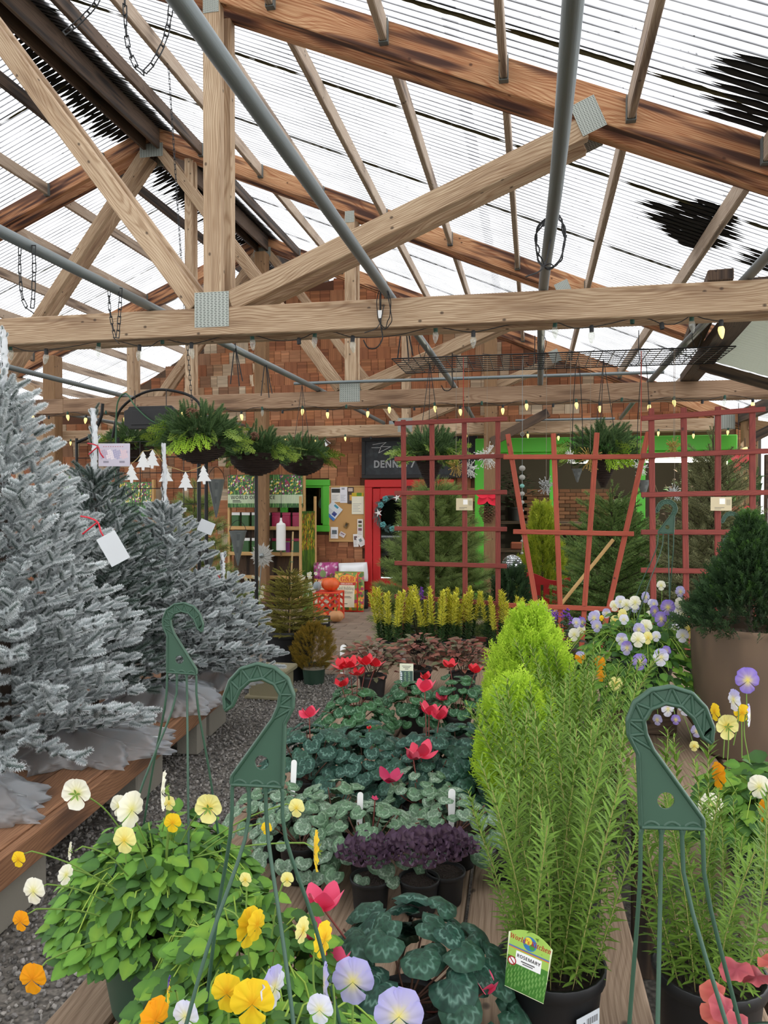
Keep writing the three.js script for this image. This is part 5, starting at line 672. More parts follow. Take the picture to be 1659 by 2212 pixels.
pansyBasket('lilac and yellow pansy basket nearest the viewer beside pink cyclamen', [-0.35, 0.815, -0.92], { potR: 0.14, potH: 0.19, r: 0.25, h: 0.14, n: 280, extra: 700, ls: 0.034, hook: { x: 0.0, y: 0.619, z: -0.02, yaw: 0.05, flip: -1 }, flowers: [
  [[-0.49, 1.133, -0.965], 'vy', 0.018, side2], [[-0.391, 1.161, -0.934], 'y', 0.024, [0, -0.4, 1]], [[-0.352, 1.16, -0.922], 'y', 0.03, [0.3, 0, 1]], [[-0.459, 1.159, -0.87], 'o', 0.026, side1], [[-0.331, 1.168, -0.946], 'lb', 0.026, side1], [[-0.267, 1.174, -0.959], 'l', 0.024, side2], [[-0.235, 1.164, -0.985], 'l', 0.03, [0.1, 0.25, 1]], [[-0.168, 1.145, -0.957], 'l', 0.034, [0.2, 0.5, 1]], [[-0.294, 1.174, -1.055], 'y', 0.024, side1], [[-0.422, 1.165, -0.877], 'b', 0.018, [0, 0.3, 1]], [[-0.259, 1.173, -0.909], 'b', 0.018, [0, 0.4, 1]] ] });
{ const c = thing('pot_crate', 'upturned wooden crate under the nearest lilac pansy basket', 'crate', [-0.35, 0.672, -0.92]); part(c, 'top', cbox(0.26, 0.02, 0.26), M.dark, [0, 0.13, 0]); for (const x of [-0.12, 0.12]) part(c, 'side', cbox(0.02, 0.12, 0.24), M.dark, [x, 0.06, 0]); }
pansyBasket('trailing yellow pansy basket between the white basket and pink cyclamen', [-0.53, 0.672, -1.36], { potR: 0.12, potH: 0.19, r: 0.2, h: 0.22, n: 280, extra: 700, ls: 0.034, droop: 0.2, flowers: [[[-0.452, 1.095, -1.207], 'y', 0.024, side1], [[-0.409, 1.162, -1.236], 'c', 0.012, [0.2, 0.2, 1]], [[-0.497, 1.137, -1.27], 'c', 0.012, [0, 0.3, 1]], [[-0.368, 1.104, -1.193], 'c', 0.02, side1]] });
const redLeaf = [[[0.36, 0.055, 0.05], [0.5, 0.13, 0.09]], [[0.3, 0.05, 0.07], [0.46, 0.1, 0.11]]].map(([m, e], k) => disc({ r: 0.5, heart: 0.3, seg: 22, dish: 0.15, wave: 0.2, mid: m, edge: e, ph: k }));
pansyBasket('green hanging pot with sparse leaves below the tall green hook', [0.2, 0.672, -0.88], { potR: 0.13, potH: 0.17, r: 0.16, h: 0.06, n: 40, extra: 20, ls: 0.04, hook: { x: -0.05, y: 0.765, z: -0.02, yaw: 0.12, flip: 1 }, flowers: [] });
{ const t = thing('red_heuchera', 'coral red lobed heuchera leaves at the corner beside the rosemary tub', 'heuchera', [0.4, 0.672, -1.27]); addPot(t, 0.1, 0.26, M.greenPot); for (let i = 0; i < 16; i++) { const a = i * 2.4, m = part(t, 'red_leaf', redLeaf[i % 2], M.leafy); orient(m, V(Math.cos(a) * 0.08 - 0.02, 0.29 + R(0, 0.07), Math.sin(a) * 0.08), V(Math.cos(a), 0.1, Math.sin(a)), V(0.1, 1, 0.6)); m.scale.setScalar(R(0.04, 0.06)); } }
{ const c = thing('seed_crate', 'upturned dark crate hidden below the lilac viola basket', 'crate', [0.5, 0.752, -3.75]); part(c, 'box', cbox(0.26, 0.15, 0.26), M.dark, [0, 0.075, 0]); }
const viol = (px, f, s, face) => [px, f, s, face];
pansyBasket('lilac and white viola basket in front of the ladder trellis', [0.5, 0.905, -3.75], { auto: 26, codes: ['l', 'w', 'b', 'p', 'w', 'lb', 'c'], potR: 0.14, potH: 0.17, r: 0.35, h: 0.23, n: 300, extra: 900, ls: 0.043, droop: 1.5, hook: { x: 0.1, y: 0.75, z: 0, yaw: -0.1, flip: -1 }, flowers: [
  [[0.267, 1.273, -3.612], 'l', 0.03], [[0.293, 1.288, -3.516], 'y', 0.012], [[0.396, 1.334, -3.74], 'b', 0.028], [[0.451, 1.343, -3.649], 'w', 0.03], [[0.527, 1.343, -3.868], 'l', 0.026], [[0.583, 1.41, -3.778], 'w', 0.022], [[0.672, 1.381, -3.795], 'l', 0.026, [0.3, 0.6, 1]], [[0.589, 1.328, -3.625], 'p', 0.034], [[0.654, 1.336, -3.689], 'w', 0.03], [[0.655, 1.291, -3.637], 'w', 0.028], [[0.543, 1.291, -3.514], 'p', 0.032], [[0.384, 1.289, -3.483], 'b', 0.022], [[0.441, 1.253, -3.442], 'l', 0.028], [[0.431, 1.219, -3.389], 'w', 0.032], [[0.473, 1.226, -3.397], 'c', 0.026], [[0.515, 1.224, -3.456], 'b', 0.022], [[0.391, 1.174, -3.431], 'pl', 0.03], [[0.432, 1.135, -3.337], 'p', 0.034], [[0.519, 1.154, -3.354], 'lb', 0.036], [[0.201, 1.114, -3.495], 'lo', 0.026], [[0.28, 1.1, -3.46], 'o', 0.028], [[0.282, 1.055, -3.408], 'o', 0.024], [[0.339, 1.031, -3.368], 'c', 0.03], [[0.539, 0.952, -3.305], 'lb', 0.03], [[0.608, 0.956, -3.318], 'b', 0.03], [[0.644, 0.876, -3.273], 'l', 0.024], [[0.504, 0.894, -3.348], 'l', 0.022], [[0.457, 0.962, -3.34], 'w', 0.024], [[0.635, 0.816, -3.271], 'c', 0.02], [[0.188, 1.252, -3.597], 'l', 0.022], [[0.715, 1.204, -3.801], 'c', 0.04], [[0.565, 0.917, -3.279], 'p', 0.02] ] });
pansyBasket('yellow and violet pansy basket against the tall brown tub', [[0.638, 1.029, -2.306][0], 0.752, [0.638, 1.029, -2.306][2]], { potR: 0.12, potH: 0.17, r: 0.2, h: 0.18, n: 240, extra: 300, ls: 0.05, flowers: [
  [[0.6, 1.29, -2.353], 'p', 0.036, [0.1, 0.1, 1]], [[0.561, 1.234, -2.345], 'lb', 0.03, side2], [[0.579, 1.218, -2.246], 'lb', 0.03, side1], [[0.585, 1.197, -2.349], 'y', 0.024, [0, 0, 1]], [[0.507, 1.2, -2.333], 'y', 0.024, side2], [[0.53, 1.172, -2.287], 'c', 0.034, away], [[0.481, 1.071, -2.174], 'o', 0.034, side2], [[0.453, 1.008, -2.117], 'w', 0.034, [0, 0.3, 1]], [[0.575, 1.013, -2.09], 'o', 0.03, side2], [[0.59, 1.041, -2.195], 'w', 0.03, [0, 0.2, 1]] ] });
{ // tall tub with dark conifer and a hanging basket hook beside it
  const tubTex = tex(256, 256, (u, v) => { const a = vn(u * 5, v * 3, 5, 3, 2), b = vn(u * 40, v * 24, 40, 24, 4), k = 0.7 + a * 0.5 + b * 0.15; return [104 * k, 84 * k, 66 * k]; });
  const t = thing('conifer_tub', 'tall brown round tub holding a dark green conifer', 'planter', [0.9, 0.752, -3.5]); part(t, 'tub', lathe([[0.001, 0], [0.215, 0], [0.22, 0.01], [0.235, 0.5], [0.24, 0.53], [0.225, 0.53], [0.21, 0.48], [0.001, 0.48]], 36), std({ map: tubTex, roughness: 0.75 })); part(t, 'trunk', cyl(0.008, 0.014, 0.4, 6), M.brownStem, [0, 0.68, 0]);
  bush(t, yewSpray, { H: 0.43, y0: 0.5, prof: (f) => 0.28 * Math.pow(1 - f, 1.15) + 0.006, n: 1700, up: 0.5, s: 0.65, inner: 0.3 }); const lush = [0, 1].map(() => spray({ L: 0.1, n: 12, w: 0.007, root: [0.04, 0.1, 0.03], tip: [0.09, 0.19, 0.04], side: 0.5, sub: 4, cup: 0.5 })); bush(t, lush, { H: 0.36, y0: 0.62, prof: (f) => 0.17 * Math.pow(1 - f, 1.1) + 0.006, n: 520, up: 0.7, s: 0.6, inner: 0.8 });
  const b = thing('hanging_pot', 'green hanging pot with hook behind the dark conifer', 'hanging pot', [0.95, 0.752, -4.35]); part(b, 'pot', potGeo(0.14, 0.2, 0.74), M.greenPot); part(b, 'soil', cyl(0.13, 0.13, 0.01, 16), M.soil, [0, 0.175, 0]); hanger(b, { x: 0.07, y: 0.84, z: 0, flip: -1, rim: 0.2, r: 0.14 });
}
// ---------- trellises ----------
const slat = (t, n, a, b, w, mat, d = 0.016) => beam(t, n, a, b, w, d, mat, 0.003);
{
  const t = thing('square_trellis', 'dark red square grid trellis before the red door', 'trellis', [0, 0, -5.8]);
  for (const [x, xb] of [[-0.985, -0.97], [-0.765, -0.76], [-0.52, -0.51], [-0.27, -0.265]]) beam(t, 'upright', [xb, 0.672, 0], [x, 2.43, 0], 0.038, 0.018, M.trellis, 0.003);
  for (const [y, y2] of [[2.4, 2.42], [2.13, 2.145], [1.87, 1.875], [1.6, 1.6], [1.335, 1.325], [1.08, 1.04], [0.78, 0.77]]) slat(t, 'cross_slat', [-1.05, y, 0.019], [-0.2, y2, 0.019], 0.034, M.trellis);
  const f = thing('fan_trellis', 'orange red fan trellis spreading towards its top', 'trellis', [0, 0, -5.6]);
  for (const [a, b] of [[-0.19, 0.01], [0.13, 0.18], [0.43, 0.35], [0.775, 0.52]]) { const k = (2.29 - 0.672) / (2.29 - 1.06); beam(f, 'upright', [a + (b - a) * k * 0.97, 0.752, 0], [a, 2.29, 0], 0.036, 0.018, M.fan, 0.003); }
  for (const [y, x0, x1] of [[2.125, -0.22, 0.82], [1.59, -0.15, 0.68], [1.06, -0.2, 0.58]]) slat(f, 'cross_slat', [x0, y, 0.019], [x1, y - 0.01, 0.019], 0.034, M.fan);
  const l = thing('ladder_trellis', 'dark red ladder trellis beside the wreath', 'trellis', [0, 0, -5.4]);
  for (const [x, xb] of [[0.765, 0.79], [0.97, 1.0], [1.185, 1.19], [1.395, 1.41]]) beam(l, 'upright', [xb, 0.752, 0], [x, 2.43, 0], 0.038, 0.018, M.trellis, 0.003);
  for (const [y, y2, x1] of [[2.36, 2.405, 1.47], [2.11, 2.135, 1.55], [1.85, 1.865, 1.55], [1.6, 1.605, 1.45], [1.345, 1.345, 1.2]]) slat(l, 'cross_slat', [0.7, y, 0.019], [x1, y2, 0.019], 0.034, M.trellis);
  one('bamboo_cane', rod([0.559, 1.533, -5.75], [[0.169, 1.038, -5.75][0] - 0.2, 0.76, -5.78], 0.013, 10), std({ color: S('#c9a468'), roughness: 0.5 }), 'bamboo cane leaning slantwise behind the fan trellis', 'cane');
  const kraft = canvasTex(128, 96, (g) => { g.fillStyle = '#cdbf9d'; g.fillRect(0, 0, 128, 96); g.fillStyle = '#f2f0ea'; g.fillRect(54, 10, 34, 40); g.fillStyle = '#8a8270'; for (let i = 0; i < 10; i++) g.fillRect(96 + i * 2.6, 18, 1.2, 40); g.fillRect(24, 72, 60, 5); g.fillRect(24, 82, 40, 4); }), km = std({ map: kraft });
  one('trellis_card', new THREE.BoxGeometry(0.125, 0.09, 0.002), km, 'kraft paper label stapled to the square trellis', 'label card', [-0.515, 1.785, -5.766]); one('trellis_card', new THREE.BoxGeometry(0.13, 0.09, 0.002), km, 'kraft paper label stapled to the ladder trellis', 'label card', [1.2, 1.79, -5.366]);
}
// ---------- green trees and things behind the trellises ----------
const pineTwig = [0, 1].map(() => twig({ L: 0.12, n: 60, nl: 0.075, w: 0.0042, ang: 0.95, stem: 0.004, root: [0.11, 0.165, 0.05], tip: [0.33, 0.43, 0.13] }));
const firTwig = [0, 1].map(() => twig({ L: 0.17, n: 56, nl: 0.036, w: 0.005, ang: 1.15, stem: 0.004, root: [0.09, 0.155, 0.045], tip: [0.24, 0.36, 0.1], flat: 0.9 }));
const oliveTwig = [0, 1].map(() => twig({ L: 0.17, n: 60, nl: 0.034, w: 0.0045, ang: 1.1, stem: 0.005, root: [0.15, 0.16, 0.075], tip: [0.34, 0.34, 0.17] }));
const goldTwig = [0, 1].map(() => twig({ L: 0.15, n: 60, nl: 0.018, w: 0.0042, ang: 1.0, stem: 0.006, root: [0.16, 0.15, 0.035], tip: [0.55, 0.48, 0.1] }));
const evTree = (name, label, pos, o, pot) => { const t = thing(name, label, 'conifer', pos, 0, 'green conifers behind the trellises'); const in_ = new THREE.Group(); conifer(t, o); if (pot) part(t, 'pot', potGeo(...pot), M.pot); return t; };
evTree('pine_tree', 'long needled pine standing behind the square trellis', [-0.97, 0, -7.7], { H: 2.05, Rad: 0.55, whorls: 20, per: 12, tw: pineTwig, rise: 0.8, pow: 0.5, step: 0.07, y0: 0.2, lead: 0.15, scale: 1, trunk: 0.03 }, [0.2, 0.36]);
evTree('fir_tree', 'green fir with spreading branches behind the fan trellis', [0.7, 0, -7.3], { H: 1.95, Rad: 0.48, whorls: 17, per: 11, tw: firTwig, rise: 0.8, pow: 0.5, step: 0.07, y0: 0.2, lead: 0.2, trunk: 0.03 }, [0.2, 0.36]);
evTree('fir_tree', 'dull olive fir with tall tip behind the ladder trellis', [1.5, 0, -7.0], { H: 2.45, Rad: 0.5, whorls: 21, per: 11, tw: oliveTwig, rise: 0.8, pow: 0.55, step: 0.075, y0: 0.18, lead: 0.3, trunk: 0.03 }, [0.2, 0.36]);
evTree('fir_tree', 'dark green fir low between the fan and ladder trellises', [0.98, 0, -8.1], { H: 1.7, Rad: 0.55, whorls: 13, per: 9, tw: firTwig, rise: 0.7, pow: 0.5, step: 0.11, y0: 0.15, lead: 0.15, trunk: 0.03 }, [0.2, 0.36]);
evTree('pine_tree', 'dark pine half hidden between square and fan trellises', [0.3, 0, -9.6], { H: 1.35, Rad: 0.45, whorls: 11, per: 8, tw: pineTwig, rise: 0.7, pow: 0.5, step: 0.12, y0: 0.2, lead: 0.12, trunk: 0.025 }, [0.2, 0.36]);
evTree('fir_tree', 'green tree seen through the wire panel behind the frosted fir', [-4.0, 0, -8.6], { H: 2.05, Rad: 0.5, whorls: 14, per: 8, tw: pineTwig, rise: 0.7, pow: 0.6, step: 0.12, y0: 0.15, lead: 0.2, trunk: 0.025 }, [0.2, 0.36]);
{ const t = thing('yellow_cypress', 'yellow green cypress above the red chair', 'cypress', [0.09, 0, -8.9]); addPot(t, 0.2, 0.35); part(t, 'trunk', cyl(0.01, 0.02, 1.2, 6), M.brownStem, [0, 0.9, 0]); bush(t, goldSpray, { H: 1.35, y0: 0.35, prof: (f) => 0.3 * Math.pow(1 - f, 0.7) + 0.01, n: 900, up: 1.0, s: 1.1 });
  const y = thing('yew_bush', 'dark yew bush in front of the mirror ball', 'shrub', [-0.2, 0, -7.0]); addPot(y, 0.17, 0.3); part(y, 'trunk', cyl(0.01, 0.018, 0.7, 6), M.brownStem, [0, 0.6, 0]); bush(y, yewSpray, { H: 0.9, y0: 0.25, prof: (f) => 0.2 * Math.pow(Math.sin(Math.PI * (0.25 + 0.7 * f)), 0.7), n: 750, up: 0.8, s: 1.05 });
  const ch = thing('garden_chair', 'red slatted wooden garden chair behind the fan trellis', 'chair', [0.12, 0, -8.0], 0.1); const rc = M.red;
  const cr = new THREE.Shape(); cr.moveTo(-0.24, 0); cr.lineTo(0.24, 0); cr.lineTo(0.24, 0.09); cr.quadraticCurveTo(0.12, 0.02, 0, 0.06); cr.quadraticCurveTo(-0.14, 0.14, -0.24, 0.12); cr.closePath(); part(ch, 'crest_rail', new THREE.ExtrudeGeometry(cr, { depth: 0.03, bevelEnabled: false }), rc, [0, 0.96, 0]);
  for (let k = 0; k < 5; k++) part(ch, 'back_slat', cbox(0.06, 0.52, 0.02), rc, [-0.18 + k * 0.09, 0.71, 0.015]); part(ch, 'seat', cbox(0.5, 0.03, 0.45), rc, [0, 0.43, 0.24]); for (const x of [-0.22, 0.22]) { part(ch, 'leg', cbox(0.045, 0.43, 0.045), rc, [x, 0.215, 0.42]); part(ch, 'leg', cbox(0.045, 0.98, 0.045), rc, [x, 0.49, 0.0]); part(ch, 'armrest', cbox(0.07, 0.03, 0.48), rc, [x * 1.1, 0.68, 0.24]); }
  const sph = thing('mirror_ball', 'silver mosaic gazing ball above the yew', 'gazing ball', [-0.21, 1.19, -7.55]); const fac = std({ color: S('#d8dcdc'), metalness: 0.95, roughness: 0.12 }); const base = new THREE.SphereGeometry(0.098, 24, 16); part(sph, 'ball', base, std({ color: S('#6a6c6c'), roughness: 0.7 })); const tl = cbox(0.017, 0.014, 0.003, 0.001); const list = []; for (let j = 1; j < 15; j++) { const th = j / 15 * Math.PI, n = Math.max(4, Math.round(32 * Math.sin(th))); for (let i = 0; i < n; i++) { const a = i / n * 6.283, d = V(Math.sin(th) * Math.cos(a), Math.cos(th), Math.sin(th) * Math.sin(a)); list.push(om(d.clone().multiplyScalar(0.1), V(-Math.cos(th) * Math.cos(a), Math.sin(th), -Math.cos(th) * Math.sin(a)).add(V(0, 0.001, 0)), d.clone().add(V(R(-0.1, 0.1), R(-0.1, 0.1), R(-0.1, 0.1))), R(0.85, 1.05))); } } instanced(sph, 'mirror_tiles', tl, fac, list); part(sph, 'stand', cyl(0.02, 0.05, 1.1, 10), M.blackMetal, [0, -0.63, 0]); part(sph, 'foot', cyl(0.12, 0.12, 0.02, 16), M.blackMetal, [0, -1.18, 0]);
  // plants inside the shop
  for (const [x, y, z, H, r, lb] of [[-0.35, 1.445, -14.75, 0.75, 0.35, 'dark ficus in a green pot on the shop shelf'], [1.5, 0, -13.9, 1.5, 0.5, 'dark bushy houseplant standing inside the shop front'], [2.5, 0, -14, 2.0, 0.55, 'tall dark houseplant inside behind the olive fir']]) leafyShrub('indoor_plant', lb, 'houseplant', [x, y, z], { H, r, n: 260, ls: 2.6, leaves: darkL, pot: y > 1 ? [0.16, 0.26] : [0.22, 0.4] });
}
// ---------- evergreen baskets ----------
const cedarTwig = [0, 1].map(() => twig({ L: 0.125, n: 100, nl: 0.026, w: 0.0045, ang: 1.25, stem: 0.005, root: [0.06, 0.11, 0.045], tip: [0.15, 0.25, 0.09] }));
const coneG = (() => { const gs = []; for (let j = 0; j < 7; j++) { const n = 7, r = 0.012 + 0.022 * Math.sin(Math.PI * (j + 1) / 8.5); for (let i = 0; i < n; i++) { const a = (i + (j % 2) * 0.5) / n * 6.283; gs.push(xf(new THREE.SphereGeometry(0.011, 5, 4), [Math.cos(a) * r, j * 0.011, Math.sin(a) * r], [0, -a, 0], [1.2, 0.4, 0.9])); } } return merge(gs); })();
M.wicker = std({ color: S('#2b1d15'), roughness: 0.9 }); M.cone = std({ color: S('#6b4a34') });
const wickerG = (R0, Hh, cone) => { const gs = []; const n = Math.round(Hh / 0.014); for (let j = 0; j < n; j++) { const f = j / (n - 1), r = cone ? R0 * (0.12 + 0.88 * f) : R0 * Math.sqrt(Math.max(0.06, 1 - Math.pow(1 - f, 2.2))); const p = []; for (let i = 0; i < 18; i++) { const a = i / 18 * 6.283, k = r * (1 + 0.035 * Math.sin(i * Math.PI + j)); p.push([Math.cos(a) * k, f * Hh, Math.sin(a) * k]); } gs.push(tube(p, 0.0085, 36, 5, true)); } return merge(gs); };
const bowlG = wickerG(0.24, 0.19), vineG = wickerG(0.13, 0.26, true);
function evergreen(name, label, pos, { r = 0.33, h = 0.22, n = 190, vine, pole, cord, cones = 1, lime = 0, s = 1 }) {
  const t = thing(name, label, 'evergreen basket', pos, 0, 'baskets of cut evergreens'); n = Math.round(n * 2.6); part(t, 'basket', vine ? vineG : bowlG, M.wicker, null, null).scale.setScalar(s); const y0 = (vine ? 0.26 : 0.19) * s, list = [];
  for (let i = 0; i < n; i++) { const a = i * 2.399, u = Math.sqrt((i + 0.5) / n), el = 1.35 - u * 1.6 + R(-0.2, 0.25), L = r * R(0.25, 0.8), d = V(Math.cos(a) * Math.cos(el), Math.sin(el), Math.sin(a) * Math.cos(el)); list.push(place(V(d.x * L, y0 + 0.02 + d.y * L * h / r, d.z * L), d.clone().add(V(R(-0.6, 0.6), R(-0.3, 0.6), R(-0.6, 0.6))), s * R(0.6, 0.95))); }
  cedarTwig.forEach((g, k) => instanced(t, 'sprigs', g, M.needle, list.filter((_, i) => i % 2 === k)));
  const fr = []; for (let i = 0; i < 22; i++) { const a = R(0, 6.283), L = r * R(0.6, 0.85); fr.push(place(V(Math.cos(a) * L, y0 + R(0.0, 0.1), Math.sin(a) * L), V(Math.cos(a), -0.45 + R(-0.3, 0.5), Math.sin(a)), s * R(0.9, 1.3))); } instanced(t, 'cedar_fronds', cedarSpray[0], M.leafy, fr);
  for (let i = 0; i < lime; i++) { const a = 1.0 + i * 0.13, m = part(t, 'lime_frond', cedarSpray[i % 2], limeMat); m.position.set(Math.cos(a) * r * 0.75, y0 + 0.04 - i * 0.01, Math.sin(a) * r * 0.75); m.quaternion.copy(toDir(V(Math.cos(a), -0.9, Math.sin(a)), R(0, 6))); m.scale.setScalar(1.2); }
  for (let i = 0; i < cones; i++) part(t, 'pine_cone', coneG, M.cone, [R(-0.08, 0.12), y0 + h * 0.55, r * 0.55], [R(0.8, 1.6), 0, 0]);
  if (pole) { part(t, 'pole', cyl(0.017, 0.017, pos[1], 10), M.blackMetal, [0, -pos[1] / 2, 0]); part(t, 'pole_plate', cyl(0.11, 0.13, 0.02, 16), M.blackMetal, [0, -pos[1] + 0.012, 0]); }
  if (cord) for (const q of [0.3, 2.4, 4.5]) part(t, 'cord', rod([Math.cos(q) * 0.12, y0, Math.sin(q) * 0.12], [0, cord - pos[1], 0], 0.003, 5), M.black);
  return t;
}
const limeMat = leafMat({ color: C(1.5, 1.6, 0.9) });
evergreen('evergreen_basket', 'largest evergreen basket on a black pole with bright lime fronds', [-2.84, 2.14, -6.2], { r: 0.42, h: 0.34, n: 260, pole: 1, lime: 7, cones: 2 });
evergreen('evergreen_basket', 'evergreen basket with pine cone beside the largest one', [-2.6, 2.06, -6.95], { r: 0.36, h: 0.26, n: 200, pole: 1 });
evergreen('evergreen_basket', 'small evergreen basket in front of the brown ridge post', [-2.5, 2.1, -8.1], { r: 0.32, h: 0.22, n: 150, cord: 3.09, cones: 0 });
evergreen('evergreen_basket', 'dark evergreen basket behind the black hanging sign', [-4.81, 2.3, -8.62], { r: 0.36, h: 0.3, n: 170, cord: 2.9, cones: 0 });
evergreen('evergreen_cone', 'evergreen bunch in a brown vine cone before the chalkboard', [-0.88, 1.93, -6.53], { r: 0.27, h: 0.26, n: 130, vine: 1, cord: 2.985, cones: 0 });
evergreen('evergreen_cone', 'yellow tipped evergreen bunch in a vine cone under the far truss', [0.56, 1.93, -6.62], { r: 0.28, h: 0.28, n: 130, vine: 1, cord: 2.985, lime: 5, cones: 0 });
// ---------- arch with wire panel, sign, garland ----------
{
  const t = thing('garden_arch', 'black metal garden arch with square wire panel', 'garden arch', [0, 0, -6.75]);
  const bar = (a, b, r = 0.014) => part(t, 'bar', rod(a, b, r, 8), M.blackMetal);
  bar([-3.92, 0, 0], [-3.92, 2.42, 0]); bar([-4.36, 0, 0], [-4.36, 2.42, 0]); bar([-3.02, 0, 0], [-3.02, 2.3, 0], 0.018); part(t, 'bow', tube([[-4.36, 2.38, 0], [-4.2, 2.45, 0], [-4.1, 2.62, 0], [-4.08, 2.75, 0]], 0.016, 20, 8), M.blackMetal); part(t, 'bow', tube([[-3.98, 2.42, 0], [-3.9, 2.68, 0], [-3.66, 2.84, 0], [-3.4, 2.86, 0], [-3.1, 2.74, 0], [-3.02, 2.3, 0]], 0.013, 40, 8), M.blackMetal);
  const w = []; for (let i = 0; i <= 6; i++) { const x = -4.36 + i * 0.223; w.push(rod([x, 0.6, 0], [x, 2.38, 0], 0.004, 5)); } for (let j = 0; j <= 12; j++) w.push(rod([-4.36, 0.6 + j * 0.148, 0], [-3.02, 0.6 + j * 0.148, 0], 0.004, 5)); part(t, 'wire_panel', merge(w), M.blackMetal);
  const s = thing('blank_sign', 'blank black board sign with stepped ends hanging under the arch', 'sign', [-3.56, 2.6, -6.72]); const sh = new THREE.Shape(); const a = 0.26, b = 0.1; sh.moveTo(-a, -b + 0.04); sh.lineTo(-a + 0.035, -b + 0.02); sh.lineTo(-a + 0.05, -b); sh.lineTo(a - 0.05, -b); sh.lineTo(a, -b + 0.04); sh.lineTo(a, b - 0.04); sh.lineTo(a - 0.05, b); sh.lineTo(-a + 0.05, b); sh.lineTo(-a + 0.035, b - 0.025); sh.lineTo(-a, b - 0.04); sh.closePath(); part(s, 'board', new THREE.ExtrudeGeometry(sh, { depth: 0.02, bevelEnabled: true, bevelSize: 0.008, bevelThickness: 0.006, bevelSegments: 2 }), M.black); part(s, 'inner_panel', cbox(0.38, 0.14, 0.012), std({ color: S('#1f2022'), roughness: 0.6 }), [0, 0, 0.03]); for (const x of [-0.16, 0.16]) part(s, 'chain', rod([x, 0.1, 0.01], [x, 0.26, 0.01], 0.004, 5), M.black);
  one('green_hose', tube([[-3.93, 1.5, -6.728], [-3.93, 2.4, -6.728], [-3.9, 2.78, -6.728], [-3.83, 2.84, -6.728], [-3.7, 2.7, -6.69], [-3.5, 2.55, -6.66], [-3.3, 2.5, -6.66]], 0.007, 50, 6), std({ color: S('#2b5a38'), roughness: 0.5 }), 'thin green hose looped over the arch post', 'hose');
  // garland of pierced white paper trees
  const gp = [[-3.089, 2.089, -5.513], [-3, 2.187, -5.532], [-2.929, 2.201, -5.546], [-2.826, 2.078, -5.565], [-2.674, 2.028, -5.594], [-2.535, 2.078, -5.622]], g0 = thing('tree_garland', 'string of pierced white paper trees on the wire panel', 'garland', [0, 0, 0]);
  const ts = new THREE.Shape(); [[0, 0.06], [0.018, 0.03], [0.011, 0.03], [0.03, 0], [0.02, 0.002], [0.042, -0.034], [0.009, -0.032], [0.007, -0.05], [-0.007, -0.05], [-0.009, -0.032], [-0.042, -0.034], [-0.02, 0.002], [-0.03, 0], [-0.011, 0.03], [-0.018, 0.03]].forEach((p, i) => (i ? ts.lineTo(...p) : ts.moveTo(...p))); ts.closePath(); for (const [x, y] of [[0, 0.035], [-0.01, 0.012], [0.01, 0.012], [-0.02, -0.02], [0, -0.018], [0.02, -0.02], [0, -0.005], [-0.012, -0.03], [0.012, -0.03]]) { const h = new THREE.Path(); h.absarc(x, y, 0.0034, 0, 6.283, true); ts.holes.push(h); }
  const tg = new THREE.ExtrudeGeometry(ts, { depth: 0.003, bevelEnabled: false, curveSegments: 5 }); tg.scale(1.35, 1.35, 1); for (const p of gp) part(g0, 'paper_tree', tg, M.white, [p[0], p[1] - 0.07, p[2]], [0, 0.2, R(-0.08, 0.08)]); part(g0, 'twine', tube(gp.flatMap((p, i) => (i ? [[(p[0] + gp[i - 1][0]) / 2, (p[1] + gp[i - 1][1]) / 2 - 0.004, p[2]], p] : [p])).map((p) => [p[0], p[1] + 0.012, p[2]]), 0.0025, 50, 4), std({ color: S('#b9a36a') }));
}
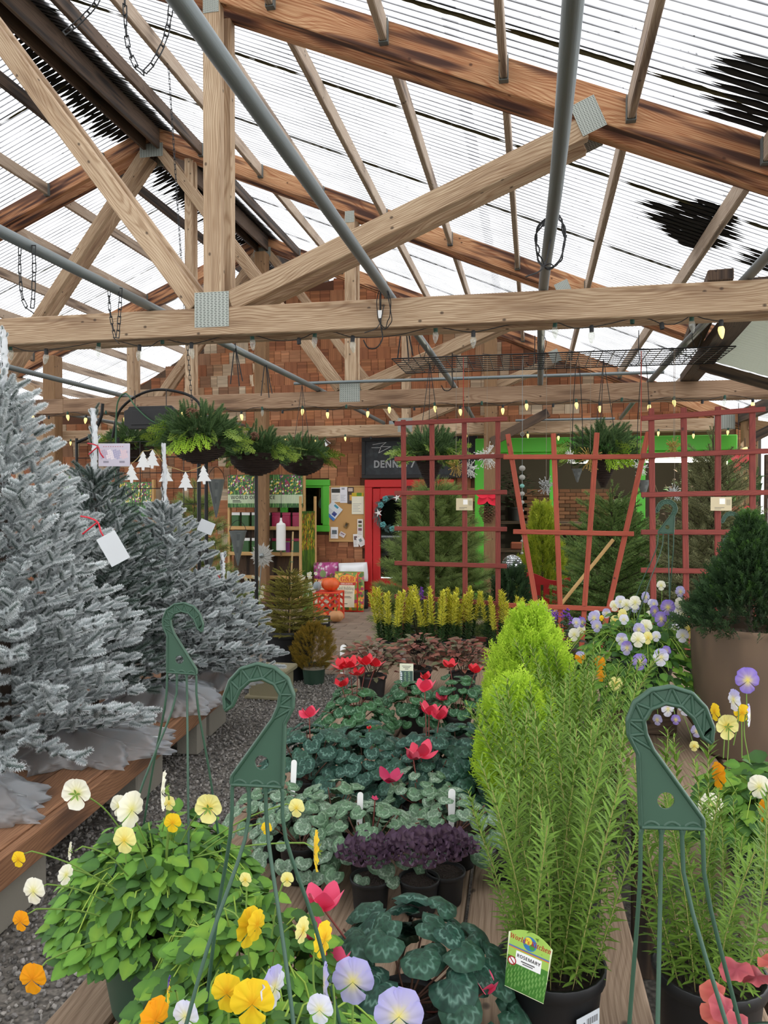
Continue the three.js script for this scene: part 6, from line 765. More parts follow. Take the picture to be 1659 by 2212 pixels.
// ---------- zinc cones, daisy, potted bulbs on the way to the wall ----------
{
  const zt = canvasTex(128, 128, (g) => { g.fillStyle = '#6d7270'; g.fillRect(0, 0, 128, 128); for (let i = 0; i < 240; i++) { g.fillStyle = i % 2 ? 'rgba(90,96,94,.4)' : 'rgba(128,134,132,.35)'; g.fillRect((i * 37) % 128, (i * 71) % 128, 9, 5); } for (let r = 0; r < 3; r++) for (let i = 0; i < 10; i++) { g.fillStyle = '#c8c6b8'; g.beginPath(); g.arc(6 + i * 12.8 + (r % 2) * 6, 12 + r * 14, 2.6, 0, 7); g.fill(); } }), zm = std({ map: zt, metalness: 0.4, roughness: 0.5 });
  const zc = (label, p, r, h, up) => { const t = thing('zinc_cone', label, 'metal cone', p, 0, 'pierced zinc cones'); part(t, 'cone', lathe([[0.006, 0], [r * 0.9, h * 0.94], [r, h], [r * 0.96, h], [r * 0.86, h * 0.92], [0.004, 0.02]], 20), zm); part(t, 'bail', tube([[-r, h, 0], [-r * 0.7, h + up * 0.6, 0], [0, h + up, 0], [r * 0.7, h + up * 0.6, 0], [r, h, 0]], 0.003, 16, 5), M.blackMetal); if (up > 0.5) part(t, 'hook_bar', rod([-0.06, 2.992 - p[1], 0], [0.06, 2.992 - p[1], 0.03], 0.0025, 4), M.blackMetal); };
  zc('pierced zinc cone hung on the black pole beside the poster', [-2.951, 1.656, -6.82], 0.085, 0.36, 0.12); zc('pierced zinc cone with red tag lower beside the wire panel', [-2.751, 1.2, -6.86], 0.085, 0.33, 0.1); zc('small zinc pot hung low on the wire panel', [-3.041, 1.109, -6.84], 0.08, 0.24, 0.12); zc('pierced zinc cone hung inside the fan trellis', [0.339, 1.961, -6.4], 0.045, 0.11, 0.92); zc('pierced zinc cone hung beside the green mullion', [0.851, 1.826, -6.4], 0.055, 0.15, 1.03);
  const d = thing('metal_daisy', 'large grey metal daisy on a stake', 'garden ornament', [-3.771, 1.049, -10.3]); const pg = leaf({ L: 0.17, W: 0.05, n: 4, mid: [0.5, 0.5, 0.47], edge: [0.66, 0.66, 0.62], fold: 0.3, curl: 0.15 }); for (let k = 0; k < 2; k++) for (let i = 0; i < 13; i++) { const m = part(d, 'petal', pg, M.leafy), a = i / 13 * 6.283 + k * 0.24; orient(m, V(Math.cos(a) * 0.02, Math.sin(a) * 0.02, k * 0.012), V(Math.cos(a), Math.sin(a), 0.05), V(0, 0.1, 1)); m.scale.setScalar(1 - k * 0.2); } part(d, 'centre', new THREE.SphereGeometry(0.035, 14, 8), M.zinc, [0, 0, 0.02]); part(d, 'stake', rod([0, 0, -0.01], [-0.1, -d.position.y, 0], 0.008, 6), M.zinc);
  // narcissus pots
  const nl = [[0.16, 0.32, 0.06], [0.2, 0.38, 0.09]].map((c) => leaf({ L: 0.5, W: 0.02, n: 4, mid: c, edge: c, fold: 0.4, curl: 0.12, shape: (t) => 1 - t * t * 0.9 })), nf = [0, 1].map(() => { const gs = []; for (let k = 0; k < 6; k++) { const g = leaf({ L: 0.022, W: 0.013, n: 3, mid: [0.86, 0.86, 0.72], edge: [0.9, 0.9, 0.82], fold: 0.1, curl: 0 }); g.rotateZ(k * 1.047); gs.push(g); } gs.push(tint(xf(cyl(0.005, 0.003, 0.006, 8), [0, 0, 0.004], [1.57, 0, 0]), [0.85, 0.7, 0.2])); return merge(gs); });
  const narc = (label, p, n) => { const t = thing('narcissus', label, 'potted flower', p, 0, 'potted white narcissi'); addPot(t, 0.1, 0.16, M.greenPot); for (let i = 0; i < 34; i++) { const a = i * 2.399, m = part(t, 'leaf', nl[i % 2], M.leafy); orient(m, V(Math.cos(a) * 0.06 * Math.sqrt(i / 34), 0.14, Math.sin(a) * 0.06), V(Math.cos(a) * 0.14, 1, Math.sin(a) * 0.14), V(Math.cos(a), 0.2, Math.sin(a))); m.scale.setScalar(R(0.9, 1.3)); } for (let i = 0; i < n; i++) { const m = part(t, 'flower', nf[i % 2], M.petal, [R(-0.12, 0.12), 0.72 + R(-0.16, 0.14), R(-0.03, 0.14)], [R(-0.6, 0.4), R(-0.8, 0.8), 0]); m.scale.setScalar(1.5); } const sg = []; for (let i = 0; i < 8; i++) sg.push(rod([R(-0.04, 0.04), 0.14, R(-0.04, 0.04)], [R(-0.1, 0.1), 0.74, R(-0.02, 0.1)], 0.003, 4)); part(t, 'stalks', merge(sg), M.stem); };
  narc('white narcissus pot between daisy stake and golden spruce', [-3.5, 0, -9.3], 26); narc('white narcissus pot beside the orange rack', [-2.98, 0, -9.9], 26);
  // golden spruce in a big black pot, amber thuja, stone trough
  const sp = thing('golden_spruce', 'golden spruce tied to a cane in a large black pot', 'conifer', [-2.47, 0, -7.55]); addPot(sp, 0.27, 0.5, M.pot, 0.82); const in2 = new THREE.Group(); { const tmp = thing('spruce_tmp', 'x', 'x'); conifer(tmp, { H: 0.76, Rad: 0.34, whorls: 11, per: 12, tw: goldTwig, rise: 0.45, pow: 0.75, step: 0.05, y0: 0.02, lead: 0.12, scale: 0.75, trunk: 0.014, droop: 0.02 }); taken.spruce_tmp = -1; scene.remove(tmp); while (tmp.children.length) { const m = tmp.children[0]; m.position.y += 0.44; sp.add(m); } }
  part(sp, 'cane', rod([0.01, 0.42, 0.03], [0.05, 1.5, 0.03], 0.009, 8), std({ color: S('#c3a574') })); for (let i = 0; i < 7; i++) part(sp, 'tie', new THREE.TorusGeometry(0.014, 0.003, 5, 12), std({ color: S('#14705a') }), [0.02 + i * 0.004, 0.75 + i * 0.11, 0.025], [1.4, 0, 0]); part(sp, 'pot_label', cbox(0.08, 0.04, 0.002), M.white, [-0.19, 0.4, 0.18], [0, -0.75, 0]);
  const th = thing('amber_thuja', 'round amber thuja in a small green pot on the gravel edge', 'conifer', [-2.15, 0, -7.35]); addPot(th, 0.12, 0.19, M.greenPot); part(th, 'pot_band', cyl(0.128, 0.125, 0.035, 24, true), std({ color: S('#9a9180') }), [0, 0.17, 0]); bush(th, oliveSpray, { H: 0.42, y0: 0.15, prof: (f) => 0.2 * Math.sqrt(Math.max(0.02, 1 - Math.pow(2 * f - 0.85, 2))), n: 900, up: 0.6, s: 0.7 });
  const st = thing('stone_trough', 'weathered stone planter behind the platform corner', 'planter', [-2.4, 0, -6.8]); const sm = std({ color: S('#8c8468'), bumpMap: gravTex, bumpScale: 0.004 }); part(st, 'box', cbox(0.34, 0.24, 0.3, 0.015), sm, [0, 0.12, 0]); part(st, 'rim', cbox(0.4, 0.05, 0.36, 0.012), sm, [0, 0.25, 0]); part(st, 'foot', cbox(0.4, 0.035, 0.36, 0.01), sm, [0, 0.0175, 0]);
  const wc = thing('white_canister', 'white cylinder canister hanging before the bulb rack', 'canister', [-4.195, 0.988, -12.38]); part(wc, 'body', lathe([[0.001, 0], [0.075, 0], [0.08, 0.01], [0.08, 0.43], [0.07, 0.455], [0.03, 0.47], [0.02, 0.5], [0.001, 0.5]], 24), M.white); part(wc, 'cap', cyl(0.018, 0.02, 0.06, 10), M.white, [0, 0.52, 0]); part(wc, 'perch', cbox(0.03, 0.1, 0.03), M.post, [0, -0.05, 0]); part(wc, 'cord', rod([0, 0.54, 0], [0, 1.9, -0.06], 0.003, 4), M.black);
}
// ---------- bulb rack, chalkboard, cork board ----------
{
  const poster = (seedv, words) => canvasTex(512, 220, (g, w, h) => { const k0 = seedv; const q = (i, s) => H2(i, s, k0); g.fillStyle = '#2f5a2a'; g.fillRect(0, 0, w, h); for (let i = 0; i < 300; i++) { g.strokeStyle = ['#4d8a3c', '#6aa552', '#2a4f26', '#87b06a'][i % 4]; g.lineWidth = 3; const x = q(i, 1) * w, y = q(i, 2) * h; g.beginPath(); g.moveTo(x, y + 30); g.quadraticCurveTo(x + 4, y, x + q(i, 3) * 20 - 10, y - 26); g.stroke(); } for (let i = 0; i < 330; i++) { const x = q(i, 4) * w, y = 8 + q(i, 5) * 120, s = 3 + q(i, 6) * 6; g.fillStyle = ['#7a2a5e', '#e4d468', '#9a3046', '#e6e4cc', '#d8bc3a', '#94488a'][i % 6]; g.beginPath(); g.ellipse(x, y, s * 0.7, s, q(i, 7), 0, 7); g.fill(); } if (words) { g.fillStyle = 'rgba(206,216,186,.86)'; g.fillRect(0, 134, w, 58); g.fillStyle = '#3d4236'; g.font = 'bold 34px sans-serif'; g.fillText('WORLD OF CHOICE', 20, 164, 320); g.font = '15px sans-serif'; g.fillRect(34, 171, 52, 6); g.fillRect(34, 181, 60, 5); } });
  const rk = thing('bulb_rack', 'wooden flower bulb rack with WORLD OF CHOICE poster header', 'display rack', [-4.52, 0, -12.62]); const W = 1.34, lw = woodMat(woodTex([214, 178, 120], [186, 146, 92], [170, 130, 80], 103, 0.1));
  part(rk, 'header_poster', new THREE.BoxGeometry(W, 0.56, 0.02), std({ map: poster(5, true), roughness: 0.5 }), [0, 1.99, 0.12]); part(rk, 'back_board', cbox(W, 1.55, 0.02), M.dark, [0, 0.85, -0.14]); for (const x of [-W / 2, W / 2]) part(rk, 'side', cbox(0.04, 2.25, 0.1), lw, [x, 1.13, 0.05]);
  for (const y of [1.34, 0.9, 0.5, 0.12]) { part(rk, 'shelf', cbox(W - 0.05, 0.03, 0.26), lw, [0, y, 0]); part(rk, 'shelf_lip', cbox(W - 0.05, 0.06, 0.02), lw, [0, y + 0.02, 0.13]); }
  const pkm = [1, 2, 3, 4, 5].map((k) => std({ map: poster(20 + k, false), roughness: 0.35 })), pinkm = std({ color: S('#a3264e'), roughness: 0.3 });
  const kinds = [['yellow flower', 'white flower', 'cream flower', 'blue edged', 'pink topped', 'red topped', 'crimson'], ['lemon', 'ivory', 'gold', 'tulip', 'violet', 'rose', 'lilac']];
  [1.355, 0.915].forEach((y, r) => { for (let i = 0; i < 7; i++) { const p = thing('bulb_packet', kinds[r][i] + ' bulb packet on the ' + (r ? 'lower' : 'upper') + ' shelf of the bulb rack', 'bulb packet', [-5.07 + i * 0.183, y, -12.55], 0, 'bulb packets'); part(p, 'pack', cbox(0.15, 0.22, 0.05, 0.015), i > 3 && r === 0 ? pinkm : pkm[(i + r) % 5], [0, 0.11, 0]); part(p, 'header', cbox(0.15, 0.05, 0.012), i > 3 ? pinkm : M.white, [0, 0.245, 0]); } });
  const g2 = thing('tulip_poster', 'red tulip poster rack half hidden behind the wire panel', 'poster', [-7.1, 0, -12.6]); part(g2, 'print', new THREE.BoxGeometry(0.9, 0.62, 0.02), std({ map: poster(77, false), roughness: 0.5 }), [0, 1.85, 0.03]); for (const x of [-0.47, 0.47]) part(g2, 'side', cbox(0.04, 2.2, 0.08), lw, [x, 1.1, 0]);
  const fl = thing('flower_banner', 'tall yellow flower banner leaning beside the bulb rack', 'banner', [-3.76, 0, -12.5], 0.9); part(fl, 'print', new THREE.BoxGeometry(0.28, 1.1, 0.02), std({ map: poster(42, false) , color: S('#f0d840') }), [0, 1.1, 0]); for (const x of [-0.15, 0.15]) part(fl, 'side', cbox(0.03, 1.9, 0.05), lw, [x, 0.95, 0]);
  // chalkboard
  const chalk = canvasTex(1024, 340, (g, w, h) => { g.fillStyle = '#34373a'; g.fillRect(0, 0, w, h); for (let i = 0; i < 260; i++) { g.fillStyle = `rgba(150,156,160,${0.015 + 0.03 * H2(i, 1, 4)})`; g.beginPath(); g.ellipse(H2(i, 2, 4) * w, H2(i, 3, 4) * h, 60 * H2(i, 5, 4) + 8, 16, H2(i, 6, 4) * 3, 0, 7); g.fill(); } g.strokeStyle = '#d9dcdc'; g.lineWidth = 4; g.beginPath(); g.moveTo(70, 40); g.lineTo(200, 20); g.lineTo(150, 60); g.lineTo(245, 62); g.lineTo(130, 120); g.lineTo(150, 70); g.lineTo(60, 70); g.stroke(); g.font = '92px sans-serif'; g.lineWidth = 3; g.strokeText('DENNIS 7 DEES', 78, 262, 860); g.fillStyle = 'rgba(200,205,205,.25)'; g.fillText('DENNIS 7 DEES', 78, 262, 860); });
  const cb = thing('chalkboard', 'black framed chalkboard lettered DENNIS above the red door', 'chalkboard', [-1.93, 2.56, WZ + 0.06]); part(cb, 'slate', new THREE.BoxGeometry(1.86, 0.6, 0.02), std({ map: chalk, roughness: 0.9 })); for (const [x, y, w, h] of [[0, 0.32, 1.98, 0.06], [0, -0.32, 1.98, 0.06], [-0.96, 0, 0.06, 0.575], [0.96, 0, 0.06, 0.575]]) part(cb, 'frame', cbox(w, h, 0.05), M.black, [x, y, 0.01]);
  // cork board with papers
  const ck = thing('cork_board', 'cork notice board in a pale wood frame', 'notice board', [-3.19, 1.6, WZ + 0.03]); part(ck, 'cork', new THREE.BoxGeometry(0.6, 0.94, 0.012), std({ color: S('#c49a63'), bumpMap: gravTex, bumpScale: 0.002, roughness: 1 })); for (const [x, y, w, h] of [[0, 0.475, 0.65, 0.025], [0, -0.475, 0.65, 0.025], [-0.313, 0, 0.025, 0.92], [0.313, 0, 0.025, 0.92]]) part(ck, 'frame', cbox(w, h, 0.03), lw, [x, y, 0]);
  const sheet = (bg, blocks, k) => canvasTex(96, 128, (g) => { g.fillStyle = bg; g.fillRect(0, 0, 96, 128); for (const [c, x, y, w, h] of blocks) { g.fillStyle = c; g.fillRect(x, y, w, h); } g.fillStyle = '#8d8d8d'; for (let i = 0; i < 6; i++) g.fillRect(8, 66 + i * 9, 70 - (i * 13) % 30, 2); });
  const pap = (label, x, y, w, h, tx, rz = 0) => { const m = one('notice_paper', new THREE.BoxGeometry(w, h, 0.0015), std({ map: tx, roughness: 0.7 }), label, 'notice', [-3.19 + x, 1.6 + y, WZ + 0.042 + taken.notice_z++ * 0.002], 0, 'notices on the cork board'); m.rotation.z = rz; };
  taken.notice_z = 0;
  pap('notice with dark landscape photo at the top of the board', -0.2, 0.33, 0.17, 0.25, sheet('#eceae4', [['#3a3a38', 4, 10, 88, 36]])); pap('pale grey notice in the top middle of the board', -0.06, 0.33, 0.13, 0.28, sheet('#e8e8ee', [['#9fa3ad', 20, 8, 40, 16]])); pap('dark photo flyer with amber drink', 0.065, 0.32, 0.11, 0.29, sheet('#4a3a30', [['#d99a2a', 30, 60, 36, 44], ['#c9b8a8', 10, 8, 70, 26]])); pap('long cream newsletter with yellow flower strip', 0.19, 0.18, 0.21, 0.37, sheet('#e9e6cf', [['#c8b02a', 0, 0, 96, 22], ['#5b8a2c', 40, 0, 40, 20]])); pap('tilted blue and white butterfly flyer', -0.25, 0.05, 0.24, 0.26, sheet('#dfe6ea', [['#3f7fc8', 0, 104, 96, 24], ['#37458c', 54, 60, 30, 34], ['#3f97b0', 30, 8, 34, 18]]), -0.7); pap('white print with grey horse picture', -0.225, -0.33, 0.13, 0.2, sheet('#eeeeec', [['#5d6a70', 16, 34, 64, 46]])); pap('strip of small photos down the board edge', 0.235, -0.24, 0.1, 0.3, sheet('#e6e2da', [['#4a3f38', 16, 12, 60, 18], ['#6b7a4a', 16, 40, 60, 18], ['#7a4a58', 16, 68, 60, 18]])); pap('small dark ticket pinned aslant', -0.01, -0.2, 0.06, 0.1, sheet('#7a5a20', [['#2d2210', 20, 20, 50, 70]]), -0.4); pap('cluster card hanging off the board corner', 0.16, -0.46, 0.09, 0.22, sheet('#e8e6e2', [['#6b5a5a', 14, 20, 60, 40]]), 0.05); pap('curled white card beside the cluster card', 0.255, -0.47, 0.12, 0.17, sheet('#eceae6', [['#7a8a8a', 24, 30, 40, 40]]), 0.5); pap('pale card strip pinned slantwise near the ticket', -0.08, -0.36, 0.1, 0.08, sheet('#dcd6d4', [['#8a6a7a', 10, 30, 70, 30]]), -0.5);
}
// ---------- bags, pumpkins, orange rack by the wall ----------
{
  const label = canvasTex(512, 640, (g, w, h) => { g.fillStyle = '#7a8a3a'; g.fillRect(0, 0, w, h); for (let i = 0; i < 220; i++) { g.fillStyle = ['#c8402a', '#e08a2a', '#6b8a3a', '#d8b040', '#a83a5a', '#4a6a2a'][i % 6]; g.beginPath(); g.arc(H2(i, 1, 9) * w, H2(i, 2, 9) * h, 14 + 22 * H2(i, 3, 9), 0, 7); g.fill(); } g.fillStyle = '#e4dcc2'; g.fillRect(70, 170, 290, 390); g.fillStyle = '#e09a2a'; g.beginPath(); g.ellipse(230, 120, 150, 72, 0, 0, 7); g.fill(); g.fillStyle = '#c02a1e'; g.font = 'bold 110px serif'; g.fillText('G&B', 110, 152, 240); g.fillRect(90, 166, 290, 44); g.fillStyle = '#f4ecd8'; g.font = 'bold 38px serif'; g.fillText('ORGANICS', 120, 202, 230); g.fillStyle = '#44402e'; g.font = '58px serif'; g.fillText('Soil Building', 86, 280, 262); g.fillText('Conditioner', 86, 344, 250); g.font = '20px sans-serif'; g.fillRect(130, 385, 160, 8); g.fillRect(110, 405, 200, 8); g.fillRect(120, 500, 120, 10); g.fillStyle = '#c02a1e'; g.fillRect(0, 610, w, 30); g.fillRect(400, 0, 22, h); });
  const poster2 = canvasTex(256, 160, (g, w, h) => { g.fillStyle = '#b04a86'; g.fillRect(0, 0, w, h); for (let i = 0; i < 70; i++) { g.fillStyle = ['#c98ab0', '#6d7a4a', '#8a2f62', '#d8c0cc'][i % 4]; g.beginPath(); g.arc(H2(i, 1, 3) * w, H2(i, 2, 3) * h, 10, 0, 7); g.fill(); } g.fillStyle = '#8aa06a'; g.beginPath(); g.arc(120, 90, 32, 0, 7); g.fill(); });
  const pillow = (w, h, d, m) => { const g = new THREE.BoxGeometry(w, h, d, 14, 14, 2), p = g.attributes.position; for (let i = 0; i < p.count; i++) { const u = p.getX(i) / w * 2, v = p.getY(i) / h * 2, k = Math.sqrt(Math.max(0.02, (1 - Math.pow(Math.abs(u), 3)) * (1 - Math.pow(Math.abs(v), 4)))); p.setZ(i, p.getZ(i) * k + 0.008 * Math.sin(u * 7 + v * 3)); p.setX(i, p.getX(i) * (1 - 0.04 * v * v)); } g.computeVertexNormals(); return g; };
  const bag = (name, lb, pos, w, h, d, mat, ry = 0, rx = 0) => { const t = thing(name, lb, 'bag', pos, ry); part(t, 'sack', pillow(w, h, d), mat, [0, h / 2, 0], [rx, 0, 0]); part(t, 'seam', cbox(w * 0.96, 0.03, 0.008), mat === M.white ? M.white : mat, [0, h - 0.01, 0], [rx, 0, 0]); return t; };
  const gb = std({ map: label, roughness: 0.35 }), pink = std({ map: poster2, roughness: 0.3 }), whiteBag = std({ map: canvasTex(256, 128, (g) => { g.fillStyle = '#eceef0'; g.fillRect(0, 0, 256, 128); g.fillStyle = '#333a55'; g.font = '28px sans-serif'; g.fillText('EPSY NERS', 90, 80); }), roughness: 0.3 });
  bag('soil_bag', 'standing soil bag reading Soil Building Conditioner beside the door', [-2.98, 0, -12.25], 0.5, 0.66, 0.16, gb, 0.05, -0.06);
  const lay = (name, lb, pos, mat, w, ry, rz) => { const t = thing(name, lb, 'bag', pos, ry, 'sacks piled by the wall'); part(t, 'sack', pillow(w, 0.32, 0.34), mat, [0, 0.16, 0], [0, 0, rz]); };
  lay('potting_sack', 'green and purple potting sack at the bottom of the pile', [-3.45, 0.0, -12.6], gb, 0.5, 0, 0); lay('potting_sack', 'pink printed sack on top of the pile', [-3.47, 0.46, -12.62], pink, 0.44, 0, 0.03); lay('potting_sack', 'white sack with hand lettering behind the soil bag', [-3.0, 0.46, -12.62], whiteBag, 0.5, 0, 0.05); lay('potting_sack', 'dark sack under the white lettered one', [-2.98, 0.0, -12.66], M.pot, 0.46, 0, 0); lay('potting_sack', 'green sack in the middle of the pile', [-3.45, 0.25, -12.62], gb, 0.46, 0, 0);
  const pumpkin = (name, lb, pos, r, hex, k = 0.78, stemH = 0.05) => { const g = new THREE.SphereGeometry(r, 40, 18), p = g.attributes.position; for (let i = 0; i < p.count; i++) { const x = p.getX(i), y = p.getY(i), z = p.getZ(i), a = Math.atan2(z, x), q = 1 - 0.09 * Math.pow(Math.abs(Math.cos(a * 5)), 4) , dip = 1 - 0.25 * Math.exp(-(x * x + z * z) / (r * r * 0.08)); p.setXYZ(i, x * q, y * k * dip, z * q); } g.computeVertexNormals(); const t = thing(name, lb, 'pumpkin', pos); part(t, 'body', g, std({ color: S(hex), roughness: 0.5 }), [0, r * k, 0]); part(t, 'stem', tube([[0, r * k * 1.7, 0], [0.005, r * k * 1.7 + stemH, 0], [0.02, r * k * 1.7 + stemH * 1.6, 0]], r * 0.1, 8, 6), std({ color: S('#7a6a3c') })); };
  const rk = thing('orange_rack', 'orange metal cube rack with zigzag cut sides', 'rack', [-3.1, 0, -11.4], 0.04); const om_ = std({ color: S('#e2462a'), roughness: 0.45 }); for (const x of [-0.2, 0.2]) for (const z of [-0.16, 0.16]) part(rk, 'leg', cbox(0.025, 0.42, 0.025), om_, [x, 0.21, z]); part(rk, 'top', cbox(0.42, 0.02, 0.36), om_, [0, 0.425, 0]); for (const z of [0.165, -0.165]) for (const y of [0.11, 0.22, 0.33]) { const pts = []; for (let i = 0; i <= 6; i++) pts.push([-0.2 + i * 0.0667, y + (i % 2 ? 0.03 : -0.03)]); const s = new THREE.Shape([...pts.map(([a, b]) => new THREE.Vector2(a, b + 0.022)), ...pts.slice().reverse().map(([a, b]) => new THREE.Vector2(a, b - 0.022))]); part(rk, 'zigzag_band', new THREE.ExtrudeGeometry(s, { depth: 0.004, bevelEnabled: false }), om_, [0, 0, z]); }
  pumpkin('pumpkin', 'bright orange pumpkin on top of the orange rack', [-3.07, 0.436, -11.4], 0.14, '#e0622a'); pumpkin('gourd', 'small blue grey gourd beside the orange pumpkin', [-3.25, 0.436, -11.28], 0.062, '#8d979a', 1.3, 0.03); pumpkin('pumpkin', 'tan pumpkin on the paving in front of the orange rack', [-2.9, 0.012, -11.1], 0.115, '#c08a5a'); pumpkin('pumpkin', 'small orange pumpkin behind the tan one', [-3.12, 0.012, -11.12], 0.09, '#d8703a');
  const sb = thing('notice_stand', 'small black box with white card beside the pumpkins', 'card holder', [-2.95, 0.012, -10.55], 0.2); part(sb, 'box', cbox(0.2, 0.17, 0.1), M.black, [0, 0.085, 0]); part(sb, 'card', cbox(0.11, 0.07, 0.003), M.white, [0.02, 0.11, 0.053]);
  // garden centre sign, lamp on the wall
  const gs = canvasTex(512, 256, (g) => { g.fillStyle = '#5d8a2a'; g.fillRect(0, 0, 512, 256); g.fillStyle = '#eef2e6'; g.font = 'bold 92px sans-serif'; g.fillText('NG', 250, 110); g.fillText('G', 300, 210); });
  const s = thing('green_sign', 'olive green lettered sign behind the tallest flocked fir', 'sign', [-8.75, 2.08, WZ + 0.08]); part(s, 'board', new THREE.BoxGeometry(0.85, 0.42, 0.03), std({ map: gs })); part(s, 'frame', cbox(0.12, 0.5, 0.06), M.green, [0.52, -0.05, 0]);
  const fl = thing('flood_lamp', 'twin chrome flood lamp on the shingles below the far truss', 'lamp', [-3.62, 2.84, WZ + 0.05]); part(fl, 'plate', cbox(0.34, 0.09, 0.05), M.post, [0.05, 0, 0]); const ch = std({ color: S('#c9cccc'), metalness: 0.9, roughness: 0.2 }); for (const x of [-0.1, 0.12]) part(fl, 'reflector', lathe([[0.02, 0.1], [0.035, 0.06], [0.07, 0], [0.064, 0], [0.03, 0.05], [0.001, 0.06]], 18), ch, [x, -0.04, 0.1], [0.4, 0, x > 0 ? 0.5 : -0.5]);
  const jb = thing('junction_box', 'small grey junction box on the far pale truss', 'electrical box', [-2.3, 3.084, -12.5]); part(jb, 'box', cbox(0.12, 0.06, 0.06), M.zinc, [0, 0.03, 0]);
}
// ---------- wreaths, swag, snowflakes, beads ----------
{
  const wreath = (label, pos, r, geos, mat, n, extra) => { const t = thing('wreath', label, 'wreath', pos); part(t, 'ring', new THREE.TorusGeometry(r, 0.02, 6, 30), M.brownStem); const l = []; for (let i = 0; i < n; i++) { const a = i / n * 6.283, d = V(-Math.sin(a) + R(-0.8, 0.8), Math.cos(a) + R(-0.8, 0.8), R(0.1, 0.9)); l.push(place(V(Math.cos(a) * r * R(0.85, 1.15), Math.sin(a) * r * R(0.85, 1.15), 0.02), d, R(0.7, 1))); } instanced(t, 'foliage', geos, mat, l); extra?.(t); return t; };
  const blueTwig = twig({ L: 0.1, n: 44, nl: 0.03, w: 0.005, ang: 1.1, root: [0.06, 0.11, 0.1], tip: [0.2, 0.3, 0.28] }), starS = new THREE.Shape(); for (let i = 0; i < 10; i++) { const a = i / 10 * 6.283 + 0.3, r = i % 2 ? 0.022 : 0.075; i ? starS.lineTo(Math.cos(a) * r, Math.sin(a) * r) : starS.moveTo(Math.cos(a) * r, Math.sin(a) * r); } const starG = new THREE.ExtrudeGeometry(starS, { depth: 0.01, bevelEnabled: false });
  wreath('blue green starfish wreath on the red door', [-2.36, 1.62, WZ + 0.13], 0.27, blueTwig, M.needle, 110, (t) => { for (const [x, y] of [[0.08, 0.26], [-0.24, 0.0], [0.12, -0.26]]) part(t, 'starfish', starG, M.white, [x, y, 0.08], [0, 0, x * 4]); const rs = std({ color: S('#5fa0a0'), roughness: 0.8 }); for (const [x, y] of [[-0.12, 0.24], [-0.16, -0.2], [-0.2, 0.13], [0.0, -0.27]]) part(t, 'rosette', new THREE.TorusKnotGeometry(0.03, 0.012, 40, 6, 2, 5), rs, [x, y, 0.08]); });
  const rb = std({ color: S('#c01024'), roughness: 0.5 });
  wreath('evergreen wreath with red bows hanging at the corner post', [2.72, 2.0, -11.2], 0.32, cedarTwig[0], M.needle, 90, (t) => { for (const y of [0.36, -0.36]) for (const a of [0.5, 2.6, 4.2]) { const m = part(t, 'bow', petG, rb); orient(m, V(-0.1, y, 0.1), V(Math.cos(a), Math.sin(a), 0.2), V(0, 0, 1)); m.scale.setScalar(0.2); } }).rotation.y = 0.5;
  { const o = thing('wreath_hook', 'thin hook holding the wreath at the corner post', 'hook', [2.72, 2.3, -11.2]); part(o, 'rod', rod([0, 0.02, 0], [0, 0.85, 0], 0.004, 5), M.blackMetal); }
  const sw = thing('pine_cone_swag', 'pine cone swag with red bow on the timber post', 'swag', [-0.72, 1.7, -12.22]); for (let i = 0; i < 3; i++) { const m = part(sw, 'pine_cone', coneG, M.cone, [(i - 1) * 0.05, -0.12 - (i % 2) * 0.1, 0.05]); m.scale.setScalar(2.2); } const sl = []; for (let i = 0; i < 26; i++) sl.push(place(V(R(-0.05, 0.05), 0.1 + R(-0.1, 0.05), 0.03), V(R(-1, 1), R(-1, 0.5), R(0.1, 0.8)), 0.9)); instanced(sw, 'sprigs', cedarTwig[0], M.needle, sl); for (const a of [0.4, 2.7, 4.0, 5.3]) { const m = part(sw, 'bow', petG, std({ color: S('#d82038') })); orient(m, V(0, 0.2, 0.08), V(Math.cos(a), Math.sin(a) * 0.7, 0.1), V(0, 0.2, 1)); m.scale.setScalar(0.2); }
  // wire snowflakes
  const flakeG = (r, dens) => { const gs = []; for (let i = 0; i < dens; i++) { const a = R(0, 6.283), b = Math.acos(R(-1, 1)), d = V(Math.sin(b) * Math.cos(a), Math.cos(b), Math.sin(b) * Math.sin(a) * 0.6), L = r * R(0.7, 1.05), e = d.clone().multiplyScalar(L); gs.push(rod(d.clone().multiplyScalar(0.15 * r).toArray(), e.toArray(), 0.0022, 4)); gs.push(xf(new THREE.SphereGeometry(0.005, 5, 4), e.toArray())); for (let k = 0; k < 2; k++) { const m = d.clone().multiplyScalar(L * R(0.4, 0.7)), f = m.clone().add(V(R(-1, 1), R(-1, 1), R(-0.6, 0.6)).multiplyScalar(r * 0.28)); gs.push(rod(m.toArray(), f.toArray(), 0.002, 4)); } } return merge(gs); };
  const wf = flakeG(0.13, 40), sf = flakeG(0.085, 34), wm = std({ color: S('#dfe0da'), roughness: 0.5 }), gm = std({ color: S('#b89b52'), metalness: 0.4, roughness: 0.5 }), silver = std({ color: S('#b9bdbc'), metalness: 0.4, roughness: 0.4 });
  const flake = (label, p, g, m, top, s = 1) => { const t = thing('wire_snowflake', label, 'ornament', p, R(0, 3), 'hanging wire snowflakes'); part(t, 'flake', g, m).scale.set(s, s, s); part(t, 'thread', rod([0, 0.05, 0], [0, top - p[1], 0], 0.002, 4), std({ color: S('#8a7f70') })); part(t, 'hook_bar', rod([-0.055, top - p[1] + 0.007, 0], [0.055, top - p[1] + 0.007, 0.03], 0.0025, 4), M.blackMetal); };
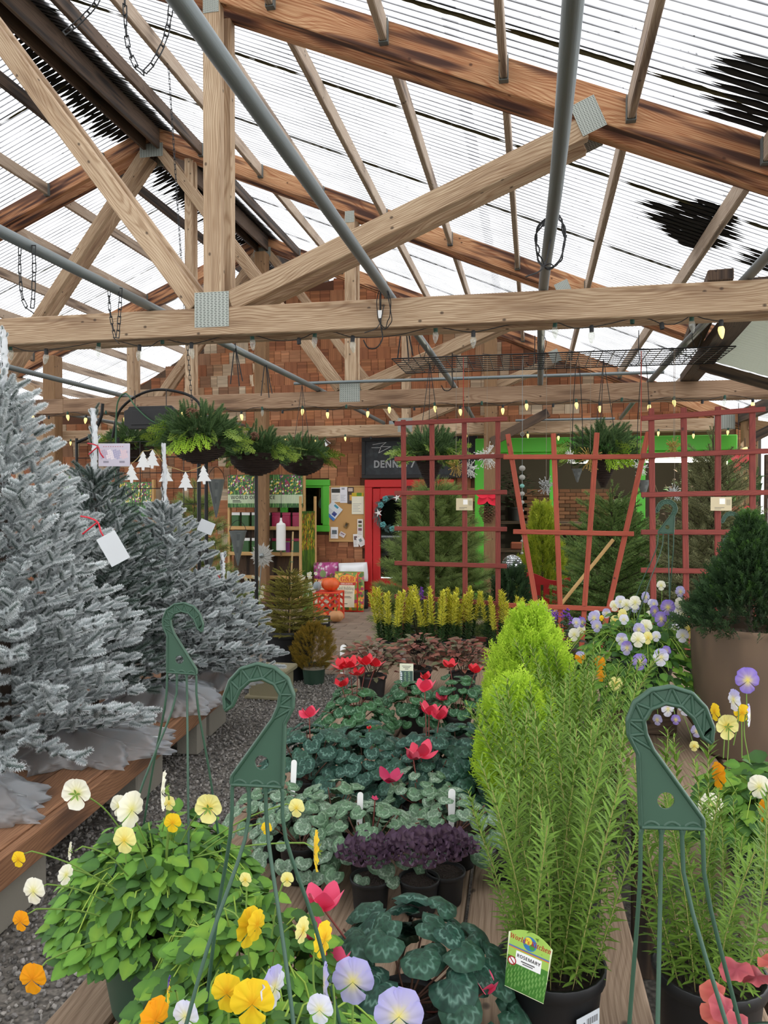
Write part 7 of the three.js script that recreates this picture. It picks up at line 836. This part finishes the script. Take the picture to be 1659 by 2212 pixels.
  flake('large white wire snowflake beside the pine cone post', [-0.378, 2.175, -6.27], wf, wm, 2.985); flake('white wire snowflake low behind the square trellis', [-0.557, 2.09, -6.62], sf, wm, 2.985, 1.2); flake('gold wire snowflake in front of the chalkboard corner', [-0.629, 2.102, -6.27], wf, gm, 2.985, 0.9); flake('long white icicle snowflake in the fan trellis', [0.278, 2.167, -6.27], sf, wm, 2.985, 0.8); flake('large gold wire snowflake at the top of the fan trellis', [0.431, 2.147, -6.27], wf, gm, 2.985); flake('small silver wire snowflake near the green mullion', [0.092, 1.93, -6.3], sf, silver, 2.985); flake('white icicle snowflake between fan and ladder trellis', [0.809, 2.071, -6.27], sf, wm, 2.985, 0.9); flake('silver wire bell flake inside the ladder trellis', [1.068, 1.872, -6.3], sf, silver, 2.985, 0.9); flake('gold sprig flake at the top of the ladder trellis', [1.06, 2.232, -6.3], sf, gm, 2.985, 0.9);
  const bd = thing('bead_string', 'hanging string of grey stone beads with one teal bead', 'ornament', [-0.1, 2.1, -6.44]); part(bd, 'hook_bar', rod([-0.055, 0.892, 0], [0.055, 0.892, 0.03], 0.0025, 4), M.blackMetal); part(bd, 'cord', rod([0, -0.72, 0], [0, 0.885, 0], 0.002, 4), M.zinc); const stone = std({ color: S('#a9a79f'), roughness: 0.8 }), teal = std({ color: S('#7fc0b4'), roughness: 0.4 }); [[0, 0.026], [-0.075, 0.025], [-0.145, 0.019], [-0.21, 0.021], [-0.28, 0.018], [-0.35, 0.014], [-0.42, 0.012], [-0.6, 0.012], [-0.7, 0.012]].forEach(([y, r], i) => part(bd, 'bead', xf(new THREE.SphereGeometry(r, 14, 10), [0, 0, 0], [0, 0, 0], [1, 0.9, 1]), i === 2 ? teal : stone, [0, y - 0.02, 0])); part(bd, 'ring', new THREE.TorusGeometry(0.014, 0.003, 5, 14), M.zinc, [0, 0.26, 0]);
  for (const [p, lb] of [[[0.817, 2.615, -6.3], 'thin red cord hanging from the wire rack to the fan trellis'], [[-0.573, 2.765, -6.3], 'short red cord hanging above the square trellis']]) one('red_string', rod([p[0], 2.3, -6.3], [p[0], 2.985, -6.3], 0.003, 5), std({ color: S('#b0382c') }), lb, 'cord');
}
{ // unseen hedge added behind the viewer to darken reflections in the glass panes
  const t = thing('added_hedge', 'added dark hedge behind the viewer that darkens the glass reflections', 'hedge', [-5, 0, 15], 0, null, 'structure'); part(t, 'core', cbox(24, 3.4, 1.2, 0.2), std({ color: S('#1d2a18') }), [0, 1.7, 0]);
  const l = []; for (let i = 0; i < 2600; i++) l.push(place(V(R(-12, 12), R(0.1, 3.5), -0.6), V(R(-1, 1), R(-0.2, 1), -1), 3)); instanced(t, 'foliage', yewSpray[0], M.leafy, l);
}
scene.traverse((o) => { if (o.isMesh) { o.castShadow = true; o.receiveShadow = true; } });
renderer.render(scene, camera);
